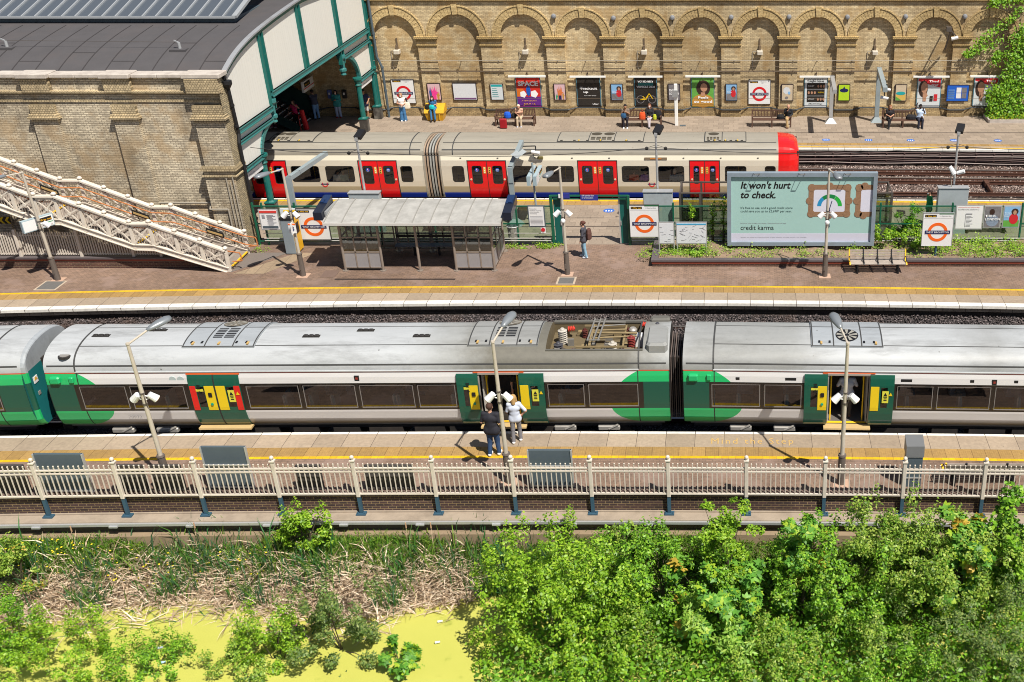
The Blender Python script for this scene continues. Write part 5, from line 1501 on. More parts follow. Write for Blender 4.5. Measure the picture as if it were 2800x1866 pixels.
m = MB(); u = xu(1793, 440)-XG1; m.box(u-.55, u+.55, .01, .06, 1.86, 1.97); o = lbuild(m, 'destination_display', M('display_brown', (.20,.15,.10), .5), rA)
m = MB(); m.box(u-.28, u+.28, .0, .012, 1.895, 1.935); lbuild(m, 'amber_readout', M('amber_readout', (.6,.2,.02), .5), o)
m = MB()
for x in np.linspace(1, LA-1, 9): m.box(x-.04, x+.04, .03, .05, 1.93, 1.96)
lbuild(m, 'rivet_plates', dark_rubber, rA)
# red cab nose
secs = [(0, 0, 0), (.25, .01, .01), (.55, .05, .04), (.80, .14, .12), (.96, .30, .26), (1.02, .48, .42)]
m = MB(); rings = []
for (dx, iy, iz) in secs:
 pr = [(PU.ins(z)+iy, z) for z in PU.zs(-.10, 2.06)]+[(min(max(y, PU.yo+iy), PU.W-PU.yo-iy), PU.roof(y)-iz) for y in PU.ysamp(18)]+[(PU.W-PU.ins(z)-iy, z) for z in reversed(PU.zs(-.10, 2.06))]
 rings.append([(LA+dx-(.10*max(0, 1.0-z)*0), y, z) for (y, z) in pr])
n = len(rings[0])
for a, c in zip(rings[:-1], rings[1:]):
 st = len(m.v); m.v += a+c
 for i in range(n-1): m.f.append((st+i, st+i+1, st+n+i+1, st+n+i)); m.m.append(0)
st = len(m.v); m.v += rings[-1]; m.f.append(tuple(range(st, st+n))); m.m.append(0)
cab = lbuild(m, 'cab_nose', [M('cab_red', (.66,.012,.012), .25, var=.1, coat=.6)], rA, smooth=False)
m = MB(); m.box(LA+1.0, LA+1.04, .62, 2.3, .75, 1.95); lbuild(m, 'windscreen', black_mat, cab)
m = MB(); m.box(LA+1.0, LA+1.05, .55, 2.37, -.1, .5); lbuild(m, 'front_skirt', underframe_m, cab)
m = MB(); m.box(LA+.62, LA+.74, .06, .14, .0, 1.7) if False else m.tube((LA+.75, 2.2, 2.35), (LA+.98, 2.35, 2.32), .04).tube((LA+.8, .45, 2.2), (LA+1.05, .3, 2.14), .045); lbuild(m, 'lamp_bracket', dark_rubber, cab)
m = MB(); m.tube((LA+1.0, 1.46, -.3), (LA+1.5, 1.46, -.3), .12).bbox(LA+1.3, LA+1.55, 1.2, 1.7, -.5, -.12, .04); lbuild(m, 'coupler', underframe_m, cab)
# corrugated gangway between the two red carriages
gw = LA; gl_ = XG1-XG2
for k in range(11):
 x = -gl_+.04+(gl_-.08)*k/11; o = .06 if k % 2 == 0 else .12
 pr = [(PU.ins(z)+o, z) for z in PU.zs(-.08, 2.05)]+[(y, PU.roof(y)-o) for y in PU.ysamp(14)[1:-1]]+[(PU.W-PU.ins(z)-o, z) for z in reversed(PU.zs(-.08, 2.05))]
 m = MB(); m.slab_yz(pr, x, x+(gl_-.08)/11*.98)
 lbuild(m, 'gangway_fold', [M('gangway_tan', (.34,.25,.18), .7, var=.3), M('gangway_black', (.02,.017,.015), .8), M('gangway_grey', (.30,.30,.28), .6)][1 if k % 2 else (2 if 3 < k < 7 else 0)], rA)
# smooth curved shrouds at both ends of the gangway
for root, x0, x1 in ((rA, -.06, .02), (rB, LB-.02, LB+.06)):
 pr = [(PU.ins(z)-.01, z) for z in PU.zs(-.08, 2.05)]+[(y, PU.roof(y)+.012) for y in PU.ysamp(14)]+[(PU.W-PU.ins(z)+.01, z) for z in reversed(PU.zs(-.08, 2.05))]
 m = MB(); m.slab_yz(pr, x0, x1); lbuild(m, 'end_shroud', roof_beige, root)
# darker curve of the end panels on the roofs
m = MB(); PU.hoop(m, .62, .05, .015); lbuild(m, 'roof_rib', groove, rA)
m = MB(); PU.hoop(m, LB-.62, .05, .015); lbuild(m, 'roof_rib', groove, rB)
# ================================================================ PEOPLE (one smooth body surface each, clothes and hair as children)
def surface_net(fn, lo, hi, h):
 lo = np.array(lo); n = np.ceil((np.array(hi)-lo)/h).astype(int)+1
 ax = [lo[i]+h*np.arange(n[i]) for i in range(3)]
 Xg, Yg, Zg = np.meshgrid(*ax, indexing='ij')
 D = fn(np.stack([Xg, Yg, Zg], -1))
 ins = D < 0; c = ins[:-1,:-1,:-1].astype(int)
 acc = np.zeros(tuple(n-1)+(3,)); cnt = np.zeros(tuple(n-1))
 corners = [(i,j,k) for i in (0,1) for j in (0,1) for k in (0,1)]
 sl = lambda o: tuple(slice(o[i], n[i]-1+o[i]) for i in range(3))
 for a in corners:
  for b_ in corners:
   if sum(abs(np.array(a)-b_)) != 1 or a > b_: continue
   da, db = D[sl(a)], D[sl(b_)]; m = (da < 0) != (db < 0)
   t = np.where(m, da/np.where(m, da-db, 1), 0)
   p = np.array(a)+(np.array(b_)-np.array(a))*t[..., None]
   acc += p*m[..., None]; cnt += m
 act = cnt > 0; idx = -np.ones(act.shape, int); idx[act] = np.arange(act.sum())
 base = np.stack(np.nonzero(act), -1); vs = lo+h*(base+acc[act]/cnt[act][:, None])
 F_ = []
 for d in range(3):
  e1_, e2_ = (d+1) % 3, (d+2) % 3
  s0 = [slice(None)]*3; s1 = [slice(None)]*3; s0[d] = slice(0, n[d]-1); s1[d] = slice(1, n[d])
  a, b_ = ins[tuple(s0)], ins[tuple(s1)]; q = np.stack(np.nonzero(a != b_), -1)
  q = q[(q[:, e1_] > 0) & (q[:, e2_] > 0) & (q[:, e1_] < n[e1_]-1) & (q[:, e2_] < n[e2_]-1)]
  if not len(q): continue
  u = np.zeros(3, int); u[e1_] = 1; w = np.zeros(3, int); w[e2_] = 1
  f = np.stack([idx[tuple((q-u-w).T)], idx[tuple((q-w).T)], idx[tuple(q.T)], idx[tuple((q-u).T)]], -1)
  fl = a[tuple(q.T)]; f[~fl] = f[~fl][:, ::-1]; F_.append(f)
 return vs, np.concatenate(F_)
def caps(P, L, k=.03):
 D = None
 for (a, b_, ra, rb) in L:
  a, b_ = np.array(a, float), np.array(b_, float); ab = b_-a
  t = np.clip(((P-a)@ab)/max(ab@ab, 1e-9), 0, 1)
  d = np.linalg.norm(P-a-t[..., None]*ab, axis=-1)-(ra+(rb-ra)*t)
  if D is None: D = d
  else:
   h = np.clip(.5+.5*(D-d)/k, 0, 1); D = D*(1-h)+d*h-k*h*(1-h)
 return D
def sdf_obj(name, L, mat, root, h=.024, k=.03, cut=None):
 pts = np.array([p for c in L for p in (np.array(c[0])-max(c[2], c[3]), np.array(c[1])-max(c[2], c[3]), np.array(c[0])+max(c[2], c[3]), np.array(c[1])+max(c[2], c[3]))])
 lo, hi = pts.min(0)-h*2.5, pts.max(0)+h*2.5
 def fn(P):
  D = caps(P, L, k)
  return D if cut is None else np.maximum(D, cut(P))
 vs, fs = surface_net(fn, lo, hi, h)
 m = MB(); m.v = [tuple(v) for v in vs]; m.f = [tuple(int(i) for i in f) for f in fs]; m.m = [0]*len(m.f)
 return m.build(name, mat, root, local=True, smooth=True)
_mc = {}
def cm(c, r=.8):
 if c not in _mc: _mc[c] = M('cloth_%d' % len(_mc), c, r, var=.15, vs=14)
 return _mc[c]
skin_l = M('skin_light', (.50,.27,.18), .55, var=.06); skin_m = M('skin_tan', (.38,.19,.11), .55, var=.06); skin_d = M('skin_dark', (.07,.035,.022), .5, var=.06)
def person(x, y, z, rz, label, pose='stand', top=(.5,.5,.5), legs=(.03,.05,.12), shoes=(.7,.7,.7), hair=(.04,.02,.012), skin=None, hairlen=0, sleeve=.45,
     H=1.72, wide=1.0, handL=None, handR=None, elbL=None, elbR=None, shorts=False, bend_=0.0, head=(0,0), mask=None, stride=0.0, legsx=None, hh=.024, group=None, cover=False, only=None, flare=0, hem=.0):
 """local frame: faces +y, feet at z=0 (standing) or seat at z=.45"""
 skin = skin or skin_l
 root = thing('person', (x, y, z), label, 'person', group, rz)
 s = H/1.72; w = wide
 if pose == 'stand':
  hip = np.array([0, 0, .93]); kn = [np.array([-.10, .02-stride, .50]), np.array([.10, .02+stride, .50])]; an = [np.array([-.11, -.02-stride*1.6, .08]), np.array([.11, -.02+stride*1.6, .08])]
 else:
  hip = np.array([0, 0, .56]); kn = [np.array([-.11, .43, .53]), np.array([.11, .43, .53])]; an = [np.array([-.11, .45, .08]), np.array([.11, .45, .08])]
 if legsx:
  for i, d in enumerate(legsx): kn[i] = kn[i]+np.array(d[0]); an[i] = an[i]+np.array(d[1])
 cb, sb = math.cos(bend_), math.sin(bend_)
 up = lambda dx, dy, dz: hip+np.array([dx, dy*cb+dz*sb, dz*cb-dy*sb])
 chest = up(0, 0, .36); neck = up(0, .0, .53); hd = up(0, .03, .69)+np.array([head[0]*.1, head[1], 0])
 sh = [up(-.17*w, 0, .47), up(.17*w, 0, .47)]
 el = [np.array(elbL) if elbL else sh[0]+np.array([-.07, -.04, -.27]), np.array(elbR) if elbR else sh[1]+np.array([.07, -.04, -.27])]
 ha = [np.array(handL) if handL else el[0]+np.array([0, .06, -.25]), np.array(handR) if handR else el[1]+np.array([0, .06, -.25])]
 T = lambda p: (np.array(p)*s)
 torso = [(up(-.07*w,0,.02), up(.07*w,0,.02), .115*w, .115*w), (up(-.05*w,0,.16), up(.05*w,0,.16), .105*w, .105*w), (up(-.08*w,0,.34), up(.08*w,0,.34), .115*w, .115*w), (up(0,0,.05), chest, .12*w, .125*w), (sh[0], sh[1], .062, .062)]
 lg = []
 for i in (0, 1):
  hp = hip+np.array([-.085 if i == 0 else .085, 0, -.01])
  lg += [(hp, kn[i], .092*w, .062*w), (kn[i], an[i], .058*w, .042)]
 arms = [[(sh[i], el[i], .052*w, .041), (el[i], ha[i], .040, .028)] for i in (0, 1)]
 hands = []
 for i in (0, 1):
  d = ha[i]-el[i]; d = d/np.linalg.norm(d); hands.append((ha[i], ha[i]+d*.07, .033, .030))
 feet = [(an[i]+np.array([0, 0, -.02]), an[i]+np.array([0, .14, -.045]), .042, .036) for i in (0, 1)]
 headc = [(hd+np.array([0, -.015, .025]), hd+np.array([0, .01, -.02]), .093, .082), (hd+np.array([0, .045, -.06]), hd+np.array([0, .045, -.065]), .048, .045), (neck-np.array([0, 0, .03]), hd+np.array([0, -.01, -.05]), .056, .052), (hd+np.array([0, .095, 0]), hd+np.array([0, .105, -.025]), .014, .018)]
 sc_ = lambda L, g=0: [(a*s, b_*s, ra*s+g, rb*s+g) for (a, b_, ra, rb) in L]
 body = torso+lg+arms[0]+arms[1]+hands+feet+headc
 bo = sdf_obj('body', sc_(body), skin, root, hh)
 f = MB()     # five fingers per hand
 for i in (0, 1):
  d = ha[i]-el[i]; d = d/np.linalg.norm(d); sd = np.cross(d, [0, 0, 1.0]); sd = sd/max(np.linalg.norm(sd), .1); cu = np.array([0, .6, -.5])
  b0 = ha[i]+d*.085
  for k, ln in zip((-.026, -.009, .009, .025), (.055, .07, .066, .05)):
   p0 = b0+sd*k; p1 = p0+d*ln*.55; p2 = p1+(d+cu*.9)*ln*.4
   f.tube(Vector(p0*s), Vector(p1*s), .0095, .0085, 6).tube(Vector(p1*s), Vector(p2*s), .0085, .007, 6)
  p0 = ha[i]+d*.03+sd*.03; p1 = p0+(d*.5+sd*.8)*.045; p2 = p1+d*.035
  f.tube(Vector(p0*s), Vector(p1*s), .011, .009, 6).tube(Vector(p1*s), Vector(p2*s), .009, .007, 6)
 fo = f.build('fingers', skin, root, local=True, smooth=True)
 fo['kind'] = 'stuff'
 m = MB()
 for k in (-.033, .033): m.ball(tuple((hd+np.array([k, .088, .012]))*s), .012, 6)
 if only != 'bust': m.build('eyes', black_mat, root, local=True)
 m = MB()
 for k in (-1, 1): m.ball(tuple((hd+np.array([k*.088, .0, -.01]))*s), .026, 6, (.5, .8, 1.2))
 m.build('ears', skin, root, local=True, smooth=True)
 # clothes
 tp = [c for c in torso];
 if hem: tp.append((up(-.08*w,0,-hem), up(.08*w,0,-hem), .13*w, .13*w))
 for i in (0, 1):
  a, b_, ra, rb = arms[i][0]
  if sleeve > 0: tp.append((a, a+(b_-a)*min(1, sleeve*2), ra, ra+(rb-ra)*min(1, sleeve*2)))
  if sleeve > .5: a2, b2, r2, r3 = arms[i][1]; q = (sleeve-.5)*2; tp.append((a2, a2+(b2-a2)*q, r2, r2+(r3-r2)*q))
 sdf_obj('top', sc_(tp, .014), cm(top), root, hh, cut=(lambda P: P[..., 2]-(neck[2]+.01)*s))
 tr = [(up(-.07*w,0,-.0), up(.07*w,0,-.0), .112*w, .112*w)]
 for i in (0, 1):
  (a, b_, ra, rb), (a2, b2, r2, r3) = lg[2*i], lg[2*i+1]
  tr.append((a, b_, ra, rb+flare*.3))
  if not shorts: tr.append((a2, b2, r2+flare*.4, r3+.012+flare))
 sdf_obj('shorts' if shorts else 'trousers', sc_(tr, .010), cm(legs), root, hh, cut=(lambda P: P[..., 2]-(up(0,0,.08)[2])*s))
 sdf_obj('shoes', sc_([(a+np.array([0,-.03,-.005]), b_+np.array([0,.01,0]), ra+.004, rb+.004) for (a, b_, ra, rb) in feet], .008), cm(shoes), root, hh)
 hc = [(hd+np.array([0, -.03, .035]), hd+np.array([0, .0, .03]), .098, .09)]
 if hairlen > 0:
  hc += [(hd+np.array([0,-.05,.0]), hd+np.array([0,-.09,-.06-hairlen]), .085, .06), (hd+np.array([-.06,-.02,.0]), hd+np.array([-.09,-.02,-.05-hairlen*.7]), .05, .035), (hd+np.array([.06,-.02,.0]), hd+np.array([.09,-.02,-.05-hairlen*.7]), .05, .035)]
 if hairlen < 0:    # tied up
  hc.append((hd+np.array([0,-.11,.06]), hd+np.array([0,-.13,.04]), .045, .04))
 if hair: sdf_obj('hair', sc_(hc, .004), cm(hair), root, hh, k=.02, cut=(lambda P: np.minimum(P[..., 1]-(hd[1]+.035)*s, (hd[2]+.045)*s-P[..., 2]) if hairlen <= 0 else np.minimum(P[..., 1]-(hd[1]+.04)*s, (hd[2]+.06)*s-P[..., 2])))
 if mask: m = MB(); m.ball(tuple((hd+np.array([0, .075, -.045]))*s), .055, 8, (1, .7, .9)); m.build('face_mask', cm(mask), root, local=True, smooth=True)
 return root
def held(root, name, mb, mat, label, cat):
 """bags and the like are things of their own beside or on the person"""
 M_ = Matrix.Translation(root.location) @ Matrix.Rotation(root.rotation_euler[2], 4, 'Z')
 mb.v = [tuple(M_ @ Vector(v)) for v in mb.v]
 return mb.build(name, mat, label=label, cat=cat)
def bag_mb(c, w, d, h):
 m = MB(); n = 10
 pr = [(.45, 0), (.5, h*.15), (.5, h*.6), (.38, h*.95), (.3, h)]
 m.lathe((0,0,0), pr, n); m.v = [(c[0]+v[0]*w, c[1]+v[1]*d, c[2]+v[2]) for v in m.v]
 return m
def handle(m, c, w, h, r=.01):
 p = [Vector((c[0]-w/2+w*k/8, c[1], c[2]+h*math.sin(math.pi*k/8))) for k in range(9)]
 m.path(p, r, 5); return m

# --- near platform
p = V(1353, 1242, 28.5); g1 = G(1353, 1245)
man = person(g1.x, g1.y, 0, R(-6), 'man in a charcoal T-shirt and blue jeans waiting on the near platform', top=(.018,.018,.026), legs=(.025,.06,.14), shoes=(.75,.75,.75), hair=(.06,.028,.018), H=1.80, wide=1.12,
    elbL=(-.27,-.03,1.13), handL=(-.28,.16,1.04), elbR=(.27,-.03,1.13), handR=(.24,.18,1.05), hh=.018, sleeve=.42, hem=.06, legsx=(((0,0,0),(-.01,-.03,0)),((0,0.05,0),(.02,.06,0))))
g2 = G(1415, 1208)
wom = person(g2.x, g2.y, 0, R(8), 'blonde woman in a pale blue T-shirt and grey trousers at the open train doors', top=(.50,.55,.66), legs=(.17,.17,.19), shoes=(.8,.8,.8), hair=(.40,.25,.10), hairlen=.10, H=1.66, wide=.95,
    elbR=(.36,-.05,1.16), handR=(.22,.02,.98), elbL=(-.24,.02,1.12), handL=(-.22,.20,1.02), hh=.018, hem=.06, stride=.05)
m = bag_mb((-.27, .06, .80), .30, .16, .30); m.path([(-.25, .06, 1.08), (-.12, -.02, 1.42), (-.05,.08,1.43)], .012, 5)
held(wom, 'shoulder_bag', m, cm((.035,.028,.02)), 'black patterned shoulder bag carried by the blonde woman', 'bag')
# people inside the open doors
a = xw(2320);
person(a, YS4+.42, .17, R(0), 'man in a striped grey shirt and dark trousers stepping into the right open doorway', top=(.45,.48,.56), legs=(.05,.045,.045), shoes=(.12,.06,.04), hair=(.2,.17,.15), H=1.74, wide=1.1, elbR=(.30,.05,1.15), handR=(.28,.25,1.05), elbL=(-.30,.05,1.15), handL=(-.26,.25,1.05), stride=.06, hem=.05)
person(xw(1408), YS4+.75, .17, R(200), 'passenger in black clothes standing inside the middle open doorway', top=(.008,.008,.01), legs=(.008,.008,.01), shoes=(.2,.2,.2), hair=(.02,.012,.01), H=1.7, sleeve=.3)
# --- middle platform
g = G(1500+340/3.408, 400+1038/3.408)
bp = person(g.x, g.y, 0, R(82), 'person in a dark grey jacket and pale jeans wearing a brown and red rucksack', top=(.055,.055,.07), legs=(.22,.38,.50), shoes=(.55,.57,.62), hair=(.09,.03,.02), hairlen=-1, H=1.66, sleeve=1.0, hem=.08, mask=(.02,.02,.03), elbL=(-.23,.0,1.12), handL=(-.20,.10,.88), elbR=(.23,.0,1.12), handR=(.20,.10,.88), legsx=(((0,-.05,0),(0,-.08,0)),((0,.08,0),(0,.10,0))))
m = bag_mb((0, -.24, .88), .36, .22, .46); held(bp, 'rucksack', m, cm((.10,.045,.035)), 'brown and maroon rucksack on the back of the person in the grey jacket', 'rucksack')
# --- inner platform
g = V(2250+1270/4.278, 500+330/4.278, 49.0); g = G(2250+1255/4.278, 500+440/4.278)
gr_ = person(V(2541, 560, 48.3).x, 48.3, 0, R(100), 'masked person in a bright green top behind the green fence', top=(.005,.25,.07), legs=(.10,.07,.05), shoes=(.05,.05,.05), hair=(.03,.014,.012), hairlen=-1, H=1.7, sleeve=.9, hem=.1, mask=(.6,.7,.75))
m = bag_mb((.24, -.05, .62), .28, .18, .34); held(gr_, 'handbag', m, cm((.12,.09,.07)), 'brown shoulder bag carried by the person in the green top', 'bag')
# --- far platform, from left to right
def far_p(px, py, **k): g = G(px, py); return g
z7 = lambda x, y: (700+x/6.272, 130+y/6.272)
g = G(*z7(1055, 1235)); person(g.x, g.y, 0, R(40), 'man in a dark T-shirt and light blue jeans leaning at the shed wall', top=(.05,.055,.09), legs=(.20,.36,.60), shoes=(.02,.02,.03), hair=(.02,.012,.01), H=1.78, elbL=(-.2,.18,1.22), handL=(-.1,.38,1.15), elbR=(.2,.18,1.2), handR=(.1,.36,1.1), bend_=.12, head=(0,.05), wide=1.08)
m = bag_mb((G(*z7(975, 1215)).x, g.y+.05, 0), .34, .25, .5); tag(m.build('holdall', cm((.012,.012,.014))), 'black bag standing on the floor beside the man in light jeans', 'bag')
g = G(*z7(1430, 1205)); person(g.x, g.y, 0, R(180), 'person in a teal fleece jacket and pale jeans reading a phone in the shed', top=(.04,.30,.31), legs=(.42,.50,.68), shoes=(.25,.01,.02), hair=(.025,.015,.02), hairlen=.12, H=1.68, sleeve=1.0, hem=.1, elbL=(-.24,.06,1.12), handL=(-.05,.27,1.18), elbR=(.24,.06,1.12), handR=(.05,.27,1.18), mask=(.7,.7,.7), wide=1.15, flare=.02)
g = G(*z7(1905, 1225)); person(g.x, g.y, 0, R(205), 'bearded man in a navy T-shirt and pale shorts beside the iron column', top=(.02,.025,.07), legs=(.50,.48,.47), shoes=(.05,.05,.07), hair=(.02,.012,.01), H=1.78, shorts=True, skin=skin_m, elbR=(.32,-.02,1.16), handR=(.12,.2,1.08), elbL=(-.3,-.03,1.2), handL=(-.16,.16,1.02), hem=.08)
g = G(*z7(660, 1430)); person(g.x, g.y+.5, 0, R(170), 'woman in a pink sleeveless top and black trousers at the foot of the stairs', top=(.60,.02,.12), legs=(.008,.008,.01), shoes=(.02,.02,.02), hair=(.03,.012,.01), hairlen=.1, H=1.68, sleeve=0, elbL=(-.32,.0,1.25), handL=(-.16,.12,1.45), elbR=(.33,-.02,1.22), handR=(.30,.12,1.0))
c_ = MB(); c_.tube((g.x+.62, g.y+.3, 0), (g.x+.50, g.y+.3, 1.15), .16, .13, 10); tag(c_.build('red_panel', red_enamel), 'tall red rolled panel standing beside the woman in pink', 'panel')
g = G(*z7(250, 1430)); person(g.x, g.y+.6, 0, R(150), 'person in pink leggings half hidden behind the gable bracket', top=(.5,.05,.15), legs=(.62,.13,.22), shoes=(.7,.6,.6), hair=(.05,.03,.02), H=1.6, sleeve=.9, stride=.06)
z8 = lambda x, y: (1050+x/5.229, 190+y/5.229)
g = G(*z8(285, 742)); wt = person(g.x, g.y, 0, R(190), 'woman in a white top and wide blue jeans with a cream tote bag', top=(.75,.73,.72), legs=(.05,.16,.33), shoes=(.8,.8,.8), hair=(.35,.20,.10), hairlen=.2, H=1.70, sleeve=0, elbR=(.26,.0,1.12), handR=(.02,.2,1.08), elbL=(-.25,.0,1.12), handL=(-.08,.24,1.06), mask=(.8,.8,.8), flare=.05)
m = bag_mb((-.30, .02, .78), .40, .12, .38); m.path([(-.3,.02,1.14),(-.16,.0,1.4)], .012, 4); held(wt, 'tote_bag', m, cm((.70,.64,.52)), 'cream tote bag on the shoulder of the woman in wide jeans', 'bag')
m = bag_mb((-.20, -.20, 1.0), .28, .16, .35); held(wt, 'small_rucksack', m, cm((.015,.015,.02)), 'small black rucksack on the woman with the cream tote bag', 'rucksack')
# yellow grit bin with a seated person
g0, gq = G(*z8(605, 740)), G(*z8(860, 738)); yb = (g0.y+.35)
ybm = M('grit_bin_yellow', (.66,.36,.02), .45, var=.12, dirt=.2, dcol=(.25,.14,.02))
t = thing('grit_bin', ((g0.x+gq.x)/2, yb, 0), 'yellow plastic grit bin with a sloping lid against the arcade wall', 'grit bin')
m = MB(); xa, xb = g0.x, gq.x; P_ = [(xa+.08, yb-.30), (xb-.08, yb-.30), (xb-.08, yb+.32), (xa+.08, yb+.32)]; Q_ = [(xa-.04, yb-.42), (xb+.04, yb-.42), (xb+.04, yb+.38), (xa-.04, yb+.38)]
m.add([(x, y, 0) for x, y in P_]+[(x, y, .50) for x, y in Q_], [(3,2,1,0),(4,5,6,7)]+[(i, (i+1)%4, 4+(i+1)%4, 4+i) for i in range(4)]); m.build('bin_body', ybm, t)
m = MB(); m.slab_yz([(yb-.45, .50), (yb+.40, .50), (yb+.40, .92), (yb+.18, .97), (yb-.35, .66)], xa-.06, xb+.06); m.build('lid', ybm, t)
m = MB()
for k in (.2, .5, .8): m.box(xa+(xb-xa)*k-.03, xa+(xb-xa)*k+.03, yb-.43, yb-.40, .1, .5)
m.build('ribs', ybm, t)
xs_ = G(*z8(770, 700)).x
person(xs_-.05, yb-.18, .22, R(180), 'woman in denim dungarees sitting on the yellow grit bin with her phone', pose='sit', top=(.03,.12,.28), legs=(.05,.18,.36), shoes=(.015,.015,.02), hair=(.03,.015,.012), hairlen=.2, H=1.66, sleeve=.15, elbL=(-.24,.02,.80), handL=(-.06,.24,.78), elbR=(.24,.02,.80), handR=(.06,.24,.78), mask=(.7,.7,.7), bend_=.2, legsx=(((0,-.05,0),(0,-.08,-.15)),((0,-.05,0),(0,-.03,-.15))))
m = bag_mb((xs_-.05, yb-.55, .80), .34, .22, .24); tag(m.build('lap_bag', cm((.01,.45,.48))), 'turquoise bag on the lap of the woman on the grit bin', 'bag')
m = bag_mb((xs_-.40, yb-.25, .72), .30, .2, .28); handle(m, (xs_-.40, yb-.25, .98), .2, .18); tag(m.build('handbag', cm((.012,.012,.012))), 'black handbag with a tall handle on the yellow grit bin', 'bag')

# benches of the far platform
def far_bench():
 root = thing('wooden_bench', (0,0,0), '', 'bench', 'slatted wooden benches on the far platform')
 W_ = 2.35
 m = MB()
 for k in range(5): m.box(-W_/2, W_/2, -.30+k*.105, -.215+k*.105, .41, .44)
 m.build('seat', timber_dark, root, local=True)
 m = MB(); m.box(-W_/2, W_/2, .22, .27, .86, .92).box(-W_/2, W_/2, .20, .25, .50, .54)
 for k in range(26): x = -W_/2+.06+k*(W_-.12)/25; m.box(x-.022, x+.022, .215, .245, .54, .86)
 m.build('backrest', timber_dark, root, local=True)
 for x in (-W_/2, 0, W_/2-.06):
  m = MB(); m.box(x, x+.07, -.32, -.25, 0, .41 if x == 0 else .62).box(x, x+.07, .20, .27, 0, .92).box(x, x+.07, -.25, .2, .33, .40)
  if x: m.box(x-.01, x+.08, -.38, .22, .62, .66)
  m.build('bench_leg', timber_dark, root, local=True)
 return root
fb = far_bench(); benches = []
for i, (x0, x1, y, lb) in enumerate([(980+945/2.5576, 980+1245/2.5576, 885/2.5576, 'first from the shed, with a red suitcase before it'), (980+1840/2.5576, 980+2120/2.5576, 893/2.5576, 'second from the shed, between two arches with posters'), (1880+440/2.5576, 1880+732/2.5576, 893/2.5576, 'with one old man at its right end'), (1880+1352/2.5576, 1880+1650/2.5576, 897/2.5576, 'beside the tall grey camera mast')]):
 a, c = G(x0, y), G(x1, y); o = fb if i == 0 else copy_tree(fb)
 o.location = ((a.x+c.x)/2, a.y+.32, 0); o['label'] = 'brown far platform bench, '+lb; benches.append(o)
def sit_on(i, px, **k):
 b_ = benches[i]; x = G(px, 345).x
 return person(x, b_.location.y+.03, -.03, R(180)+k.pop('turn', 0), pose='sit', **k)
z9 = lambda x: 1500+x/5.229
z10 = lambda x: 1950+x/5.229
z11 = lambda x: 2350+x/5.229
q = sit_on(0, 1050+1945/5.229, label='person in beige clothes hunched on the first wooden bench', top=(.55,.36,.26), legs=(.50,.40,.28), shoes=(.4,.4,.45), hair=(.6,.5,.4), sleeve=0, bend_=.35, elbL=(-.2,.2,.85), handL=(.05,.3,.85), elbR=(.2,.2,.80), handR=(-.02,.35,.65), hairlen=-1)
m = bag_mb((G(1050+1770/5.229,345).x, benches[0].location.y-.05, .44), .42, .26, .36); tag(m.build('blue_bag', cm((.01,.10,.60))), 'bright blue carrier bag on the first wooden bench', 'bag')
m = bag_mb((G(1050+1860/5.229,345).x, benches[0].location.y, .44), .34, .24, .26); tag(m.build('black_bag', cm((.015,.014,.015))), 'black bag between the blue bag and the person in beige', 'bag')
g = G(1050+1712/5.229, 190+845/5.229); t = thing('suitcase', (g.x, g.y, 0), 'dark red suitcase standing in front of the first wooden bench', 'suitcase')
m = MB(); m.bbox(g.x-.21, g.x+.21, g.y-.12, g.y+.12, .04, .58, .05); m.build('shell', M('suitcase_red', (.30,.008,.015), .4), t)
m = MB(); m.tube((g.x-.1, g.y+.08, .56), (g.x-.1, g.y+.08, .72), .01).tube((g.x+.1, g.y+.08, .56), (g.x+.1, g.y+.08, .72), .01).tube((g.x-.1, g.y+.08, .72), (g.x+.1, g.y+.08, .72), .014); m.build('pull_handle', black_mat, t)
q = sit_on(1, z9(1110), label='person in a brown top and black trousers eating on the second bench', top=(.20,.15,.11), legs=(.015,.012,.02), shoes=(.8,.8,.8), hair=(.015,.01,.012), hairlen=-1, sleeve=.4, bend_=.15, elbR=(.22,.12,.82), handR=(.05,.26,1.02), elbL=(-.22,.12,.80), handL=(-.05,.28,.95), skin=skin_m)
m = bag_mb((z9(1090) and G(z9(1085), 345).x, benches[1].location.y-.28, .58), .34, .22, .26); tag(m.build('lap_bag', cm((.02,.08,.18))), 'blue bag on the lap of the person in brown', 'bag')
q = sit_on(1, z9(1452), label='masked person in a black top and patterned white trousers on the second bench', top=(.015,.015,.018), legs=(.55,.50,.54), shoes=(.015,.015,.015), hair=(.16,.06,.03), hairlen=.16, sleeve=1.0, mask=(.7,.72,.74), elbL=(-.24,.08,.78), handL=(-.08,.3,.70), elbR=(.24,.08,.78), handR=(.08,.3,.70), legsx=(((.08,0,.05),(.14,.02,0)),((-.04,0,0),(-.1,.02,0))))
m = bag_mb((G(z9(1350),345).x, benches[1].location.y-.1, .44), .40, .2, .42); handle(m, (G(z9(1350),345).x, benches[1].location.y-.1, .84), .2, .12); tag(m.build('orange_bag', cm((.70,.09,.02))), 'orange shopping bag on the second bench', 'bag')
m = bag_mb((G(z9(1565),345).x, benches[1].location.y+.02, .44), .5, .3, .5); tag(m.build('black_coat_bag', cm((.01,.01,.012))), 'big black bag under a coat at the right end of the second bench', 'bag')
m = bag_mb((G(z9(1525),345).x, benches[1].location.y-.15, .44), .22, .18, .3); tag(m.build('lime_bag', cm((.45,.50,.03))), 'small lime bag beside the masked person on the second bench', 'bag')
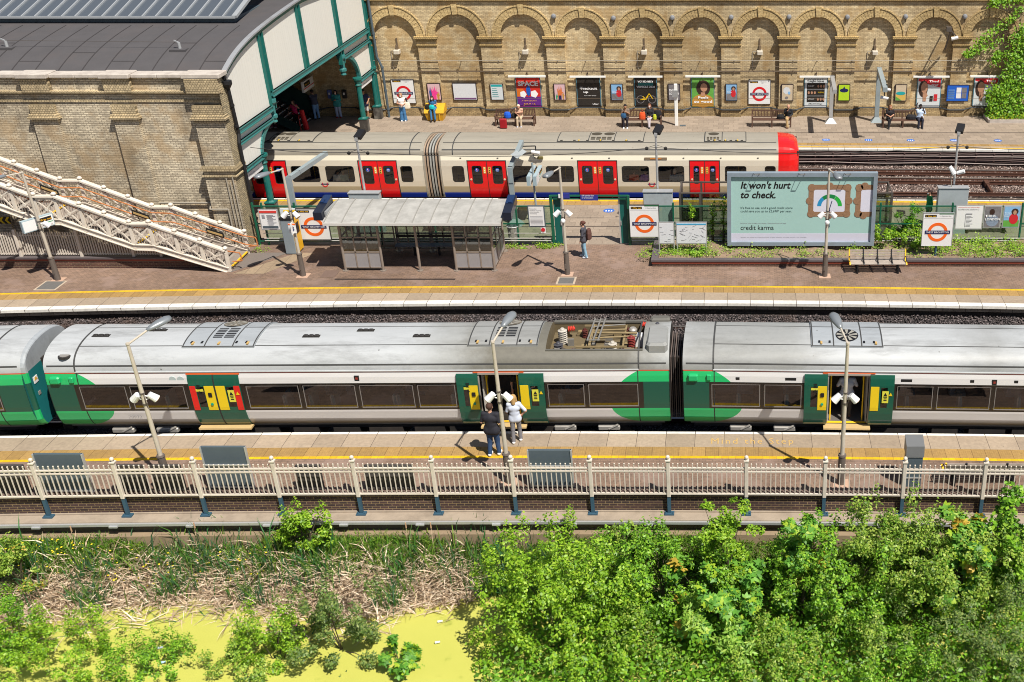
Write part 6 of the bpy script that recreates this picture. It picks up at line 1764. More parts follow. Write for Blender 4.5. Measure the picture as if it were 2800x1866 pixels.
q = sit_on(2, z10(1075), label='bald man in a dark jacket and tan trousers at the end of the third bench', top=(.015,.017,.022), legs=(.42,.29,.14), shoes=(.10,.05,.03), hair=None, sleeve=1.0, elbR=(.24,.1,.80), handR=(.05,.22,.98), elbL=(-.24,.05,.78), handL=(-.1,.3,.66), bend_=.15, turn=R(-12), legsx=(((.12,0,0),(.12,.03,0)),((-.06,0,.03),(-.16,.02,0))))
m = bag_mb((G(z10(965),345).x, benches[2].location.y-.02, .44), .48, .3, .26); tag(m.build('holdall', cm((.012,.012,.014))), 'black holdall beside the bald man on the third bench', 'bag')
q = sit_on(3, z11(420), label='woman in black with long brown hair reading on the fourth bench', top=(.02,.016,.02), legs=(.012,.012,.016), shoes=(.02,.02,.02), hair=(.22,.10,.04), hairlen=.2, sleeve=.5, bend_=.15, elbL=(-.24,.1,.78), handL=(-.06,.34,.74), elbR=(.24,.1,.78), handR=(.06,.34,.74), legsx=(((.1,0,.05),(.2,.0,0)),((-.02,0,0),(-.02,.05,0))))
q = sit_on(3, z11(850), label='man in a pale blue shirt and dark trousers with one arm raised', top=(.50,.62,.80), legs=(.02,.022,.04), shoes=(.012,.012,.012), hair=(.01,.008,.008), skin=skin_d, sleeve=.5, wide=1.15, elbR=(.30,.05,1.16), handR=(.22,.05,1.38), elbL=(-.30,.05,.82), handL=(-.18,.12,1.08))
m = bag_mb((G(z11(725),345).x, benches[3].location.y, .44), .62, .3, .28); tag(m.build('holdall', cm((.015,.014,.018))), 'black holdall beside the man in the pale blue shirt', 'bag')
# --- passengers seen through the windows of the red train
for px, c, hr, lb in ((1738-5, (.70,.11,.04), (.03,.015,.01), 'passenger in an orange-red top behind the third wide window'), (1764, (.38,.12,.50), (.03,.015,.012), 'passenger in a violet top beside the one in orange'),
       (1844, (.30,.36,.42), (.50,.42,.33), 'fair-haired passenger in a patterned blouse'), (1871-3, (.38,.44,.45), (.25,.2,.16), 'passenger in a grey-green top at the window edge'),
       (921, (.68,.66,.62), (.02,.012,.01), 'dark-haired passenger in a white shirt near the shed end'), (936, (.40,.50,.42), (.2,.15,.1), 'passenger in a pale green top near the shed end')):
 person(xu(px, 485), YSU+.19, -.02, R(0), lb, pose='sit', top=c, hair=hr, H=1.7, sleeve=.5, only='bust', legs=(.03,.03,.04), shoes=(.02,.02,.02))
# ================================================================ NEAR EDGE: retaining wall, ledge, railing
mat_blue_brick = BRICK('blue_engineering_brick', (.085,.05,.05), (.05,.036,.038), (.30,.22,.12), 'xz', .235, .085, .008, stain=.55, scol=(.04,.03,.028), sscale=.8, bmp=.5)
mat_conc = M('weathered_concrete', (.33,.27,.21), .85, var=.2, vs=2.5, dirt=.5, dcol=(.13,.10,.075), ds=1.5, bmp=.2)
mat_conc_d = M('damp_block_wall', (.10,.085,.06), .9, var=.3, vs=1.5, dirt=.6, dcol=(.035,.045,.02), ds=.8, bmp=.3)
bx = lambda X: bend(X, 620)      # the near wall follows the tracks
def sweep(mb, y0, y1, z0, z1, xs=np.linspace(-32, 18.5, 28)):
 for a, c in zip(xs[:-1], xs[1:]):
  ya, yc = bx(a), bx(c); n = len(mb.v)
  mb.add([(a,y0+ya,z0),(c,y0+yc,z0),(c,y1+yc,z0),(a,y1+ya,z0),(a,y0+ya,z1),(c,y0+yc,z1),(c,y1+yc,z1),(a,y1+ya,z1)], [(4,5,6,7),(0,1,5,4),(3,2,1,0),(2,3,7,6)])
t = thing('retaining_wall', (-8, 26.6, -2.3), 'dark brick retaining wall on a concrete ledge below the near railing', 'wall')
m = MB(); sweep(m, 26.60, 26.85, -.66, -.03); m.build('brick_face', [mat_blue_brick], t)
m = MB(); sweep(m, 26.57, 26.87, -.03, .015); m.build('brick_coping', [BRICK('coping_on_edge', (.20,.14,.12), (.13,.09,.08), (.08,.06,.05), 'xy', .08, .3, .01, bmp=.4)], t)
m = MB(); sweep(m, 26.54, 26.62, -.62, -.57); sweep(m, 26.17, 26.75, -.68, -.61); m.build('concrete_ledge', [mat_conc], t)
m = MB(); sweep(m, 26.32, 26.8, -1.55, -.68); m.build('block_wall', [mat_conc_d], t)
m = MB(); sweep(m, 26.04, 26.5, -2.6, -1.03); m.build('footing', [M('buff_footing', (.27,.20,.13), .9, var=.25, vs=2, dirt=.4, bmp=.3)], t)
t = thing('cable_trunking', (-8, 26.12, -.75), 'long grey steel trunking fixed along the front of the concrete ledge', 'pipe')
m = MB(); sweep(m, 26.10, 26.17, -.72, -.64); m.build('trunking', [galv], t)
m = MB();
for k in range(20): X = -29+2.2*k; m.box(X-.12, X+.12, 26.05+bx(X), 26.16+bx(X), -.74, -.69)
o = m.build('trunking_brackets', [galv], t)
fence = thing('railing', (-8, 26.4, -.5), 'cream painted steel railing with ball-topped posts along the near wall', 'fence')
post_px = [96-218, 96, 314, 531, 746, 964, 1180, 1397, 1612, 1826, 2041, 2257, 2474, 2694, 2910]
fx = [V(p, 1262, 26.5).x for p in post_px]; fx[0] = fx[1]-2.28; fx[-1] = fx[-2]+2.28; fx += [fx[-1]+2.28, fx[-1]+4.56]; fx = [fx[0]-2.28]+fx
fy = lambda X: 26.50+bx(X)
for i, X in enumerate(fx):
 y = fy(X)
 m = MB(); m.bbox(X-.055, X+.055, y-.055, y+.055, .0, 1.21, .012); m.box(X-.075, X+.075, y-.075, y+.075, 1.21, 1.245).tube((X,y,1.24),(X,y,1.28),.03); m.ball((X, y, 1.33), .062, 10)
 m.build('post', [cream_paint], fence)
 m = MB(); m.box(X-.05, X+.05, y-.04, y+.04, -.58, .0); f = m.build('post_foot', [slate_blue], fence)
 m = MB(); m.box(X-.14, X+.14, y-.12, y+.06, -.615, -.565); m.tube((X-.1,y-.06,-.57),(X-.1,y-.06,-.53),.02).tube((X+.1,y-.06,-.57),(X+.1,y-.06,-.53),.02); m.build('base_plate', [slate_blue], f)
for a, c in zip(fx[:-1], fx[1:]):
 ya, yc = fy(a), fy(c); Y = lambda x: ya+(yc-ya)*(x-a)/(c-a)
 m = MB()
 for z, h in ((.08, .05), (.96, .045), (.85, .04)): m.bar((a+.05, Y(a), z), (c-.05, Y(c), z), .05, h)
 n = 16; d = (c-a)/n
 for k in range(1, n):
  x = a+d*k; m.bar((x, Y(x), .08), (x, Y(x), 1.08), .026, .026)
  m.ball((x, Y(x), 1.10), .026, 6)
  if k < n-1:
   q = arcpts(x+d/2, .85, d/2, 160, 20, 4)
   for p_, q_ in zip(q[:-1], q[1:]): m.bar((p_[0], Y(x), p_[1]+.02), (q_[0], Y(x), q_[1]+.02), .02, .02)
 m.build('railing_bay', [cream_paint], fence)
# backs of notice boards and frames standing behind the railing
frame_dk = M('frame_grey_brown', (.045,.04,.038), .6, dirt=.3)
def sign_back(px0, px1, ptop, pbot, Y, label, mat, rails=True, posts=True):
 a, c = V(px0, (ptop+pbot)/2, Y), V(px1, (ptop+pbot)/2, Y); Yb = Y+bx(a.x)
 zt, zb = V(px0, ptop, Yb).z, max(.02, V(px0, pbot, Yb).z)
 t = thing('notice_board', ((a.x+c.x)/2, Yb, 0), label, 'notice board')
 m = MB(); m.bbox(a.x, c.x, Yb-.03, Yb+.05, zb, zt, .012); m.build('panel', [mat], t)
 if rails:
  m = MB()
  for k in (.02, .55): m.bar((a.x+.02, Yb-.05, zb+(zt-zb)*k+.03), (c.x-.02, Yb-.05, zb+(zt-zb)*k+.03), .03, .05)
  m.box(a.x-.01, a.x+.03, Yb-.06, Yb+.02, zb, zt).box(c.x-.03, c.x+.01, Yb-.06, Yb+.02, zb, zt); m.build('frame', [galv if mat is slate_paint else frame_dk], t)
 if posts:
  m = MB()
  for x in (a.x+.15, c.x-.15): m.tube((x, Yb+.02, 0), (x, Yb+.02, zb+.1), .035)
  m.build('legs', [slate_paint], t)
sign_back(120, 254, 1241, 1352, 26.85, 'back of a tall slate-coloured notice board near the leftmost railing posts', slate_paint)
sign_back(568, 690, 1221, 1350, 26.95, 'back of a tall slate-coloured notice board below the closed train doors', slate_paint)
sign_back(1448, 1567, 1230, 1346, 26.95, 'back of a tall slate-coloured notice board beside the waiting couple', slate_paint)
for x0, x1, lb in ((4, 90, 'low dark framed board at the far left end of the railing'), (335, 407, 'low dark framed board left of the leftmost near lamp'), (430, 508, 'low dark framed board right of the leftmost near lamp'), (818, 884, 'low narrow dark framed board in the fourth railing bay'), (1003, 1132, 'low wide dark framed board in the fifth railing bay')):
 sign_back(x0, x1, 1272, 1350, 26.85, lb, frame_dk, True, False)
# grey help cabinet
a, c = V(2476, 1290, 26.95), V(2521, 1290, 26.95); zt = V(2490, 1219, 26.95).z
t = thing('ticket_cabinet', ((a.x+c.x)/2, 27.05, 0), 'tall grey hooded cabinet with its back to the railing at right', 'cabinet')
m = MB(); m.bbox(a.x, c.x, 26.95, 27.35, 0, 1.05, .02); m.build('body', [slate_paint], t)
m = MB(); m.slab_yz([(26.92, 1.05), (27.38, 1.05), (27.40, zt+.1), (26.96, zt-.04)], a.x-.02, c.x+.02); m.build('hood', [M('hood_grey', (.14,.145,.15), .4)], t)
m = MB(); m.box(a.x, c.x, 26.93, 26.95, 1.02, 1.07).box(a.x, c.x, 26.93, 26.95, .3, .34).box(a.x, a.x+.03, 26.93, 26.95, .3, 1.05); m.build('trim', [galv], t)

# ================================================================ LAMP POSTS
post_cream = M('lamp_post_cream', (.47,.42,.35), .5, dirt=.3, dcol=(.25,.2,.15), ds=4); sleeve_m = M('lamp_sleeve', (.14,.115,.10), .6, .2); head_m = M('lamp_head_grey', (.20,.22,.24), .35, .2); flood_m = M('flood_white', (.72,.73,.74), .4)
def lamp(bx_, by_, arm, label, floods=(0, 150), hh=4.62, fz=2.9, dome=False, lean=0, rise=.0):
 p = G(bx_, by_); t = thing('street_lamp', p, label, 'street lamp', 'platform lamp posts')
 Pz = lambda z: Vector((p.x+lean*z, p.y, z))
 m = MB(); m.tube(Pz(0), Pz(.98), .115, .105, 12).tube(Pz(.98), Pz(1.03), .125, .11, 12); m.box(p.x-.07, p.x+.0, p.y-.13, p.y-.1, .3, .5); m.build('sleeve', [sleeve_m], t, smooth=False)
 m = MB(); m.tube(Pz(1.0), Pz(hh-1.2), .066, .055, 12).tube(Pz(hh-1.2), Pz(hh), .055, .045, 12).tube(Pz(hh), Pz(hh+.05), .06, .05); m.build('pole', [post_cream], t)
 m = MB(); m.box(p.x-.24, p.x+.24, p.y-.24, p.y+.24, .0, .012); m.build('base_slab', [M('base_mortar', (.45,.30,.22), .8)], t)
 d = Vector((math.cos(arm), math.sin(arm), 0)); e = Pz(hh)+d*.58+Vector((0,0,rise+.02))
 m = MB(); m.tube(Pz(hh), e, .032, .028); m.build('arm', [post_cream], t)
 n = d.cross(Vector((0,0,1))); m = MB(); secs = [(0, .05, .05), (.1, .09, .09), (.35, .15, .12), (.6, .16, .11), (.72, .10, .07)]; k8 = 12; rings = []
 up_ = Vector((0,0,1)); dd = (d+Vector((0,0,rise))).normalized()
 for (s_, w, h) in secs: rings.append([e+dd*s_*1.0+n*w*math.cos(2*math.pi*k/k8)+up_*h*(math.sin(2*math.pi*k/k8) if math.sin(2*math.pi*k/k8) > 0 else .5*math.sin(2*math.pi*k/k8)) for k in range(k8)])
 vs = [v for r_ in rings for v in r_]; fs = [tuple(range(k8)), tuple(reversed(range((len(rings)-1)*k8, len(rings)*k8)))]
 for i in range(len(rings)-1):
  for k in range(k8): fs.append((i*k8+k, (i+1)*k8+k, (i+1)*k8+(k+1)%k8, i*k8+(k+1)%k8))
 m.add(vs, fs); m.build('lamp_head', [head_m], t, smooth=True)
 for f in floods:
  a = R(f); d2 = Vector((math.cos(a), math.sin(a), 0)); q = Pz(fz)+d2*.26
  dirn = (d2*.7+Vector((0,0,-.72))).normalized()
  m = MB(); m.tube(q-dirn*.16, q+dirn*.10, .09, .115, 12); fo = m.build('floodlight', [flood_m], t)
  m = MB(); m.tube(q+dirn*.10, q+dirn*.115, .10, .10, 12); m.build('lens', [M('amber_lens', (.45,.30,.18), .2, var=0)], fo)
  m = MB(); m.path([Pz(fz-.05), q-dirn*.02, Pz(fz+.1)], .015, 5); m.build('bracket', [flood_m], fo)
 m = MB(); rr = random.Random(int(bx_)); m.path([Pz(fz+.15)+Vector((.06,-.05,0)), Pz(fz)+Vector((.1,-.1,0)), Pz(fz-.15)+Vector((.07,-.06,0)), Pz(fz-.3)+Vector((.06,-.02,0))], .012, 5); m.tube(Pz(fz-.2), Pz(fz-.14), .075).tube(Pz(fz+.16), Pz(fz+.2), .075); m.build('cable_loop', [steel_dark], t)
 if dome: m = MB(); m.ball(tuple(Pz(fz-.28)+Vector((0,-.12,0))), .10, 10); m.build('dome_camera', [flood_m], t)
 return t
lamp(462, 1325, R(54), 'leftmost cream lamp post of the near platform, behind the railing', (170, 20), lean=-.012, rise=.17)
lamp(1393, 1319, R(73), 'cream lamp post of the near platform beside the waiting couple', (190, -10), lean=-.006, rise=.17)
lamp(2299, 1323, R(105), 'cream lamp post of the near platform before the right open doorway', (190, -10), rise=.17)
lamp(159, 766, R(232), 'leftmost cream lamp post of the middle platform, below the staircase', (20,), lean=-.03, fz=2.4)
lamp(829.6, 754.5, R(241), 'cream lamp post of the middle platform left of the shelter', (190, -20), lean=-.005, fz=2.7, dome=False)
lamp(1552, 750.5, R(252), 'cream lamp post of the middle platform beside the green gateway', (190, -10), fz=2.7, dome=True)
lamp(2255, 755.6, R(-76), 'cream lamp post of the middle platform in front of the billboard', (190, -10), fz=2.7, dome=True, lean=.004)

# ================================================================ FOOTBRIDGE STAIRCASE
st = thing('footbridge_stairs', (-26, 43.8, 0), 'cream lattice iron staircase coming down to the middle platform in front of the shed', 'staircase')
node = [(-21.42, .95, -.02), (-24.33, 2.15, 1.0), (-25.14, 2.15, 1.03), (-27.91, 3.33, 2.15), (-28.75, 3.33, 2.15), (-32.2, 4.80, 3.62)]
def px_at(x, k):
 for (a, b_) in zip(node[:-1], node[1:]):
  if b_[0] <= x <= a[0]: f = (x-a[0])/(b_[0]-a[0]); return a[k]+(b_[k]-a[k])*f
 return node[-1][k]
for yy, nm in ((42.86, 'near'), (44.86, 'far')):
 m = MB()
 for a, b_ in zip(node[:-1], node[1:]):
  m.bar((a[0], yy, a[1]), (b_[0], yy, b_[1]), .24, .07); m.bar((a[0], yy, a[1]-.08), (b_[0], yy, b_[1]-.08), .10, .10)
  m.bar((a[0], yy, a[2]+.08), (b_[0], yy, b_[2]+.08), .08, .24); m.bar((a[0], yy, a[2]-.03), (b_[0], yy, b_[2]-.03), .18, .03); m.bar((a[0], yy, a[2]+.2), (b_[0], yy, b_[2]+.2), .18, .03)
 truss = m.build('truss_rails', [white_paint], st)
 posts_ = []
 for a, b_ in zip(node[:-1], node[1:]):
  L = a[0]-b_[0]; n = 1 if L < 1 else max(1, round(L/.95))
  posts_ += [a[0]-L*k/n for k in range(n)]
 posts_.append(node[-1][0])
 for x in posts_:
  m = MB(); zb, zt = px_at(x, 2), px_at(x, 1); m.bar((x, yy, zb), (x, yy, zt), .13, .05, up=(0,1,0)).box(x-.06, x+.06, yy-.05, yy+.05, zb, zt-.05); m.build('upright', [white_paint], st)
  m = MB(); m.lathe((x, yy, zt+.02), [(.05,0),(.05,.05),(.10,.06),(.105,.10),(.06,.15),(.01,.17)], 10); m.build('post_knob', [white_paint], st)
 for x0, x1 in zip(posts_[:-1], posts_[1:]):
  zb0, zt0, zb1, zt1 = px_at(x0, 2)+.2, px_at(x0, 1)-.1, px_at(x1, 2)+.2, px_at(x1, 1)-.1
  m = MB(); m.bar((x0, yy-.02, zb0), (x1, yy-.02, zt1), .03, .055).bar((x0, yy-.045, zt0), (x1, yy-.045, zb1), .03, .055)
  xc_, zc_ = (x0+x1)/2, (zb0+zt0+zb1+zt1)/4; m.lathe((xc_, yy-.075, zc_), [(.075,0),(.075,.03),(.04,.06)], 10, 'y'); m.build('lattice_cross', [white_paint], st)
  m = MB(); n = 7
  for k in range(1, n+1): x = x0+(x1-x0)*k/(n+1); m.bar((x, yy+.05, px_at(x, 2)+.1), (x, yy+.05, px_at(x, 1)-.12), .018, .018)
  m.build('balusters', [white_paint], st)
# treads
m = MB(); tm = M('stone_tread', (.24,.20,.17), .8, dirt=.3); x = -21.75; k = 0
b2 = MB()
for a, b_ in zip(node[:-1], node[1:]):
 L = a[0]-b_[0]; dz = b_[2]-a[2]
 if L < 1: m.box(b_[0], a[0], 42.95, 44.8, a[2]+.02, a[2]+.07); continue
 n = round(dz/.16);
 for k in range(n): m.box(a[0]-L*(k+1)/n, a[0]-L*k/n+.03, 42.95, 44.8, a[2]+dz*(k+1)/n-.05, a[2]+dz*(k+1)/n); b2.box(a[0]-L*k/n-.03, a[0]-L*k/n+.034, 43.1, 44.7, a[2]+dz*(k+1)/n-.045, a[2]+dz*(k+1)/n+.004) if k % 11 == 0 else None
m.build('treads', [tm], st); b2.build('yellow_nosings', [yellow_paint], st)
m = MB()
for a, b_ in zip(node[:-1], node[1:]): m.slab_xz([(a[0], a[2]-.02), (b_[0], b_[2]-.02), (b_[0], b_[2]+.03), (a[0], a[2]+.03)], 43.0, 44.75)
m.build('soffit', [M('soffit_grey', (.25,.22,.19), .8)], st)
for yy in (44.72, 43.02):
 for dz in (.82, .42) if yy > 44 else (.80,):
  m = MB(); pts = [(-20.95, yy, px_at(-21.42, 2)+dz)]+[(a[0], yy, a[2]+dz+.08) for a in node]; m.path(pts, .028, 8)
  m.path([(-20.95, yy, dz), (-20.9, yy, dz-.12), (-20.9, yy, .42 if dz > .5 else .3), (-21.3, yy, .38 if dz > .5 else .3)], .028, 8) if dz > .5 else None
  m.build('handrail', [orange_paint], st)
for x in (-22.6, -25.6, -29.2):
 m = MB(); a, c = x-.35, x+.35; m.slab_xz([(a, px_at(a, 2)+.52), (c, px_at(c, 2)+.52), (c, px_at(c, 2)+.74), (a, px_at(a, 2)+.74)], 44.66, 44.69); o = m.build('stair_notice', [black_print], st)
 m = MB(); m.slab_xz([(a+.05, px_at(a+.05, 2)+.58), (c-.05, px_at(c-.05, 2)+.58), (c-.05, px_at(c-.05, 2)+.67), (a+.05, px_at(a+.05, 2)+.67)], 44.65, 44.66); m.build('notice_strip', [M('notice_tan', (.45,.30,.12), .5)], o)
m = MB(); m.slab_xy([(-21.35, 42.75), (-19.7, 44.9), (-21.35, 44.9)], .0, .02); tag(m.build('landing_slab', [M('asphalt_patch', (.16,.135,.12), .8)]), 'dark asphalt patch at the foot of the cream staircase', 'paving patch', kind='structure')
a, c = G(*[640+20/2.5576, 340+1030/2.5576]), G(640+290/2.5576, 340+900/2.5576)
m = MB(); m.slab_xy([(-21.2, 42.6), (-19.9, 42.6), (-18.5, 44.9), (-19.3, 44.9)], .004, .008); tag(m.build('tactile_ramp', [JOINTS('buff_paving', (.29,.22,.15), (.14,.1,.08), .41)]), 'buff tactile paving strip beside the foot of the staircase', 'paving patch', kind='structure')
# chevron board
a, c = V(0, 602, 45.2), V(29, 602, 45.2); t = thing('chevron_board', (a.x, 45.2, a.z), 'yellow and black chevron board under the staircase', 'sign')
m = MB(); m.box(a.x-1.5, c.x, 45.17, 45.2, a.z-.16, a.z+.16); m.build('board', [black_print], t)
m = MB()
for k in range(6):
 x = c.x-.22-.25*k; m.slab_xz([(x, a.z), (x+.12, a.z+.15), (x+.22, a.z+.15), (x+.10, a.z), (x+.22, a.z-.15), (x+.12, a.z-.15)], 45.155, 45.17)
m.build('chevrons', [yellow_print], t)
# low wall with picket fence under the stairs
mat_red_brick = BRICK('red_blue_brick', (.12,.055,.045), (.07,.04,.038), (.20,.15,.10), 'xz', .225, .075, .010, stain=.3, bmp=.5)
coping_blue = M('blue_coping', (.10,.085,.09), .5, var=.25, vs=12); red_course = M('red_course', (.26,.055,.03), .7, var=.2, vs=10)
t = thing('planter_wall', (-30, 43.4, 0), 'low dark brick wall with a red course under the cream staircase', 'wall')
m = MB(); m.box(-40, -22.6, 43.22, 43.5, 0, .34); m.build('brick_face', [mat_red_brick], t)
m = MB(); m.box(-40, -22.6, 43.20, 43.52, .34, .42); m.build('red_course', [red_course], t)
m = MB(); m.box(-40, -22.6, 43.16, 43.58, .42, .50); m.build('coping', [coping_blue], t)
t = thing('picket_fence', (-30, 43.7, .5), 'cream picket railing on the low brick wall under the staircase', 'fence')
m = MB(); m.bar((-38, 43.38, .60), (-22.9, 43.38, .60), .05, .05).bar((-38, 43.38, 1.42), (-22.9, 43.38, 1.42), .05, .04); m.build('rails', [cream_paint], t)
m = MB(); x = -37.9
while x < -23: m.box(x, x+.045, 43.34, 43.38, .55, 1.58 if x < -26 else min(1.58, px_at(x, 2)-.05)); x += .105
o = m.build('pickets', [cream_paint], t); o['kind'] = 'stuff'
for px_ in (62, 228, 370, 445, -100):
 x = V(px_, 670, 43.6).x; m = MB(); zt = min(1.7, px_at(max(x,-32), 2)-.02); m.bbox(x-.06, x+.06, 43.26, 43.38, .0, max(.6, zt), .01); m.build('post', [cream_paint], t)
# hanging way-out box sign by the leftmost middle lamp
def dirsign(name, loc, rz, w, h, label, group=None, green=True, words=True, d=.16):
 t = thing(name, loc, label, 'sign', group, rz)
 m = MB(); m.box(-w/2, w/2, -d/2, d/2, 0, h); m.build('sign_box', [M('sign_edge', (.33,.42,.46), .4)], t, local=True)
 for s_ in (-1, 1):
  f = MB(); f.box(-w/2+.03, w/2-.03, s_*d/2-(.004 if s_ < 0 else 0), s_*d/2+(.004 if s_ > 0 else 0), .03, h-.03); f.build('sign_face', [sign_white], t, local=True)
  f = MB(); y0, y1_ = (s_*d/2-.008, s_*d/2-.004) if s_ < 0 else (s_*d/2+.004, s_*d/2+.008)
  f.box(-.02, w/2-.08, y0, y1_, h*.52, h*.86); f.build('black_strip', [black_print], t, local=True)
  if green: f = MB(); f.box(-.1, w/2-.06, y0, y1_, h*.36, h*.42); f.build('green_line', [M('line_green', (.01,.28,.10), .5, var=0)], t, local=True)
 return t
def way_text(t, w, h, rz, d=.16):
 for s_, txt, x0, z0, hh_, ww, mt in ((-1, '<Way out', 0.02, .60, .16, .42, amber), (-1, 'District line', -.08, .12, .12, .5, grey_print)):
  cu = bpy.data.curves.new('text', 'FONT'); cu.body = txt; cu.size = 1; o = bpy.data.objects.new('text', cu); COL.objects.link(o); me = bpy.data.meshes.new_from_object(o); bpy.data.objects.remove(o); bpy.data.curves.remove(cu)
  xs_ = [v.co.x for v in me.vertices]; k = ww*w/(max(xs_)-min(xs_))
  for v in me.vertices: v.co = (x0*w+(v.co.x-min(xs_))*k, -d/2-.012, z0*h+v.co.y*hh_*h/.7)
  me.materials.clear(); me.materials.append(mt); ob = bpy.data.objects.new('lettering', me); COL.objects.link(ob); ob.parent = t
p = V(44, 600, 42.3); t = dirsign('direction_sign', (p.x+.85, 42.25, 2.15), R(58), 1.25, .5, 'white box sign with an amber way out strip on the leftmost middle lamp post'); way_text(t, 1.25, .5, 0)

# ================================================================ GREEN FENCE BETWEEN THE MIDDLE AND INNER PLATFORMS
YF = 45.85; glass_f = GLASS('fence_glass', (.72,.84,.76), .02, .05)
t = thing('glazed_fence', (-3, YF, 0), 'green steel fence with clear panels between the middle and inner platforms', 'fence')
xg0, xg1 = V(1510, 600, YF).x, V(1720, 600, YF).x
segs = [(-21.3, xg0), (xg1, 15.5)]
m = MB();
for a, c in segs:
 for z in (1.82, 1.0, .18): m.bar((a, YF, z), (c, YF, z), .05, .05)
m.build('rails', [green_steel], t)
xsp = [-21.3]+[V(p_, 620, YF).x for p_ in (815, 1040, 1190, 1415, 1842, 1995, 2200, 2405, 2600, 2790, 2930)]+[-20.9]
for x in xsp:
 m = MB(); m.bbox(x-.04, x+.04, YF-.04, YF+.04, 0, 1.98, .01); m.build('post', [green_steel], t)
for a, c in segs:
 xx = [a]+sorted(x for x in xsp if a < x < c)+[c]
 for u, w in zip(xx[:-1], xx[1:]):
  if w-u < .5: continue
  m = MB(); m.box(u+.05, w-.05, YF-.006, YF+.006, .22, 1.78); m.build('clear_panel', [glass_f], t)
# gateway
gwy = thing('gateway', ((xg0+xg1)/2, YF, 0), 'tall dark green gateway standing open in the green fence', 'gate')
for x, s_ in ((xg0, 1), (xg1, -1)):
 m = MB(); m.bbox(x-.06, x+.06, YF-.07, YF+.07, 0, 2.32, .01); m.build('gate_post', [green_steel], gwy)
 m = MB(); x2 = x+s_*.42; m.box(min(x+s_*.08, x2), max(x+s_*.08, x2), YF+.10, YF+.13, .05, 2.18); lf = m.build('gate_leaf', [M('leaf_teal', (.006,.10,.085), .4)], gwy)
 m = MB(); m.box(x2-.03, x2+.03, YF+.09, YF+.14, .03, 2.22); m.box(x2-.05*s_-.02, x2-.05*s_+.02, YF+.06, YF+.10, .9, 1.1); m.build('leaf_edge', [galv], lf)
m = MB(); m.bar((xg0, YF, 2.30), (xg1, YF, 2.30), .10, .06).bar((xg0, YF, 2.16), (xg1, YF, 2.16), .05, .05)
for k in range(1, 5): x = xg0+(xg1-xg0)*k/5; m.bar((x, YF, 2.16), (x, YF, 2.3), .03)
m.build('top_rail', [green_steel], gwy)
def small_sign(name, px0, px1, py0, py1, Y, col, label, cat='sign', txt=None, tmat=white_print, frame=None, th=.03, group=None, post=0):
 a, c = V(px0, py1, Y), V(px1, py0, Y)
 cx_ = V((px0+px1)/2, (py0+py1)/2, Y).x; w = (V(px1, (py0+py1)/2, Y).x-V(px0, (py0+py1)/2, Y).x); z0, z1 = a.z, c.z
 t = thing(name, (cx_, Y, z0), label, cat, group)
 if frame:
  m = MB(); f = .045; m.box(cx_-w/2, cx_+w/2, Y, Y+th+.03, z0, z1); m.build('frame', [frame], t)
  m = MB(); m.box(cx_-w/2+f, cx_+w/2-f, Y-.008, Y, z0+f, z1-f); m.build('face', [col], t)
 else: m = MB(); m.box(cx_-w/2, cx_+w/2, Y-.008, Y+th, z0, z1); m.build('face', [col], t)
 if post:
  m = MB();
  for s_ in (-1, 1): m.tube((cx_+s_*w*.46, Y+.02, 0), (cx_+s_*w*.46, Y+.02, z0+.1), .03)
  m.build('posts', [frame or galv], t)
 return t, cx_, w, z0, z1
navy_sign = M('navy_sign', (.03,.04,.25), .4, var=0)
t, cx_, w, z0, z1 = small_sign('gate_sign', 1587, 1635, 534, 549, YF-.1, navy_sign, 'blue penalty fare notice hung on the gateway top rail')
text('£80 penalty fare\nor prosecution', (cx_-w*.42, YF-.108, z0+.1, w*.7, .07), t, white_print)
t, cx_, w, z0, z1 = small_sign('gate_sign', 1527, 1557, 530, 543, YF-.1, navy_sign, 'small blue notice with a white square left on the gateway rail')
m = MB(); m.box(cx_-w/2, cx_-w/4, YF-.12, YF-.108, z0+.02, z1-.02); m.build('white_square', [sign_white], t)
# pipes low along the fence
for z, r in ((.36, .022), (.24, .02), (.60, .016)):
 for a, c in ((-21.0, xg0-.1), (xg1+.1, 15.5)):
  if z > .5 and a > -5: continue
  t = thing('low_pipe', (a, YF-.1, z), 'pale pipe %s along the foot of the green fence %s of the gateway' % ({.36: 'uppermost of two', .24: 'lowest', .60: 'highest and thinnest'}[z], 'left' if a < -5 else 'right'), 'pipe', 'pipes along the green fence')
  m = MB(); m.tube((a, YF-.12, z), (c, YF-.12, z), r); m.build('pipe', [M('pipe_pale', (.48,.47,.44), .4)], t)

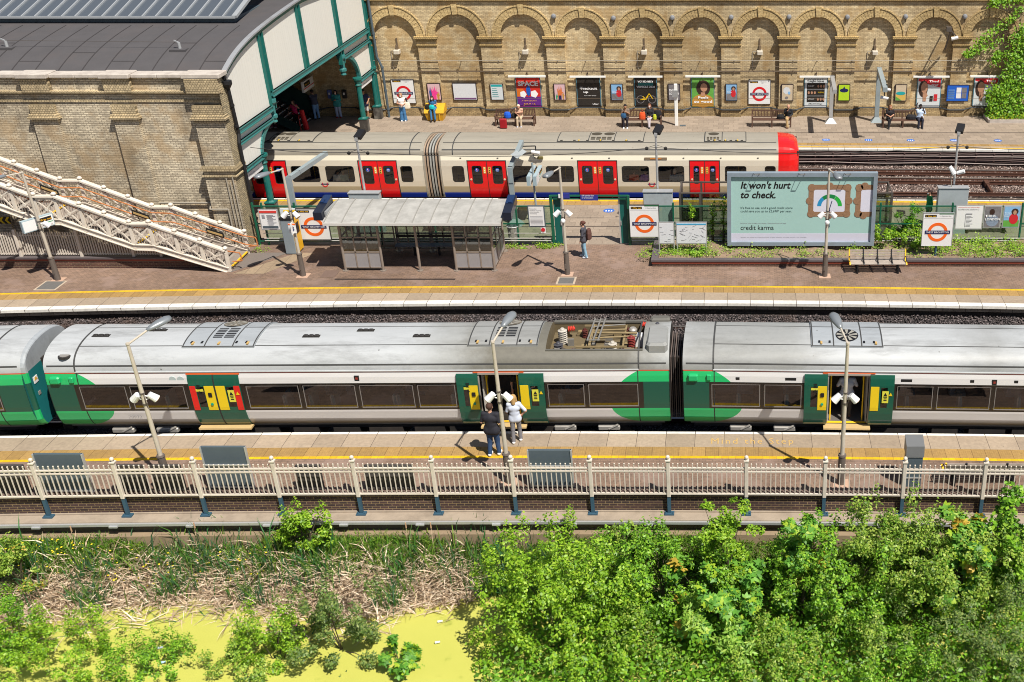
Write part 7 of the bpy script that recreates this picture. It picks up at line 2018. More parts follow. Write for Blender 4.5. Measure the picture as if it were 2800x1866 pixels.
# ---- round station signs: enamel board, ring, bar and words
def station_sign(px, ptop, pbot, pw, Y, ringm, label, way='left', line=True, post=False, group=None, plat=False):
 cx_ = V(px, (ptop+pbot)/2, Y).x; z1, z0 = V(px, ptop, Y).z, V(px, pbot, Y).z; s_ = (Y*cT+(CAM_H-(z0+z1)/2)*sT)/F_PX; w = pw*s_
 t = thing('station_sign', (cx_, Y, 0 if post else z0), label, 'station sign', group)
 m = MB(); m.box(cx_-w/2, cx_+w/2, Y, Y+.06, z0, z1); m.build('board', [sign_white], t)
 m = MB()
 for q in ((cx_-w/2-.02, cx_-w/2, z0-.02, z1+.02), (cx_+w/2, cx_+w/2+.02, z0-.02, z1+.02)): m.box(q[0], q[1], Y-.012, Y+.065, q[2], q[3])
 m.box(cx_-w/2, cx_+w/2, Y-.012, Y+.065, z0-.02, z0).box(cx_-w/2, cx_+w/2, Y-.012, Y+.065, z1, z1+.02); m.build('edge_trim', [frame_dk if not post else galv], t)
 H_ = z1-z0; r = w*.335; zc = z0+H_*.42
 m = MB(); ring_xz(m, cx_, zc, r*.70, r, Y, th=.006, n=40); rg = m.build('ring', [ringm], t)
 m = MB(); m.box(cx_-w*.42, cx_+w*.42, Y-.014, Y-.006, zc-H_*.052, zc+H_*.052); m.build('name_bar', [navy], t)
 text('WEST BROMPTON', (cx_-w*.375, Y-.014, zc-H_*.026, w*.75, H_*.052), t, white_print)
 m = MB(); m.box(cx_-w*.45, cx_-w*.07, Y-.006, Y, z1-H_*.115, z1-H_*.045); m.build('way_out_strip', [black_print], t)
 text('< Way out', (cx_-w*.43, Y-.006, z1-H_*.098, w*.33, H_*.036), t, amber, bold=.015)
 if line:
  m = MB(); m.box(cx_+w*.02, cx_+w*.5, Y-.006, Y, z1-H_*.03, z1); m.build('green_stripe', [M('stripe_green', (.01,.25,.08), .5, var=0)], t)
  text('< District line', (cx_+w*.04, Y-.004, z1-H_*.098, w*.38, H_*.036), t, grey_print)
  m = MB(); m.box(cx_-w*.48, cx_+w*.48, Y-.003, Y, z1-H_*.155, z1-H_*.15); m.build('thin_rule', [grey_print], t)
 if plat: text('< Platforms\n   3 & 4', (cx_+w*.02, Y-.004, z1-H_*.13, w*.3, H_*.034), t, grey_print)
 if post: m = MB(); m.tube((cx_, Y+.08, .1), (cx_, Y+.08, z0+.4), .05, n=10); m.build('sign_post', [slate_blue], t)
 return t
station_sign(857, 572, 655, 82, 45.6, orange_enamel, 'white station sign with an orange ring beside the ticket machine', line=False)
station_sign(1762, 562, 648, 79, 45.6, orange_enamel, 'white station sign with an orange ring at the right post of the gateway')
station_sign(2564, 584, 672, 82, 43.9, orange_enamel, 'white station sign with an orange ring on a blue post in the planter', post=True)
station_sign(980+315/2.5576, 556/2.5576, 722/2.5576, 60, YB-.07, red_enamel, 'white station sign with a red ring behind the woman with the tote bag', line=False, plat=True)
station_sign(1880+503/2.5576, 562/2.5576, 728/2.5576, 59, YB-.07, red_enamel, 'white station sign with a red ring above the third wooden bench', line=False, plat=True)

# ---- boards fixed on the green fence
m_sheet = M('map_paper', (.62,.64,.67), .35, var=.12, vs=14); m_red = M('print_red', (.6,.05,.04), .5, var=0)
t, cx_, w, z0, z1 = small_sign('timetable_board', 710, 763, 573, 630, 45.6, sign_white, 'white timetable poster with a red heading behind the ticket machine', 'board', frame=galv)
m = MB(); m.box(cx_-w*.44, cx_+w*.44, 45.58, 45.59, z1-.17, z1-.06); m.build('red_heading', [m_red], t)
m = MB()
for k in range(14): m.box(cx_-w*.1+.02*math.sin(k*3), cx_+w*(.25+.1*math.sin(k*2)), 45.58, 45.59, z1-.27-.05*k, z1-.255-.05*k)
for k in range(4): m.box(cx_-w*.35, cx_-w*.2, 45.58, 45.59, z1-.26-.05*k, z1-.24-.05*k)
m.build('printed_lines', [grey_print], t)
m = MB(); m.box(cx_-w*.4, cx_+w*.4, 45.58, 45.59, z0+.1, z0+.2); m.build('dark_panel', [slate_paint], t)
t, cx_, w, z0, z1 = small_sign('notice_board', 1444, 1490, 563, 621, 45.6, sign_white, 'white notice poster in a frame left of the gateway', 'board', frame=slate_paint)
text('Metropolitan\nconditions of carriage\nrevised timetable\nand ticketing', (cx_-w*.38, 45.59, z1-.38, w*.7, .05), t, grey_print)
m = MB()
for k in range(10): m.box(cx_-w*.38, cx_+w*.36, 45.584, 45.592, z1-.50-.055*k, z1-.49-.055*k)
m.build('printed_lines', [grey_print], t)
for (a, c, y0_, y1__, lb, blue) in ((1800, 1844, 608, 668, 'narrow pale line guide board left of the street map board', False), (1848, 1933, 608, 668, 'wide grey street map board on green posts in the planter', True)):
 t, cx_, w, z0, z1 = small_sign('map_board', a, c, y0_, y1__, 44.5, m_sheet, lb, 'board', frame=galv, post=1)
 if blue: m = MB(); m.box(cx_-w*.47, cx_+w*.47, 44.484, 44.492, z1-.12, z1-.06); m.build('blue_heading', [M('head_blue', (.05,.3,.5), .5)], t)
 m = MB(); rr = random.Random(a)
 for k in range(26 if blue else 12):
  x_, z_ = cx_+rr.uniform(-.42,.40)*w, z0+.1+rr.random()*(z1-z0-.3); an = rr.uniform(-1,1)*(1 if blue else 0); L = rr.uniform(.08,.25)*(1 if blue else .6)
  m.bar((x_, 44.485, z_), (min(cx_+w*.46, x_+L*math.cos(an)), 44.485, min(z1-.14, max(z0+.06, z_+L*math.sin(an)))), .006, .008)
 m.build('map_print', [grey_print], t)
t, cx_, w, z0, z1 = small_sign('line_board', 2612, 2688, 562, 628, 45.6, sign_white, 'white southbound platform board on the green fence at right', 'board', frame=galv)
text('Southbound platform 3', (cx_-w*.42, 45.59, z1-.22, w*.75, .07), t, grey_print); text('Underground and National Rail', (cx_-w*.42, 45.59, z1-.11, w*.75, .04), t, m_red)
m = MB(); m.box(cx_-w*.12, cx_+w*.1, 45.584, 45.592, z1-.42, z1-.37)
for k in range(9): m.box(cx_-w*.1, cx_+w*(.08+.06*math.sin(k*2.3)), 45.584, 45.592, z1-.50-.06*k, z1-.485-.06*k)
m.box(cx_-w*.14, cx_-w*.125, 45.584, 45.592, z1-1.0, z1-.4); m.build('line_diagram', [grey_print], t)
def blob(x, z, w, h, y, n=16, a0=0, a1=360):
 return [(x+w*math.cos(R(a0+(a1-a0)*k/n)), z+h*math.sin(R(a0+(a1-a0)*k/n))) for k in range(n)]
P_SK = M('poster_skin', (.45,.24,.15), .5, var=.1, vs=9); P_HR = M('poster_hair', (.04,.02,.015), .5, var=.1); P_GR = M('poster_green', (.12,.35,.06), .5, var=.4, vs=6); P_OC = M('poster_ochre', (.48,.25,.05), .5, var=.1); P_RD = M('poster_red', (.55,.02,.03), .5, var=.05)
P_LB = M('poster_pale', (.60,.64,.66), .5, var=.08, vs=6); P_BL = M('poster_blue', (.01,.10,.50), .5, var=.1); P_PK = M('poster_pink', (.75,.05,.28), .5, var=.05); P_PP = M('poster_purple', (.12,.02,.22), .5, var=.2); P_LM = M('poster_lime', (.42,.62,.02), .5, var=.05); P_DK = M('poster_dark', (.025,.022,.02), .3, var=.2); P_SN = M('poster_sand', (.55,.45,.32), .5, var=.25, vs=5); P_TQ = M('poster_turquoise', (.02,.35,.36), .5, var=.1); P_GY = M('poster_grey', (.18,.17,.18), .5, var=.5, vs=8); P_LP = M('poster_lilac', (.62,.42,.45), .5, var=.08); P_SKY = M('poster_sky', (.22,.42,.66), .5, var=.2)
def art(t, Y, items):
 for i, (nm, mt, poly) in enumerate(items): m = MB(); m.slab_xz(poly, Y-.006-.004*(i+1), Y-.002-.004*(i+1)+.001); m.build(nm, [mt], t)
def rect(x0, x1, z0, z1): return [(x0,z0),(x1,z0),(x1,z1),(x0,z1)]
for a, c, kind in ((2690, 2738, 0), (2742, 2790, 1)):
 t, x, w, z0, z1 = small_sign('poster', a, c, 563, 624, 45.6, P_GY if kind == 0 else P_SKY, ('grey poster of a man with the words This is London' if kind == 0 else 'poster of a smiling person in a red coat at the right end of the fence'), 'poster', frame=galv)
 H_ = z1-z0; Y = 45.6
 if kind == 0:
  art(t, Y, [('figure', M('poster_denim', (.22,.27,.36), .5, var=.4, vs=12), blob(x, z0+H_*.34, w*.36, H_*.27, Y)), ('face', P_HR, blob(x-w*.05, z0+H_*.72, w*.15, H_*.14, Y))])
  text('THIS IS\nLONDON', (x-w*.42, Y-.03, z0+H_*.36, w*.84, H_*.10), t, white_print, bold=.02)
 else:
  art(t, Y, [('ground', P_GR, rect(x-w*.44, x+w*.44, z0+H_*.06, z0+H_*.35)), ('coat', P_RD, blob(x+w*.12, z0+H_*.42, w*.26, H_*.24, Y)), ('hair', P_HR, blob(x+w*.16, z0+H_*.74, w*.2, H_*.14, Y)), ('face', P_SK, blob(x+w*.16, z0+H_*.70, w*.10, H_*.10, Y))])
  text('Best way to\nget around\nLondon', (x-w*.42, Y-.03, z0+H_*.5, w*.4, .06), t, white_print)

# ---- ticket machine
g = G(783, 697); c = G(813, 697); hz = V(783, 596, g.y).z
t = thing('ticket_machine', (g.x+.35, g.y+.2, 0), 'tall grey machine with a yellow front beside the lamp left of the shelter', 'ticket machine')
m = MB(); m.bbox(g.x, g.x+.46, g.y, g.y+.75, .05, hz-.12, .02); m.build('cabinet', [M('machine_grey', (.21,.25,.28), .4)], t)
m = MB(); m.box(g.x-.02, g.x+.48, g.y-.02, g.y+.77, hz-.12, hz-.02); m.build('top_cap', [black_mat], t)
m = MB(); m.box(g.x+.46, g.x+.53, g.y+.04, g.y+.71, .08, hz-.14); m.build('yellow_front', [M('machine_yellow', (.72,.40,.02), .4)], t)
m = MB(); m.box(g.x+.53, g.x+.55, g.y+.2, g.y+.55, .9, 1.35); m.build('screen', [black_mat], t)
t2 = thing('info_panel', (g.x+.3, g.y+1.0, 1.75), 'pale panel with a yellow strip above the grey ticket machine', 'sign')
m = MB(); m.box(g.x-.3, g.x+.75, 45.62, 45.68, 1.45, 1.78); m.build('panel', [P_LB], t2); m = MB(); m.box(g.x-.15, g.x+.6, 45.60, 45.62, 1.62, 1.72); m.build('yellow_strip', [yellow_print], t2)
# number plate 3 on the lamp
p = V(640+413/2.5576, 340+725/2.5576, 42.3); t = thing('platform_number', (p.x, 42.28, p.z), 'small tilted plate with a figure 3 on the lamp left of the shelter', 'sign')
m = MB(); m.box(p.x-.02, p.x+.0, 42.1, 42.4, p.z-.25, p.z+.25); m.mat(0).box(p.x-.17, p.x+.13, 42.26, 42.28, p.z-.22, p.z+.2); m.build('plate', [sign_white], t)
m = MB(); m.box(p.x-.17, p.x+.13, 42.25, 42.26, p.z+.14, p.z+.2); m.build('orange_band', [orange_enamel], t)
text('3', (p.x-.09, 42.25, p.z-.13, .15, .22), t, navy)

# ================================================================ SHELTER ON THE MIDDLE PLATFORM
sb = M('shelter_bronze', (.33,.28,.24), .4, .4, dirt=.2); sroof = M('shelter_roof', (.43,.42,.395), .55, .1, var=.15, vs=2, dirt=.75, dcol=(.17,.165,.15), ds=1.8)
glass_s = GLASS('shelter_glass', (.62,.62,.60), .06, .03); solid_s = M('shelter_panel', (.33,.32,.33), .35, .2)
xp = [G(640+q/2.5576, 340+1022/2.5576).x for q in (785, 1047, 1305, 1560, 1825)]; YA_, YB_ = 42.95, 45.1
sh_ = thing('waiting_shelter', (xp[2], 44, 0), 'long open waiting shelter with a curved pale ribbed roof on the middle platform', 'shelter')
for x in xp:
 m = MB(); m.tube((x, YA_, 0), (x, YA_, 2.30), .055, n=10).tube((x, YA_, 0), (x, YA_, .03), .13, n=12); m.build('post', [sb], sh_)
for x in [xp[0], xp[1]+.1, xp[2], xp[3]-.05, xp[4]]:
 m = MB(); m.tube((x, YB_, 0), (x, YB_, 2.35), .055, n=10).tube((x, YB_, 0), (x, YB_, .04), .15, n=12).bar((x, YA_, 2.2), (x, YB_, 2.42), .06, .08); m.build('post', [sb], sh_)
def glazed(x0, x1, y0, y1, ncol, nm, rows=((.15,.85,1),(.85,1.5,0),(1.5,2.05,0))):
 par = sh_; m = MB(); z = [.15,.85,1.5,2.05]
 A_, B_ = Vector((x0,y0,0)), Vector((x1,y1,0))
 for zz in z: m.bar(A_+Vector((0,0,zz)), B_+Vector((0,0,zz)), .055, .055)
 for k in range(ncol+1): q = A_+(B_-A_)*k/ncol; m.bar(q+Vector((0,0,.15)), q+Vector((0,0,2.05)), .055, .055)
 fr = m.build(nm, [sb], par)
 for (za, zb, solid) in rows:
  m = MB(); n_ = (B_-A_).cross(Vector((0,0,1))).normalized()*.008
  m.add([A_+n_+Vector((0,0,za)), B_+n_+Vector((0,0,za)), B_+n_+Vector((0,0,zb)), A_+n_+Vector((0,0,zb))], [(0,1,2,3)])
  m.build('solid_panel' if solid else 'glass_pane', [solid_s if solid else glass_s], fr)
glazed(xp[0], xp[1], YA_, YA_, 3, 'front_screen'); glazed(xp[3], xp[4], YA_, YA_, 3, 'front_screen')
glazed(xp[0], xp[0], YA_+.1, YB_, 3, 'side_screen'); glazed(xp[4], xp[4], YA_+.1, YB_, 3, 'side_screen')
for a, c in zip(xp[:-1], xp[1:]): glazed(a+.05, c-.05, YB_, YB_, 3, 'back_screen', ((.15,.85,0),(.85,1.5,0),(1.5,2.05,0)))
ex0, ex1 = V(884, 605, 42.5).x, V(1368, 605, 42.5).x
def rzz(y): return 2.30+.30*math.sin(min(1, (y-42.45)/2.1)*math.pi/2)
m = MB(); yy = list(np.linspace(42.45, 44.6, 11)); m.grid([ex0, ex1], yy, lambda u, v: (u, v, rzz(v))); m.grid([ex0, ex1], yy, lambda u, v: (u, v, rzz(v)-.03)); ro = m.build('roof', [sroof], sh_, smooth=True)
m = MB(); m.box(ex0-.02, ex1+.02, 42.40, 42.46, 2.22, 2.33); m.build('front_gutter', [M('gutter_pale', (.55,.53,.50), .4)], sh_)
for k in range(11):
 x = ex0+(ex1-ex0)*k/10; m = MB()
 for a, c in zip(yy[:-1], yy[1:]): m.bar((x, a, rzz(a)+.012), (x, c, rzz(c)+.012), .04, .035)
 m.build('roof_rib', [M('rib_grey', (.27,.26,.24), .5)], ro)
m = MB(); m.bbox(xp[1]+.1, xp[3]-.1, 44.5, 44.85, .45, .50, .01); m.build('bench_seat', [M('bench_navy_grey', (.10,.12,.16), .4)], sh_)
m = MB()
for x in (xp[1]+.9, xp[2]+.4): m.box(x-.03, x+.03, 44.6, 44.75, 0, .45)
m.bar((xp[1]+.1, 44.9, .8), (xp[3]-.1, 44.9, .8), .04, .12); m.build('bench_frame', [black_mat], sh_)
# departure monitors at both ends of the roof
for x, s_, lb in ((ex0-.12, -1, 'left'), (ex1+.05, 1, 'right')):
 t = thing('departure_monitor', (x, 43.9, 2.2), 'dark blue boxed departure monitor at the %s end of the shelter roof' % lb, 'monitor', 'departure monitors')
 m = MB(); m.slab_yz([(42.75, 2.32), (44.2, 2.56), (44.2, 2.90), (42.75, 2.66)], min(x, x+s_*.36), max(x, x+s_*.36)); m.build('housing', [M('monitor_black', (.015,.018,.03), .35, coat=.3)], t)
 m = MB(); m.slab_yz([(43.5, 2.79), (44.2, 2.90), (44.2, 2.93), (43.5, 2.82)], min(x, x+s_*.30), max(x, x+s_*.30)); m.bar((x+s_*.2, 43.5, 2.82), (x+s_*.2, 43.75, 2.87), .14, .08); m.build('blue_top', [M('monitor_blue', (.012,.03,.09), .4)], t)
 m = MB(); m.tube((x+s_*.2, 44.3, 2.3), (x+s_*.2, 44.3, 2.7), .05) if s_ > 0 else m.box(x+.02, x+.10, 43.0, 44.4, 2.3, 2.6); m.build('mounting', [grey_metal], t)
# clear litter sack holder
g = G(640+1962/2.5576, 340+838/2.5576); t = thing('litter_sack', (g.x, g.y, 0), 'clear plastic litter sack hanging in a hoop beside the shelter', 'litter bin')
m = MB(); m.lathe((g.x, g.y, .05), [(.17,0),(.24,.3),(.26,.8)], 14); m.build('sack', [GLASS('clear_sack', (.85,.86,.86), .12, .3, dark=(.6,.6,.6,.25))], t)
m = MB(); q = [(g.x+.27*math.cos(2*math.pi*k/16), g.y+.27*math.sin(2*math.pi*k/16), .87) for k in range(17)]; m.path(q, .025, 6); m.tube((g.x, g.y+.26, 0), (g.x, g.y+.26, .88), .02); m.build('hoop', [galv], t)
g = V(1370+470/3.2-30, 480+475/3.2, 45.7)
t, cx_, w, z0, z1 = small_sign('small_notice', 1479, 1492, 622, 638, 45.6, sign_white, 'tiny white notice with a dark red disc left of the gateway'); m = MB(); m.lathe((cx_, 45.57, (z0+z1)/2+.03), [(.09,0),(.09,.01)], 14, 'y'); m.build('red_disc', [P_RD], t)
# ================================================================ BILLBOARD
YBB = 44.95; bl = V(1989, 669, YBB); tr = V(2401.6, 471, YBB); x0 = (V(1988,465,YBB).x+bl.x)/2; x1 = x0+6.38; z0, z1 = .36, 3.66
bb = thing('billboard', ((x0+x1)/2, YBB, 0), 'huge pale green advertising billboard in a grey steel frame behind the planter', 'billboard')
m = MB()
for q in ((x0, x1, z0, z0+.17), (x0, x1, z1-.17, z1), (x0, x0+.17, z0+.17, z1-.17), (x1-.17, x1, z0+.17, z1-.17)): m.box(q[0], q[1], YBB-.12, YBB+.12, q[2], q[3])
m.build('frame', [M('billboard_frame', (.22,.27,.32), .45, dirt=.3)], bb)
m = MB(); m.box(x0+.17, x1-.17, YBB-.02, YBB+.1, z0+.17, z1-.17); m.build('poster_sheet', [M('sheet_green', (.33,.52,.49), .6, var=.04, vs=1)], bb)
m = MB(); m.box(x0+.17, x1-.17, YBB-.025, YBB-.02, z0+.17, z0+.55); m.build('pale_footer', [M('footer_lilac', (.55,.55,.66), .6, var=.04)], bb)
m = MB(); m.box(x0+.1, x1-.1, YBB+.0, YBB+.2, 0, z0); m.build('dark_base', [M('base_dark', (.05,.04,.035), .8)], bb)
m = MB()
for k in range(3): x = x0+1.1+k*1.92; m.path([(x, YBB-.1, z1-.02), (x+.06, YBB-.4, z1+.02), (x+.26, YBB-.4, z1+.02), (x+.26, YBB-.1, z1-.02)], .014, 5)
m.build('lamp_brackets', [steel_dark], bb)
W_, H_ = x1-x0, z1-z0; bxp = lambda u: x0+W_*u; bzp = lambda v: z1-H_*v; yb_ = YBB-.022
text("It won't hurt\nto check.", (bxp(.09), yb_, bzp(.345), W_*.335, .30), bb, black_print, bold=.028, shear=.22)
text("It's free to use, and a good credit score\ncould save you up to £2,690* per year.", (bxp(.09), yb_, bzp(.54), W_*.35, .105), bb, M('deep_teal_print', (.02,.05,.05), .5, var=0))
text('Discover your credit score today. Download our free app.', (bxp(.09), yb_, bzp(.70), W_*.31, .05), bb, grey_print)
text('credit karma', (bxp(.09), yb_, bzp(.785), W_*.225, .22), bb, black_print)
text('*Based on research commissioned in May 2020 by a credit service, not a lender', (bxp(.09), yb_-.006, bzp(.895), W_*.45, .035), bb, grey_print)
gold = M('gilt_frame', (.27,.155,.09), .5, var=.45, vs=14); art_w = M('art_white', (.62,.62,.72), .6, var=.03)
for (u0, u1) in ((.545, .825), (.862, .975)):
 m = MB(); a, c, zt, zb = bxp(u0), bxp(u1), bzp(.165), bzp(.60)
 m.box(a, c, yb_-.006, yb_, zt-.22, zt).box(a, c, yb_-.006, yb_, zb, zb+.22).box(a, a+.22, yb_-.006, yb_, zb+.22, zt-.22)
 if u1 < .9: m.box(c-.22, c, yb_-.006, yb_, zb+.22, zt-.22)
 rr = random.Random(2)
 for (x, z) in ((a+.13, zt-.13), (a+.13, zb+.13), ((a+c)/2, zt-.06), ((a+c)/2, zb+.06), (a+.06, (zt+zb)/2))+(((c-.13, zt-.13), (c-.13, zb+.13), (c-.06, (zt+zb)/2)) if u1 < .9 else ()): m.slab_xz(blob(x, z, .17, .17, 0, 10), yb_-.012, yb_-.006)
 m.build('printed_gilt_frame', [gold], bb)
 m = MB(); m.box(a+.22, c-(.22 if u1 < .9 else 0), yb_-.004, yb_, zb+.22, zt-.22); m.build('printed_picture', [art_w], bb)
gx, gz = bxp(.688), bzp(.455)
for a0, a1, col in ((180, 130, (.02,.25,.50)), (129, 60, (.005,.20,.05)), (59, 0, (.02,.38,.05))):
 m = MB(); ring_xz(m, gx, gz, .36, .53, yb_-.004, a1, a0, 10, .004); m.build('gauge_arc', [M('gauge', col, .5, var=0)], bb)
m = MB(); m.bar((gx-.02, yb_-.006, gz-.22), (gx+.1, yb_-.006, gz+.24), .02, .03); m.slab_xz(blob(gx-.03, gz-.42, .12, .16, 0, 10), yb_-.01, yb_-.005).ball((gx-.02, yb_-.01, gz-.2), .06, 8, (1,.1,1)).bar((gx-.02, yb_-.006, gz-.5), (gx+.03, yb_-.006, gz-.95), .02, .05); m.build('printed_figure', [navy], bb)
# planters
soil = M('dry_soil', (.24,.17,.115), .95, var=.35, vs=7, dirt=.3, bmp=.4)
t = thing('planter_wall', (4, 43.5, 0), 'long low red brick planter wall with a blue brick coping in front of the billboard', 'wall')
px0 = G(1782, 726, .2).x
for nm, z0_, z1_, e, mt in (('brick_face', 0, .14, 0, mat_red_brick), ('red_course', .14, .23, .02, red_course), ('coping', .23, .31, .05, coping_blue)):
 m = MB(); m.box(px0-e, 15.5, 43.38-e, 43.62, z0_, z1_).box(px0-e, px0+.24, 43.62, 45.75, z0_, z1_); m.build(nm, [mt], t)
m = MB(); m.grid(list(np.linspace(px0+.24, 15.5, 60)), list(np.linspace(43.62, 45.8, 9)), lambda u, v: (u, v, .2+.06*math.sin(u*1.7+v*3)+.04*math.sin(u*4.1))); tag(m.build('planter_soil', [soil]), kind='structure')
# station bench with timber slats and yellow ends
def slat_bench():
 root = thing('station_bench', (0,0,0), '', 'bench', 'slatted timber benches with yellow ends'); W_ = 2.36
 m = MB()
 for k in range(5): m.box(-W_/2, W_/2, -.24+k*.095, -.165+k*.095, .43, .455)
 m.build('seat', [timber], root, local=True)
 m = MB()
 for k in range(4): m.bar((-W_/2, .23+k*.035, .53+k*.10), (W_/2, .23+k*.035, .53+k*.10), .022, .078)
 m.build('backrest', [timber], root, local=True)
 for k in range(5):
  x = -W_/2+W_*k/4; e = k in (0, 4)
  m = MB(); pts = [(x, -.27, .42), (x, -.22, .47), (x, .2, .47), (x, .36, .90)]
  for a, c in zip(pts[:-1], pts[1:]): m.bar(a, c, .05, .05, up=(1,0,0))
  m.build('yellow_end' if e else 'iron_rib', [yellow_paint if e else black_mat], root, local=True)
  m = MB(); q = [(x, .1-.2*math.cos(R(a)), .48+.17*math.sin(R(a))) for a in range(0, 181, 30)]; m.path(q, .018, 5); m.build('armrest', [black_mat], root, local=True)
 for x in (-W_*.36, W_*.36): m = MB(); m.box(x-.03, x+.03, -.22, -.16, 0, .43).box(x-.03, x+.03, .16, .22, 0, .43).box(x-.03, x+.03, -.16, .16, .05, .10); m.build('leg', [black_mat], root, local=True)
 return root
sb_ = slat_bench()
for i, (px, py, z_, rot, lb) in enumerate([(2400, 749, 0, 0, 'empty slatted bench with yellow ends in front of the planter'), (2688, 1330, 0, 180, 'slatted bench with yellow ends seen from behind through the near railing'), (1236, 636, 0, 0, 'slatted bench seen through the glass of the waiting shelter'), (2702, 652, 0, 0, 'slatted bench behind the posters at the right end of the green fence')]):
 g = G(px, py); o = sb_ if i == 0 else copy_tree(sb_); o.location = (g.x, g.y+(.2 if i != 3 else .8), 0); o.rotation_euler = (0, 0, R(rot)); o['label'] = lb

# ================================================================ INNER PLATFORM MASTS, GANTRIES, SHELTER, SIGNS
blue_grey = M('gantry_grey', (.26,.31,.33), .45, dirt=.2); cabm = M('cabinet_grey', (.36,.40,.42), .5, dirt=.15)
wires = []
for i, (cx0, cx1, cy, mx, my, mtx, mty, lb) in enumerate([(951, 1035, 531, 992, 530, 970, 391, 'behind the shelter roof'), (1758, 1838, 527, 1797, 524, 1793, 378, 'right of the gateway'), (2567, 2650, 517, 2611, 516, 2619, 375, 'at the far right beside the person in green')]):
 a, c = V(cx0, cy, 47.2), V(cx1, cy, 47.2)
 t = thing('equipment_cabinet', ((a.x+c.x)/2, 47.2, 0), 'tall pale grey equipment cabinet %s' % lb, 'cabinet', 'pale grey cabinets on the inner platform')
 m = MB(); m.bbox(a.x, c.x, 47.2, 47.55, 0, a.z, .02); m.build('housing', [cabm], t); m = MB(); m.box(a.x-.02, c.x+.02, 47.17, 47.58, a.z, a.z+.04); m.build('top_cap', [galv], t)
 p = V(mx, my, 47.4); zt = V(mtx, mty, 47.4).z
 t = thing('floodlight_mast', (p.x, 47.45, 0), 'slim floodlight mast rising %s' % lb, 'mast', 'slim masts of the inner platform')
 m = MB(); m.tube((p.x, 47.7, 0), (p.x, 47.7, zt), .055, .05, 10).box(p.x-.07, p.x+.07, 47.63, 47.77, zt, zt+.14); m.build('pole', [galv], t)
 m = MB(); m.bar((p.x+.02, 47.75, zt+.10), (p.x+.18, 48.15, zt+.34), .34, .16); m.build('floodlight', [black_mat], t)
 for s_ in (-1, 1): m = MB(); m.lathe((p.x+s_*.42, 47.62, zt-.55), [(.02,0),(.08,.02),(.08,.06),(.02,.09)], 10, 'y'); m.path([(p.x, 47.7, zt-.4), (p.x+s_*.42, 47.65, zt-.52)], .01, 4); m.build('wire_fitting', [dark_rubber], t)
 wires.append(Vector((p.x, 47.62, zt-.5)))
 if i == 2:
  q = Vector((p.x, 47.55, 2.9)); m = MB(); m.tube(q+Vector((-.3,-.1,.2)), q+Vector((-.1,-.3,-.1)), .09, .11).tube(q+Vector((.05,-.1,-.1)), q+Vector((.35,-.2,.02)), .09, .10); m.build('cameras', [flood_m], t); m = MB(); m.path([q+Vector((0,-.1,.3)), q+Vector((-.25,-.2,-.2)), q+Vector((-.15,-.2,-.8)), q+Vector((-.5,-.2,-2.2))], .02, 5); m.build('cable', [pipe_g], t)
lw = S(665, 416, XG+.3); pts0 = [Vector((XG+.35, 47.6, lw.z))]+wires+[Vector((17, 47.62, wires[-1].z))]
for a, c in zip(pts0[:-1], pts0[1:]):
 L = (c-a).length; m = MB(); pp = [a.lerp(c, k/14)-Vector((0, 0, .022*L*math.sin(math.pi*k/14))) for k in range(15)]; m.path(pp, .014, 4)
 tag(m.build('overhead_wire', [dark_rubber]), 'black wire sagging above the red train, %s' % ('from the shed to the first mast' if a is pts0[0] else 'between the first and second masts' if a is wires[0] else 'between the second and third masts' if a is wires[1] else 'beyond the third mast'), 'wire', 'wires between the masts')
def gantry(base, ytop, end, label, cams=(), mat=None, group=None, w=.2, sheet=False, foot=True):
 g = G(*base); zt = V(base[0], ytop, g.y).z; e = G(end[0], end[1], zt); mt = mat or blue_grey
 t = thing('gantry_post', g, label, 'gantry', group)
 m = MB(); m.box(g.x-w/2, g.x+w/2, g.y-w/2, g.y+w/2, 0, zt);
 if foot: m.add([(g.x-.35,g.y-.3,0),(g.x+.35,g.y-.3,0),(g.x+.35,g.y+.3,0),(g.x-.35,g.y+.3,0),(g.x-w/2,g.y-w/2,.3),(g.x+w/2,g.y-w/2,.3),(g.x+w/2,g.y+w/2,.3),(g.x-w/2,g.y+w/2,.3)], [(0,1,5,4),(1,2,6,5),(2,3,7,6),(3,0,4,7)])
 m.build('upright', [mt], t)
 m = MB(); m.bar((g.x, g.y, zt-w/2), (e.x, e.y, zt-w/2), w, w); m.build('beam', [mt], t)
 if sheet: m = MB(); d = (e-g)*.12; a = Vector((g.x,g.y,zt)); c = Vector((e.x,e.y,zt)); s_ = Vector((.22,0,-.08)); m.add([a+d+Vector((.3,0,-.1)), a+d+Vector((0,0,.09)), c-d+Vector((0,0,.09)), c-d+Vector((.28,0,-.1))], [(3,2,1,0)]); m.build('side_sheets', [cabm], t)
 for (cx_, cy_, dx) in cams:
  q = V(cx_, cy_, e.y+(g.y-e.y)*.1); m = MB(); m.tube(q+Vector((-dx,0,.03)), q+Vector((dx,-.05,-.03)), .09, .08, 10); c_ = m.build('camera', [flood_m], t); m = MB(); m.path([q+Vector((0,0,.05)), q+Vector((0,.05,.3)), Vector((e.x, q.y, zt-w))], .03, 5); m.build('camera_arm', [black_mat], c_)
 return t
gantry((818, 640), 483, (890, 414), 'bent grey steel post leaning over the red train beside the shed', ())
gantry((1409, 614), 457, (1426, 383), 'tall grey gantry with sheet sides and a camera above the right end of the shelter', ((1465, 417, .2),), sheet=True)
gantry((2271, 336), 207, (2283, 246), 'short cranked grey mast standing left of the lime green poster', (), mat=galv, group='cranked masts on the far platform', w=.22)
gantry((2396, 333), 185, (2421, 240), 'tall cranked grey mast with two white cameras beside the fourth wooden bench', ((2425, 245, .2), (2418, 268, .22)), group='cranked masts on the far platform', w=.26)
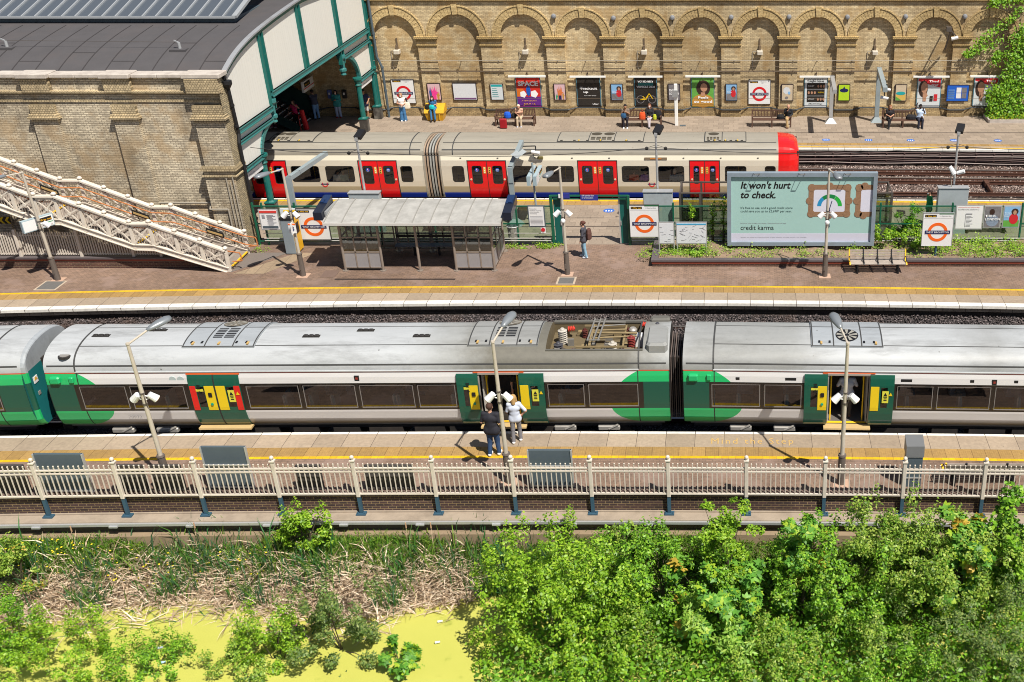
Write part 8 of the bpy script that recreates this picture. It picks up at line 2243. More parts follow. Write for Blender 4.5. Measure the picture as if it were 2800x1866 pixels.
g = G(1850, 343); zt = V(1846, 230, g.y).z; t = thing('white_post', g, 'tall white post with a small box standing right of the second wooden bench', 'post')
m = MB(); m.bbox(g.x-.10, g.x+.10, g.y-.08, g.y+.08, 0, zt, .02); m.build('pole', [white_plain], t); m = MB(); m.box(g.x-.2, g.x+.12, g.y-.18, g.y-.08, zt-.75, zt-.35); m.build('box', [grey_metal], t)
q = V(1880+1865/2.5576, 270/2.5576, 65.6); t = thing('wall_camera', (q.x, 66, q.z), 'white camera on a dark bracket high on the wall left of the ivy', 'camera')
m = MB(); m.tube(q+Vector((-.16,0,-.03)), q+Vector((.22,0,.06)), .1, .1, 10); m.build('camera_body', [flood_m], t); m = MB(); m.bar((q.x-.25, YW, q.z-.9), (q.x-.25, 65.6, q.z+.5), .08).bar((q.x-.25, YW, q.z+.45), (q.x-.25, 65.6, q.z+.5), .07).bar((q.x-.25, 65.6, q.z+.5), (q.x+.1, 65.6, q.z+.12), .07).box(q.x-.5, q.x-.2, 65.5, 65.8, q.z+.4, q.z+.65); m.build('bracket', [steel_dark], t)
# double direction sign
for px, lb in ((1450, 'left'), (1467, 'right')):
 p = V(px, 520, 48.3); t = dirsign('direction_sign', (p.x, 48.9, 2.0), R(90), 1.7, .42, 'pale box sign, %s one of a back to back pair over the inner platform' % lb, 'pair of box signs'); way_text(t, 1.7, .42, 0)
m = MB(); m.tube((V(1458,520,48.3).x, 48.6, 0), (V(1458,520,48.3).x, 48.6, 2.9), .05); tag(m.build('sign_post', [blue_grey]), 'slim grey post carrying the pair of box signs', 'post')
# glazed shelter behind the billboard
t = thing('glazed_shelter', (4.5, 48, 0), 'dark framed glass shelter half hidden behind the billboard', 'shelter'); xa, xb = V(1862, 600, 47).x, V(2432, 600, 47).x
for x in (xa, xa+.9, xb-1.0, xb):
 for y in (46.7, 48.2): m = MB(); m.box(x-.05, x+.05, y-.05, y+.05, 0, 2.15); m.build('post', [steel_dark], t)
m = MB();
for y in (46.7, 48.2):
 for z in (.1, .75, 2.12): m.bar((xa, y, z), (xb, y, z), .06)
for x in (xa, xb): m.bar((x, 46.7, 2.12), (x, 48.2, 2.12), .06)
m.build('rails', [steel_dark], t)
m = MB(); m.box(xa, xb, 46.69, 46.70, .15, 2.1); m.build('glass', [GLASS('shelter_dark_glass', (.55,.62,.60), .08, .03)], t)
m = MB(); m.box(xa, xa+.9, 46.72, 46.76, .1, 1.4); m.build('blue_panel', [P_PP if False else slate_blue], t)

# ================================================================ POSTERS ON THE ARCADE WALL
Z2 = lambda a, b_, c, d: (980+a/2.5576, 980+b_/2.5576, c/2.5576, d/2.5576)
Z3 = lambda a, b_, c, d: (1880+a/2.5576, 1880+b_/2.5576, c/2.5576, d/2.5576)
fr_k = M('poster_frame_dark', (.025,.015,.02), .4); fr_b = M('poster_frame_blue', (.075,.20,.27), .35, var=.1)
def poster(q, col, label, big=False, pil=False, frame=None):
 Y = (YW if pil else YB)-.08
 t, x, w, z0, z1 = small_sign('poster', q[0], q[1], q[2], q[3], Y, col, label, 'poster', frame=frame or (fr_b if big else fr_k), group='framed posters along the arcade wall')
 if big:
  m = MB(); m.box(x-w*.72, x+w*.76, Y-.34, Y-.22, z1+.06, z1+.15); lo = m.build('light_bar', [white_plain], t); m = MB(); m.box(x-.03, x+.03, Y-.24, Y+.05, z1+.14, z1+.18).box(x-.03,x+.03,Y-.02,Y+.03,z1+.1,z1+.35); m.build('light_arm', [pipe_b], lo)
 return t, x, w, z0, z1, z1-z0, Y
def handshape(x, z, w, h): return [(x-w*.25, z), (x+w*.2, z), (x+w*.24, z+h*.35), (x+w*.5, z+h*.55), (x+w*.3, z+h*.55), (x+w*.32, z+h*.9), (x+w*.18, z+h*.62), (x+w*.12, z+h), (x, z+h*.64), (x-w*.1, z+h*.97), (x-w*.15, z+h*.6), (x-w*.34, z+h*.85), (x-w*.3, z+h*.4)]
t, x, w, z0, z1, h, Y = poster(Z2(483, 577, 584, 703), P_LP, 'poster of a raised bright pink hand above the yellow grit bin', pil=True)
art(t, Y, [('dark_hand', M('print_indigo', (.05,.08,.25), .5), handshape(x-w*.28, z0+h*.06, w*.3, h*.75)), ('ochre_hand', P_OC, handshape(x+w*.28, z0+h*.06, w*.3, h*.5)), ('pink_hand', P_PK, handshape(x, z0+h*.06, w*.62, h*.78))])
t, x, w, z0, z1, h, Y = poster(Z2(660, 828, 582, 703), m_sheet, 'wide crumpled pale map sheet in a dark frame, second bay from the shed'); art(t, Y, [('footer', P_PP, rect(x-w*.45, x+w*.45, z0+h*.06, z0+h*.15))])
t, x, w, z0, z1, h, Y = poster(Z2(923, 1015, 587, 703), M('paper_white', (.60,.64,.66), .4, var=.05), 'pale information sheet with a turquoise heading left of the red film poster', pil=True); art(t, Y, [('heading', P_TQ, rect(x-w*.42, x+w*.42, z1-h*.18, z1-h*.06))]+[('line', P_TQ, rect(x-w*.36, x+w*(.0+.03*k), z1-h*(.28+.12*k), z1-h*(.26+.12*k))) for k in range(5)])
t, x, w, z0, z1, h, Y = poster(Z2(1103, 1278, 540, 753), M('print_scarlet', (.58,.03,.02), .4, var=.1), 'big red and purple film poster with the words Space and July 16', True)
art(t, Y, [('purple_half', P_PP, rect(x-w*.47, x+w*.47, z0+h*.03, z0+h*.36)), ('orange_side', M('print_orange', (.65,.16,.02), .5), rect(x-w*.47, x-w*.2, z0+h*.36, z0+h*.62)), ('white_shapes', white_print, blob(x+w*.22, z0+h*.45, w*.16, h*.13, Y, 5)), ('white_shapes', white_print, blob(x-w*.22, z0+h*.44, w*.14, h*.12, Y, 5)), ('blue_shape', P_BL, blob(x, z0+h*.56, w*.09, h*.18, Y, 7))])
text('SPACE', (x-w*.40, Y-.035, z1-h*.28, w*.8, h*.14), t, white_print, bold=.04); text('A NEW LEGACY', (x-w*.3, Y-.035, z0+h*.21, w*.6, h*.035), t, amber); text('JULY 16', (x-w*.24, Y-.035, z0+h*.09, w*.48, h*.05), t, amber, bold=.02)
t, x, w, z0, z1, h, Y = poster(Z2(1367, 1450, 587, 703), P_LP, 'poster of a raised orange hand right of the red film poster', pil=True)
art(t, Y, [('green_hand', M('print_green', (.03,.30,.12), .5), handshape(x-w*.28, z0+h*.06, w*.25, h*.35)), ('ochre_hand', P_OC, handshape(x+w*.28, z0+h*.06, w*.25, h*.45)), ('orange_hand', M('print_skin_orange', (.62,.17,.05), .5), handshape(x, z0+h*.06, w*.6, h*.82)), ('blue_sleeve', navy, rect(x-w*.12, x+w*.12, z0+h*.06, z0+h*.3))])
t, x, w, z0, z1, h, Y = poster(Z2(1527, 1695, 542, 753), P_DK, 'big black poster with the white words Tracksuit up', True)
text('Tracksuit', (x-w*.36, Y-.012, z0+h*.60, w*.72, h*.085), t, white_print, bold=.03); text('up', (x-w*.22, Y-.012, z0+h*.49, w*.2, h*.065), t, white_print, bold=.03); text('Your Uber awaits', (x-w*.2, Y-.012, z0+h*.385, w*.5, h*.025), t, white_print, bold=.01); text('Uber', (x+w*.14, Y-.012, z0+h*.09, w*.25, h*.06), t, white_print, bold=.01)
m = MB(); m.box(x-w*.36, x-w*.02, Y-.018, Y-.013, z0+h*.635, z0+h*.645); m.build('strike_line', [white_print], t)
def rider(q, lb, pil=True):
 t, x, w, z0, z1, h, Y = poster(q, P_SKY, lb, pil=pil); art(t, Y, [('ground', P_GY, rect(x-w*.42, x+w*.42, z0+h*.06, z0+h*.42)), ('coat', P_RD, blob(x+w*.16, z0+h*.45, w*.22, h*.24, Y, 9)), ('hair', P_HR, blob(x+w*.18, z0+h*.74, w*.2, h*.13, Y, 9)), ('face', P_SK, blob(x+w*.18, z0+h*.70, w*.1, h*.09, Y, 9))]); text('Best way\nto get around', (x-w*.38, Y-.03, z0+h*.48, w*.42, h*.05), t, white_print)
rider(Z2(1765, 1850, 588, 705), 'small poster of a person in a red coat right of the black Tracksuit poster'); rider(Z3(265, 348, 588, 707), 'small poster of a person in a red coat right of the portrait poster')
t, x, w, z0, z1, h, Y = poster(Z2(1930, 2090, 542, 753), P_DK, 'big black poster with a yellow bicycle frame and the word Vehicle', True)
text('VOTED BEST', (x-w*.34, Y-.012, z0+h*.83, w*.68, h*.06), t, white_print, bold=.03); text('VEHICLE 2021', (x-w*.40, Y-.012, z0+h*.66, w*.8, h*.06), t, white_print, bold=.03)
m = MB()
for k in range(3): m.box(x-w*.34, x+w*.34, Y-.014, Y-.01, z0+h*(.735+.03*k), z0+h*(.745+.03*k))
m.build('small_print', [P_TQ], t)
m = MB(); by = Y-.014; cz = z0+h*.3
for cx_ in (x-w*.24, x+w*.26): ring_xz(m, cx_, cz-h*.03, w*.15, w*.175, by, n=18, th=.004)
m.build('wheels', [P_GY], t); m = MB()
for a, c in (((-.26,-.05),(0,.02)),((0,.02),(.14,.22)),((.14,.22),(.3,-.02)),((-.14,.1),(0,-.04)),((0,-.04),(.1,.12)),((-.26,-.05),(0,-.04))): m.bar((x+w*a[0], by-.004, cz+w*a[1]), (x+w*c[0], by-.004, cz+w*c[1]), .02, .035)
m.build('bicycle_frame', [yellow_print], t)
t, x, w, z0, z1, h, Y = poster(Z2(2165, 2250, 588, 705), P_GY, 'small grey poster reading This is London partly behind the white post', pil=True); text('THIS IS\nLONDON', (x-w*.4, Y-.012, z0+h*.36, w*.8, h*.13), t, white_print, bold=.03)
t, x, w, z0, z1, h, Y = poster(Z3(25, 188, 540, 753), P_GR, 'big portrait poster of a dark-haired woman with the words Feels so good', True)
art(t, Y, [('hair', P_HR, blob(x+w*.02, z0+h*.64, w*.30, h*.26, Y)), ('jumper', P_OC, blob(x, z0+h*.22, w*.46, h*.22, Y)), ('neck', P_SK, rect(x-w*.08, x+w*.1, z0+h*.38, z0+h*.5)), ('face', P_SK, blob(x+w*.05, z0+h*.66, w*.15, h*.14, Y)), ('lower_jumper', P_OC, rect(x-w*.46, x+w*.46, z0+h*.04, z0+h*.24))]); text('Feels', (x-w*.20, Y-.035, z0+h*.29, w*.44, h*.09), t, white_print, bold=.03); text('so good', (x-w*.38, Y-.035, z0+h*.16, w*.78, h*.09), t, white_print, bold=.03)
t, x, w, z0, z1, h, Y = poster(Z3(655, 740, 590, 708), P_SN, 'small sand-coloured drawn poster right of the third bench station sign', pil=True); art(t, Y, [('pale_shape', m_sheet, blob(x-w*.05, z0+h*.62, w*.3, h*.22, Y, 7)), ('blue_shape', P_SKY, blob(x+w*.15, z0+h*.48, w*.12, h*.1, Y, 6)), ('grey_shape', P_GY, blob(x-w*.05, z0+h*.2, w*.14, h*.08, Y, 8))])
t, x, w, z0, z1, h, Y = poster(Z3(815, 978, 542, 753), P_LB, 'big pale theatre poster with three dark picture strips', True)
text('WELCOME BACK TO', (x-w*.34, Y-.012, z0+h*.90, w*.68, h*.035), t, black_print); text('LONDON THEATRE', (x-w*.34, Y-.012, z0+h*.845, w*.68, h*.04), t, black_print, bold=.02)
art(t, Y, [('strip', P_DK, rect(x-w*.38, x+w*.38, z0+h*(.18+.215*k), z0+h*(.38+.215*k))) for k in range(3)])
for k in range(3):
 for j in range(3): m = MB(); m.slab_xz(blob(x+w*((.10+.12*j) if k != 1 else (-.3+.13*j)), z0+h*(.28+.215*k), w*.045, h*.05, Y, 7), Y-.03, Y-.026); m.build('small_face', [P_SK], t)
text('#BackOnStage', (x-w*.3, Y-.012, z0+h*.11, w*.6, h*.035), t, black_print, bold=.02)
for k, s_ in ((0, 'DANCE X'), (1, 'MUSICAL'), (2, 'BALLET')): text(s_, (x-w*.32 if k != 1 else x+w*.1, Y-.03, z0+h*(.27+.215*k), w*.25, h*.045), t, yellow_print if k == 1 else white_print)
t, x, w, z0, z1, h, Y = poster(Z3(1052, 1136, 590, 708), P_LM, 'small lime green poster with a dark blue leaf-like badge', pil=True); art(t, Y, [('badge', navy, blob(x, z0+h*.63, w*.36, h*.12, Y)), ('badge_peak', navy, [(x-w*.15, z0+h*.65), (x+w*.15, z0+h*.65), (x, z0+h*.88)])])
t, x, w, z0, z1, h, Y = poster(Z3(1450, 1533, 592, 710), P_SN, 'small landscape poster of green, blue and yellow shapes right of the tall mast', pil=True); art(t, Y, [('yellow_field', M('print_straw', (.62,.42,.10), .5), rect(x-w*.42, x+w*.42, z0+h*.06, z0+h*.4)), ('green_field', P_GR, [(x-w*.42, z0+h*.06), (x+w*.1, z0+h*.06), (x-w*.42, z0+h*.3)]), ('lake', P_TQ, blob(x, z0+h*.48, w*.4, h*.1, Y))])
for q, lb in ((Z3(1603, 1772, 542, 751), 'left'), (Z3(1998, 2170, 540, 748), 'right')):
 t, x, w, z0, z1, h, Y = poster(q, P_LB, 'big poster of a yawning woman with the word Tired, %s of the blue history board' % lb, True)
 art(t, Y, [('red_corner', P_RD, [(x-w*.46, z1-h*.04), (x+w*.46, z1-h*.04), (x+w*.46, z1-h*.34), (x-w*.1, z1-h*.22), (x-w*.46, z1-h*.12)]), ('hair', P_HR, blob(x-w*.24, z0+h*.62, w*.19, h*.28, Y)), ('face', P_SK, blob(x-w*.2, z0+h*.66, w*.14, h*.18, Y)), ('hand', P_SK, handshape(x-w*.16, z0+h*.2, w*.28, h*.4)), ('bottle', P_DK, rect(x+w*.05, x+w*.18, z0+h*.2, z0+h*.38)), ('pack', P_RD, rect(x+w*.22, x+w*.36, z0+h*.22, z0+h*.44))])
 text('Tired', (x-w*.02, Y-.035, z1-h*.17, w*.4, h*.08), t, white_print, bold=.03, shear=.2); text('Tired?', (x+w*.08, Y-.035, z1-h*.27, w*.28, h*.05), t, white_print, bold=.03, shear=.2)
t, x, w, z0, z1, h, Y = poster(Z3(1810, 1968, 595, 712), P_BL, 'blue history board with four old photographs between the two yawning posters', pil=True); art(t, Y, [('photo', P_GY if k % 2 else sign_white, rect(x-w*.06+w*.24*(k%2), x+w*.15+w*.24*(k%2), z0+h*(.2+.34*(k//2)), z0+h*(.5+.34*(k//2)))) for k in range(4)]+[('pale_text', P_SKY, rect(x-w*.42, x-w*.14, z0+h*(.2+.12*k), z0+h*(.24+.12*k))) for k in range(5)])
# ================================================================ POND, BANK AND VEGETATION
m, t_, b_ = nt('duckweed'); p_ = posn(t_)
c_ = mix(t_, noise(t_, p_, .8, 6, .6), (.40,.41,.075), (.50,.49,.11)); c_ = mix(t_, ramp(t_, noise(t_, p_, 2.2, 8, .7), .6, .75), c_, (.25,.29,.04)); c_ = mix(t_, 1.0, c_, ramp(t_, noise(t_, p_, 60, 2), .3, .7, (.8,.82,.7), (1.15,1.12,1.1)), 'MULTIPLY')
t_.links.new(c_, b_.inputs['Base Color']); b_.inputs['Roughness'].default_value = .75; bump(t_, b_, noise(t_, p_, 40, 3), .3, .01); DUCK = m
WZ_ = -2.4
m = MB(); m.grid([-45, 25], [8, 25.6], lambda u, v: (u, v, WZ_)); m.build('water', [DUCK], kind='structure')
m = MB(); m.grid([-200, 200], [-60, 200], lambda u, v: (u, v, -2.75)); m.build('ground', [soil], kind='structure')
bankm = M('bank_earth', (.10,.10,.04), .95, var=.5, vs=4, bmp=.4)
m = MB(); bz = lambda u, v: -2.5+(v-24.7-.35*math.sin(u*.7))*.95+.05*math.sin(u*3+v*5)
m.grid(list(np.linspace(-40, 22, 120)), list(np.linspace(24.5, 26.35, 12)), lambda u, v: (u, v+bx(u), min(bz(u, v), -1.2))); m.build('bank', [bankm], kind='structure')
g_ = np.random.default_rng(11)
def blades(name, n, xr, yfn, z, L, w, lean, mats, label, cat, seed=0, px=None, up=1.0, base=None):
 g = np.random.default_rng(seed); x = g.uniform(*xr, n) if px is None else px(g, n)
 y = yfn(g, x, n); y = y+np.array([bx(q) for q in x]); zb = np.array([z(a, c) for a, c in zip(x, y)])
 a = g.uniform(0, 2*np.pi, n); le = g.uniform(*lean, n); ln = g.uniform(*L, n)
 d = np.stack([np.cos(a)*np.sin(le), np.sin(a)*np.sin(le), np.cos(le)*up], 1); a2 = g.uniform(0, 2*np.pi, n)
 s = np.stack([np.cos(a2), np.sin(a2), np.zeros(n)], 1)*(w*g.uniform(.6, 1.3, n))[:, None]/2
 B = np.stack([x, y, zb], 1); Mi = B+d*(ln*.55)[:, None]; T = Mi+(d*.8+np.stack([np.cos(a), np.sin(a), -np.ones(n)*.4], 1)*.35*g.uniform(.2, 1.4, n)[:, None])*(ln*.45)[:, None]
 T[:, 2] = np.maximum(T[:, 2], zb+.03); Mi[:, 2] = np.maximum(Mi[:, 2], zb+.04)
 Q = np.concatenate([np.stack([B-s, B+s, Mi+s*.9, Mi-s*.9], 1), np.stack([Mi-s*.9, Mi+s*.9, T+s*.12, T-s*.12], 1)])
 mi = g.integers(0, len(mats), n); return quads_object(name, Q, mats, np.concatenate([mi, mi]), label=label, cat=cat, kind='stuff')
dead = [M('dead_reed_%d' % i, c, .8, var=.2, vs=5) for i, c in enumerate([(.64,.50,.36), (.52,.39,.27), (.74,.62,.48), (.36,.26,.17)])]
grn = [LEAF('reed_%d' % i, c, .3) for i, c in enumerate([(.05,.17,.05), (.09,.22,.04), (.06,.14,.07), (.16,.26,.04)])]
gw_ = lambda a, c: max(WZ_, min(bz(a, c-bx(a)), -1.2))
edge = lambda x: 24.75+.35*np.sin(x*.7)
xl, xr_ = -24.5, -7.6
blades('dead_reeds', 15000, (xl+.5, xr_), lambda g, x, n: edge(x)+g.normal(.28, .34, n), gw_, (.3, .8), .036, (.5, 1.4), dead, 'tangled pale brown dead reeds along the edge of the pond', 'reeds', 1)
blades('dead_reeds', 900, (xl-1, -9.5), lambda g, x, n: edge(x)-g.uniform(.2, 1.3, n), lambda a, c: WZ_, (.3, .8), .03, (1.2, 1.55), dead+grn[:1], 'loose broken reeds lying flat on the duckweed', 'reeds', 2)
clx = g_.uniform(xl-1, xr_+2, 46);
blades('green_reeds', 1900, None, lambda g, x, n: edge(x)+g.normal(.55, .3, n), gw_, (.6, 1.25), .035, (.03, .35), grn, 'tall green reeds standing in clumps between pond and wall', 'reeds', 3, px=lambda g, n: clx[g.integers(0, 46, n)]+g.normal(0, .22, n))
blades('green_reeds', 900, None, lambda g, x, n: edge(x)+g.normal(-.1, .15, n), lambda a, c: WZ_, (.6, 1.1), .035, (.05, .5), grn, 'green reeds leaning over the duckweed', 'reeds', 4, px=lambda g, n: clx[g.integers(0, 9, n)*5]+g.normal(0, .25, n))
blades('grass', 34000, (-26, 12), lambda g, x, n: g.uniform(25.1, 26.1, n), gw_, (.12, .42), .022, (.1, .9), [LEAF('grass_%d' % i, c, .35) for i, c in enumerate([(.10,.24,.02), (.17,.33,.03), (.26,.34,.06), (.06,.15,.02)])], 'mixed green grass on the bank under the concrete ledge', 'grass', 5)
# yellow flowers, seed heads, litter
yf = MB(); rr = random.Random(4)
for _ in range(150):
 x = rr.uniform(-22, -13.5); y = rr.uniform(25.05, 25.75)+bx(x); z = gw_(x, y)+rr.uniform(.25, .5); r = rr.uniform(.018, .035)
 yf.lathe((x, y, z), [(r*.3, 0), (r, .01), (r*.6, .02)], 6)
tag(yf.build('yellow_flowers', [M('flower_yellow', (.75,.58,.02), .6, var=.1)]), 'small yellow flowers scattered through the bank grass', 'flowers', kind='stuff')
for i, (px, py, ph, lb) in enumerate([(790, 1400, 170, 'near the lime bush'), (532, 1440, 120, 'left of the lime bush'), (1110, 1440, 130, 'right of the lime bush'), (1178, 1440, 90, 'near the seventh railing post'), (195, 1450, 90, 'at the left')]):
 tp = V(px, py, 25.9); b0 = V(px+12, py+ph, 25.7)
 t = thing('bulrush', b0, 'brown bulrush head on a thin dry stem %s' % lb, 'bulrush', 'bulrush seed heads'); m = MB(); m.tube(b0, tp, .010, .007, 5); m.build('stem', [dead[1]], t); m = MB(); m.tube(tp-Vector((0,0,.05)), tp+Vector((0,0,.13)), .022, .018, 7); m.build('seed_head', [M('seed_tan', (.42,.26,.16), .9)], t)
for px, py, c, lb in ((805, 1716, (.55,.05,.35), 'pink'), (1203, 1703, (.7,.7,.68), 'white'), (82, 1790, (.25,.35,.6), 'pale blue'), (445, 1815, (.35,.5,.75), 'blue plastic'), (1196, 1760, (.6,.62,.65), 'grey'), (438, 1775, (.35,.4,.45), 'dull grey')):
 q = G(px, py, WZ_+.02); m = MB(); m.tube(q+Vector((-.06,0,.03)), q+Vector((.07,.03,.035)), .035, .028, 8); tag(m.build('litter', [cm(c)]), '%s scrap of litter floating on the duckweed' % lb, 'litter', 'litter on the pond')

def leaves(C, Nn, size, g, lobes=1, aspect=.62):
 n = len(C); nr = Nn+g.normal(0, .45, (n, 3)); nr /= np.linalg.norm(nr, axis=1)[:, None]
 a = g.normal(0, 1, (n, 3)); a -= (a*nr).sum(1)[:, None]*nr; a /= np.linalg.norm(a, axis=1)[:, None]; b = np.cross(nr, a); s = size*g.uniform(.55, 1.3, n)[:, None]; out = []
 for k in range(lobes):
  th = 0 if lobes == 1 else (k-(lobes-1)/2)*.95; u = a*math.cos(th)+b*math.sin(th); w = -a*math.sin(th)+b*math.cos(th); ll = 1 if k == (lobes-1)//2 or lobes == 1 else .85
  out.append(np.stack([C, C+u*s*.5*ll+w*s*aspect*.5-nr*s*.08, C+u*s*ll-nr*s*.12, C+u*s*.5*ll-w*s*aspect*.5-nr*s*.08], 1))
 return np.concatenate(out)
PAL = {'lime': [(.12,.26,.02), (.17,.34,.03), (.075,.18,.015), (.22,.37,.05)], 'mid': [(.08,.22,.02), (.13,.31,.03), (.045,.13,.015), (.19,.37,.05)], 'fine': [(.12,.24,.04), (.18,.31,.06), (.07,.15,.03), (.25,.36,.10)],
    'maple': [(.08,.24,.05), (.12,.30,.06), (.05,.17,.03), (.22,.36,.04)], 'grey': [(.07,.14,.05), (.11,.19,.07), (.05,.10,.04), (.16,.23,.10)], 'willow': [(.14,.30,.06), (.19,.36,.08), (.10,.22,.04), (.25,.40,.12)]}
LM = {k: [LEAF('%s_leaf_%d' % (k, i), (c[0]*1.42, c[1]*1.24, c[2]*.8)) for i, c in enumerate(v)] for k, v in PAL.items()}
young = LEAF('young_orange_leaf', (.50,.35,.05)); bark = M('bark', (.06,.05,.03), .9, var=.3, vs=10)
def shrub(name, px, pt, pb, pw, Y, n, size, pal, label, cat='shrub', lobes=1, seed=0, ground=-2.4, depth=None, clump=.30, nclump=None, tips=0, group=None, aspect=.62, spire=0.0, upb=.55):
 g = np.random.default_rng(seed+100); pt += 24 if pt < 1500 and Y < 24.6 and px > 1000 else 0; top, bot = V(px, pt, Y), V(px, pb, Y); s = abs(V(px+100, (pt+pb)/2, Y).x-V(px, (pt+pb)/2, Y).x)/100
 H_ = top.z-bot.z; W_ = pw*s/2; D = depth or W_*.8; c0 = np.array([top.x, Y, (top.z+bot.z)/2])
 nc = nclump or max(14, int(n/55)); dirs = g.normal(0, 1, (nc, 3)); dirs /= np.linalg.norm(dirs, axis=1)[:, None]; rad = g.uniform(.3, 1.0, nc)**.5*g.uniform(.85, 1.2, nc)
 n = int(n*1.75); size = size*1.22; P = dirs*rad[:, None]*np.array([W_, D, H_/2]);
 if spire: f = 1-spire*(P[:, 2]/(H_/2)+1)/2; P[:, 0] *= f; P[:, 1] *= f
 C_up = []; P[:, 2] += .12*H_*np.sin(P[:, 0]/W_*3+seed)*.5
 cr = clump*g.uniform(.4, 1.15, nc)
 if H_ > 1:      # upright leader shoots that break the outline
  for i in g.choice(nc, nc//5, replace=False):
   r_ = g.uniform(.25, .98)**.5; a_ = g.uniform(0, 6.28); zt = H_/2*(1-.9*r_*r_)**.5; P[i] = (W_*r_*math.cos(a_), D*r_*math.sin(a_), zt+g.uniform(.0, .5)*min(1, H_*.25)); cr[i] = g.uniform(.09, .2)
   if not spire: C_up.append(i)
 k = g.choice(nc, n, p=cr**1.7/(cr**1.7).sum()); o = g.normal(0, 1, (n, 3)); o /= np.linalg.norm(o, axis=1)[:, None]; o *= (g.uniform(.2, 1, n)**.5*cr[k])[:, None]; o[:, 2] *= np.where(np.isin(k, C_up), 2.6, .8)
 C = P[k]+o+c0; nn = o/np.linalg.norm(o, axis=1)[:, None]*.5+P[k]/np.array([W_, D, H_/2])*.4+np.array([0, -.1, upb])
 t = thing(name, (c0[0], Y, ground), label, cat, group); mi = g.integers(0, 4, n); mi[g.random(n) < .0] = 0; mats = list(LM[pal])
 if tips: mats.append(young); hi = C[:, 2] > c0[2]+P[k][:, 2]*0; top_c = g.choice(nc, max(1, nc//7), replace=False); mi[np.isin(k, top_c) & (g.random(n) < tips)] = 4
 quads_object('crown', leaves(C, nn, size, g, lobes, aspect), mats, np.tile(mi, lobes), parent=t)
 m = MB(); base = Vector((c0[0], Y, ground)); ax = Vector((c0[0]+.05*W_, Y, bot.z+H_*.45)); m.tube(base, ax, .05+.01*H_, .03, 7)
 for i in g.choice(nc, min(nc, 9), replace=False):
  e = Vector(P[i]+c0); st_ = base.lerp(ax, float(g.uniform(.35, 1))); md = st_.lerp(e, .5)+Vector((0, 0, .08)); m.tube(st_, md, .018, .012, 5).tube(md, e, .012, .005, 5)
 m.build('trunk', [bark], t); return t
S_ = shrub
g = np.random.default_rng(77); n = 26000; C = np.stack([g.uniform(-6.6, 12, n), g.uniform(20.6, 25.6, n), -2.35+np.abs(g.normal(0, .45, n))], 1); C = C[(C[:, 0] > -6.2+.5*np.sin(C[:, 1]*2))]
quads_object('undergrowth', leaves(C, np.array([0, -.3, .9]), .13, g), LM['mid'][:3]+[LM['lime'][2]], g.integers(0, 4, len(C)), label='dense dark green undergrowth beneath the thicket on the right', cat='undergrowth', kind='stuff')
S_('leafy_bush', 1500, 1450, 1990, 470, 22.9, 15000, .078, 'lime', 'big rounded bush of small yellow-green leaves right of the open pond', seed=1, clump=.28, depth=1.5, nclump=330, group='bushes along the pond')
S_('young_tree', 1985, 1368, 1640, 200, 24.2, 3800, .075, 'lime', 'bright narrow young tree reaching the wall below the ninth railing post', 'tree', seed=2, spire=.6, clump=.24)
S_('leafy_bush', 1800, 1462, 1720, 400, 24.0, 7500, .07, 'mid', 'mid green bush between the rounded bush and the narrow young tree', seed=3, clump=.26)
S_('maple_sapling', 2200, 1395, 1700, 180, 24.0, 1700, .13, 'maple', 'maple sapling with orange young leaves below the tenth railing post', 'tree', lobes=3, seed=4, tips=.8, spire=.5, aspect=.5, clump=.3)
S_('leafy_tree', 2440, 1358, 1640, 270, 24.3, 6200, .068, 'fine', 'light feathery tree whose top covers the railing base at right', 'tree', seed=5, clump=.26)
S_('maple_sapling', 2640, 1392, 1700, 190, 24.0, 1900, .14, 'maple', 'maple sapling with yellowish top beside the right edge trees', 'tree', lobes=3, seed=6, tips=.6, spire=.4, aspect=.5, clump=.3)
S_('leafy_tree', 2790, 1345, 1640, 190, 24.5, 2600, .11, 'mid', 'broad-leaved tree cut by the right edge of the picture', 'tree', seed=7, aspect=.75)
S_('maple_sapling', 1960, 1560, 1760, 330, 23.3, 1900, .14, 'maple', 'spreading maple with a few orange leaves in the middle of the thicket', 'tree', lobes=3, seed=8, tips=.35, aspect=.5)
S_('long_leaved_bush', 1960, 1650, 1990, 330, 22.6, 2700, .14, 'willow', 'bush with long pointed pale green leaves at the bottom of the thicket', seed=9, aspect=.3)
S_('leafy_bush', 2310, 1445, 1740, 430, 23.9, 8200, .075, 'mid', 'mid green bush behind the fine-leaved bushes', seed=10)
S_('fine_leaved_bush', 2260, 1640, 2020, 420, 22.4, 7500, .055, 'fine', 'fine-leaved pale bush at the bottom of the picture, right of the long leaves', seed=11, clump=.22)
S_('fine_leaved_bush', 2630, 1590, 2020, 480, 22.5, 9500, .055, 'grey', 'dark grey-green fine-leaved bush filling the bottom right corner', seed=12, clump=.24)
S_('leafy_bush', 2620, 1425, 1640, 430, 23.8, 5600, .07, 'fine', 'pale leafy bush in front of the right maples', seed=13)
S_('leafy_bush', 1760, 1700, 1990, 240, 22.4, 3200, .065, 'fine', 'pale bush at the bottom edge right of the rounded bush', seed=14)
S_('leafy_bush', 830, 1405, 1500, 190, 25.55, 1700, .075, 'lime', 'lime green bush growing against the ledge below the fourth railing post', seed=15, ground=-2.0, depth=.35, clump=.2)
S_('airy_tree', 890, 1590, 1930, 310, 22.8, 7500, .058, 'grey', 'airy small tree with grey-green leaves standing over the pond', 'tree', seed=16, clump=.26, nclump=70)
S_('leafy_bush', 720, 1680, 1980, 190, 22.5, 6500, .06, 'lime', 'bright green bush left of the airy small tree', seed=17, clump=.2)
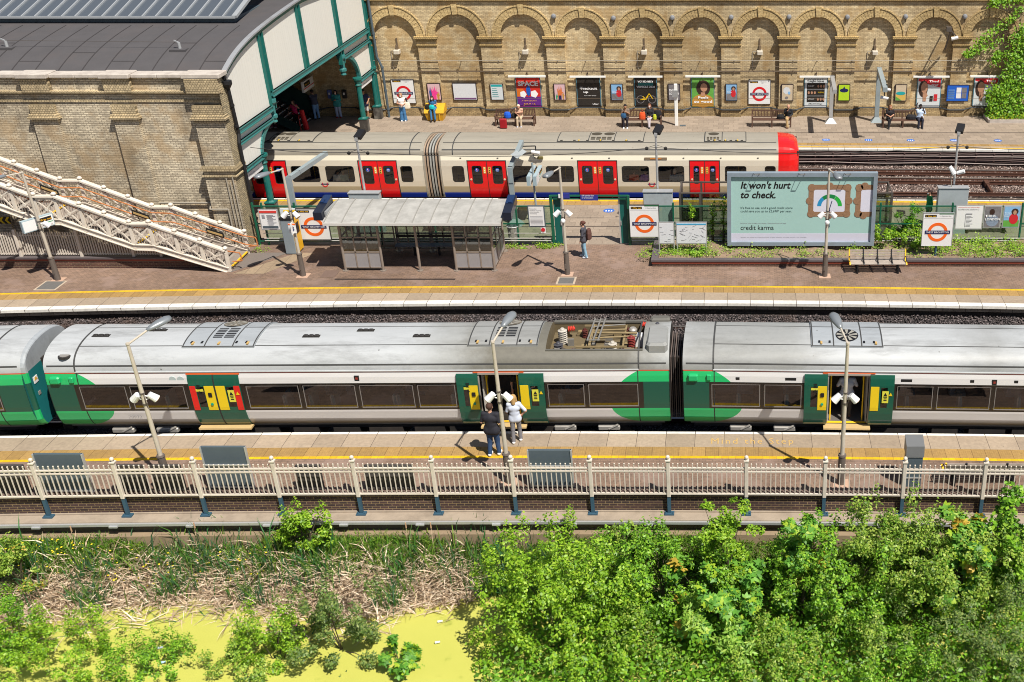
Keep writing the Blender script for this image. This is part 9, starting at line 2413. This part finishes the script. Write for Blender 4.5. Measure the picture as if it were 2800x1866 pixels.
S_('leafy_bush', 620, 1760, 1990, 230, 22.0, 2800, .055, 'fine', 'small pale bush at the bottom edge left of the bright green one', seed=18, clump=.2)
S_('leafy_bush', 390, 1765, 1990, 260, 22.0, 5600, .055, 'mid', 'small mid green bush at the bottom edge of the open pond', seed=19, clump=.2)
S_('leafy_bush', 110, 1735, 1990, 420, 22.0, 12000, .055, 'lime', 'yellow-green bush in the bottom left corner', seed=20, clump=.22)
S_('leafy_bush', 10, 1640, 1900, 120, 22.6, 2200, .06, 'mid', 'dark green bush at the left edge beside the duckweed', seed=21, clump=.22)
S_('leafy_bush', 10, 1470, 1660, 130, 24.6, 1800, .06, 'fine', 'pale tangled bush at the left edge below the trunking', seed=22, clump=.22, tips=.3)
S_('maple_sapling', 1085, 1770, 1900, 150, 22.0, 700, .12, 'maple', 'small maple sapling at the bottom edge between pond and rounded bush', 'tree', lobes=3, seed=23, aspect=.5, clump=.22)
S_('weedy_stem', 1557, 1392, 1470, 26, 25.9, 110, .06, 'lime', 'thin weed with a tuft of leaves rising past the ledge', 'weed', seed=24, ground=-1.6, clump=.07, nclump=5, depth=.08)
S_('weedy_stem', 1700, 1405, 1480, 70, 25.9, 260, .055, 'fine', 'loose weed rising past the ledge right of the thin tuft', 'weed', seed=25, ground=-1.6, clump=.1, nclump=12, depth=.15)
for i, (px, pt, pw, pl, lb) in enumerate(((1640, 1760, 330, 'lime', 'low bright bush at the bottom edge below the rounded bush'), (2060, 1770, 260, 'fine', 'low pale bush at the bottom edge below the long-leaved bush'), (2450, 1745, 330, 'mid', 'low mid green bush at the bottom edge near the right corner'), (2760, 1730, 220, 'grey', 'grey-green bush in the bottom right corner of the picture'))):
 S_('leafy_bush', px, pt, 2000, pw, 21.5, 2600, .06, pl, lb, seed=70+i, clump=.24, group='bushes along the pond')
# middle platform weeds, shrub and climbers
S_('round_shrub', 2470, 565, 655, 95, 46.9, 1500, .075, 'mid', 'round dark green shrub behind the green fence beside the billboard', seed=30, ground=.0, clump=.22, depth=.6)
S_('leafy_bush', 2460, 625, 690, 150, 45.0, 1600, .085, 'lime', 'bright green bush in the planter between billboard and station sign', seed=31, ground=.2, clump=.22, depth=.5)
S_('leafy_bush', 1905, 680, 708, 60, 44.4, 420, .08, 'mid', 'small dark green bush below the street map board', seed=32, ground=.2, clump=.14, depth=.25)
for i, (px, lb) in enumerate(((1948, 'right of the street map board'), (1978, 'beside the billboard frame'), (1890, 'above the street map board'))):
 S_('climber', px, 560 if px != 1890 else 556, 665 if px != 1890 else 600, 12, 45.7, 130, .085, 'lime', 'thin climbing plant on the green fence %s' % lb, 'climber', seed=40+i, ground=.2, clump=.09, nclump=12, depth=.05)
def weeds(xr, yr, n, size, seed, label, z0, pal='fine', zh=.2):
 g = np.random.default_rng(seed); k = max(6, n//26); cx_ = g.uniform(*xr, k); cy_ = g.uniform(*yr, k); q = g.integers(0, k, n); hh = zh*g.uniform(.3, 1.3, k)
 C = np.stack([cx_[q]+g.normal(0, .13, n), cy_[q]+g.normal(0, .10, n), z0+np.abs(g.normal(0, .6, n))*hh[q]], 1); C[:, 1] = np.clip(C[:, 1], yr[0], yr[1])
 return quads_object('weeds', leaves(C, np.array([0, -.3, 1.0]), size, g), LM[pal], g.integers(0, 4, n), label=label, cat='weeds', kind='stuff')
weeds((px0+.4, 15), (43.75, 45.6), 5200, .075, 50, 'scattered green and yellowish weeds in the dry planter soil', .24)
weeds((8.0, 15.3), (43.9, 45.7), 4200, .08, 51, 'denser weeds at the right end of the planter', .26, 'lime', .3)
weeds((-4.2, -1.2), (43.8, 45.4), 1400, .07, 52, 'grassy weeds below the map boards', .24, 'lime', .15)
weeds((V(1390,675,45.6).x, V(1528,675,45.6).x), (45.35, 45.75), 520, .08, 53, 'bright weeds at the foot of the fence left of the gateway', .0, 'lime', .16)
weeds((-21.3, -20.6), (44.9, 45.4), 90, .07, 54, 'little weed tuft at the foot of the staircase', .0, 'lime', .2)
# ivy on the arcade wall
g = np.random.default_rng(60); paths = [((2800,20),(2760,60),(2700,95),(2655,135)), ((2800,0),(2740,5),(2710,8)), ((2800,90),(2740,110),(2690,130),(2665,145),(2640,150)), ((2800,150),(2730,150),(2715,170)), ((2800,230),(2740,240),(2720,290))]
C = []
for _ in range(1500):
 P = paths[g.integers(0, 5)]; i = g.integers(0, len(P)-1); f = g.random(); q = V(P[i][0]+(P[i+1][0]-P[i][0])*f+g.normal(0, 5), P[i][1]+(P[i+1][1]-P[i][1])*f+g.normal(0, 6), 66.6); C.append((q.x, 66.75-g.uniform(0, .25), q.z))
for _ in range(5200):
 px, py = g.uniform(2695, 2830), g.uniform(60, 330);
 if px < 2800-(py-60)*.42+g.normal(0, 10) and py < 230: continue
 if px < 2712 and py < 240: continue
 q = V(px, min(py, 318), 66.5); C.append((q.x, 66.7-g.uniform(0, .9)*(.3+.7*min(1, (py-60)/200)), q.z))
C = np.array(C); t = thing('ivy', (float(C[:, 0].mean()), 66.5, 0), 'bright green creeper spreading over the right end of the arcade wall', 'ivy')
quads_object('foliage', leaves(C, np.array([0, -1.0, .6]), .14, g, 1, .85), LM['lime'][:2]+LM['mid'][:2], g.integers(0, 4, len(C)), parent=t)
m = MB(); rr = random.Random(9)
for k in range(34):
 x, z = V(2780, 150, YW).x+rr.uniform(-.5,.5), rr.uniform(4.2, 6.5); pp = [Vector((x, YW-.03, z))]; a = rr.uniform(1.7, 4.4)
 for j in range(7): a += rr.uniform(-.4, .4); pp.append(pp[-1]+Vector((math.cos(a)*.28, 0, math.sin(a)*.16)))
 m.path(pp, .009, 4)
m.build('bare_stems', [M('dry_stem', (.10,.06,.04), .9)], t)
gA, gB = G(2690, 320), G(2705, 337); t = thing('wall_planter', (gB.x+2, gB.y, 0), 'low stone-edged bed of yellow flowers at the foot of the ivy', 'planter')
m = MB(); m.slab_xy([(gA.x, 66.9), (gB.x, gB.y), (gB.x+6, gB.y), (gB.x+6, 66.9)], 0, .14); m.build('bed', [soil], t); m = MB(); m.bar((gA.x, 66.8, .1), (gB.x, gB.y, .1), .1, .2).bar((gB.x, gB.y, .1), (gB.x+6, gB.y, .1), .1, .2); m.build('edging', [mat_coping], t)
g = np.random.default_rng(61); n = 1600; C = np.stack([g.uniform(gA.x+.2, gB.x+4, n), g.uniform(gB.y+.15, 66.7, n), .15+np.abs(g.normal(0, .18, n))], 1); quads_object('bed_foliage', leaves(C, np.array([0, -.5, 1.0]), .09, g), LM['lime'][:2]+[LM['mid'][0], LEAF('yellow_flower', (.6,.5,.03))], g.integers(0, 4, n), parent=t)
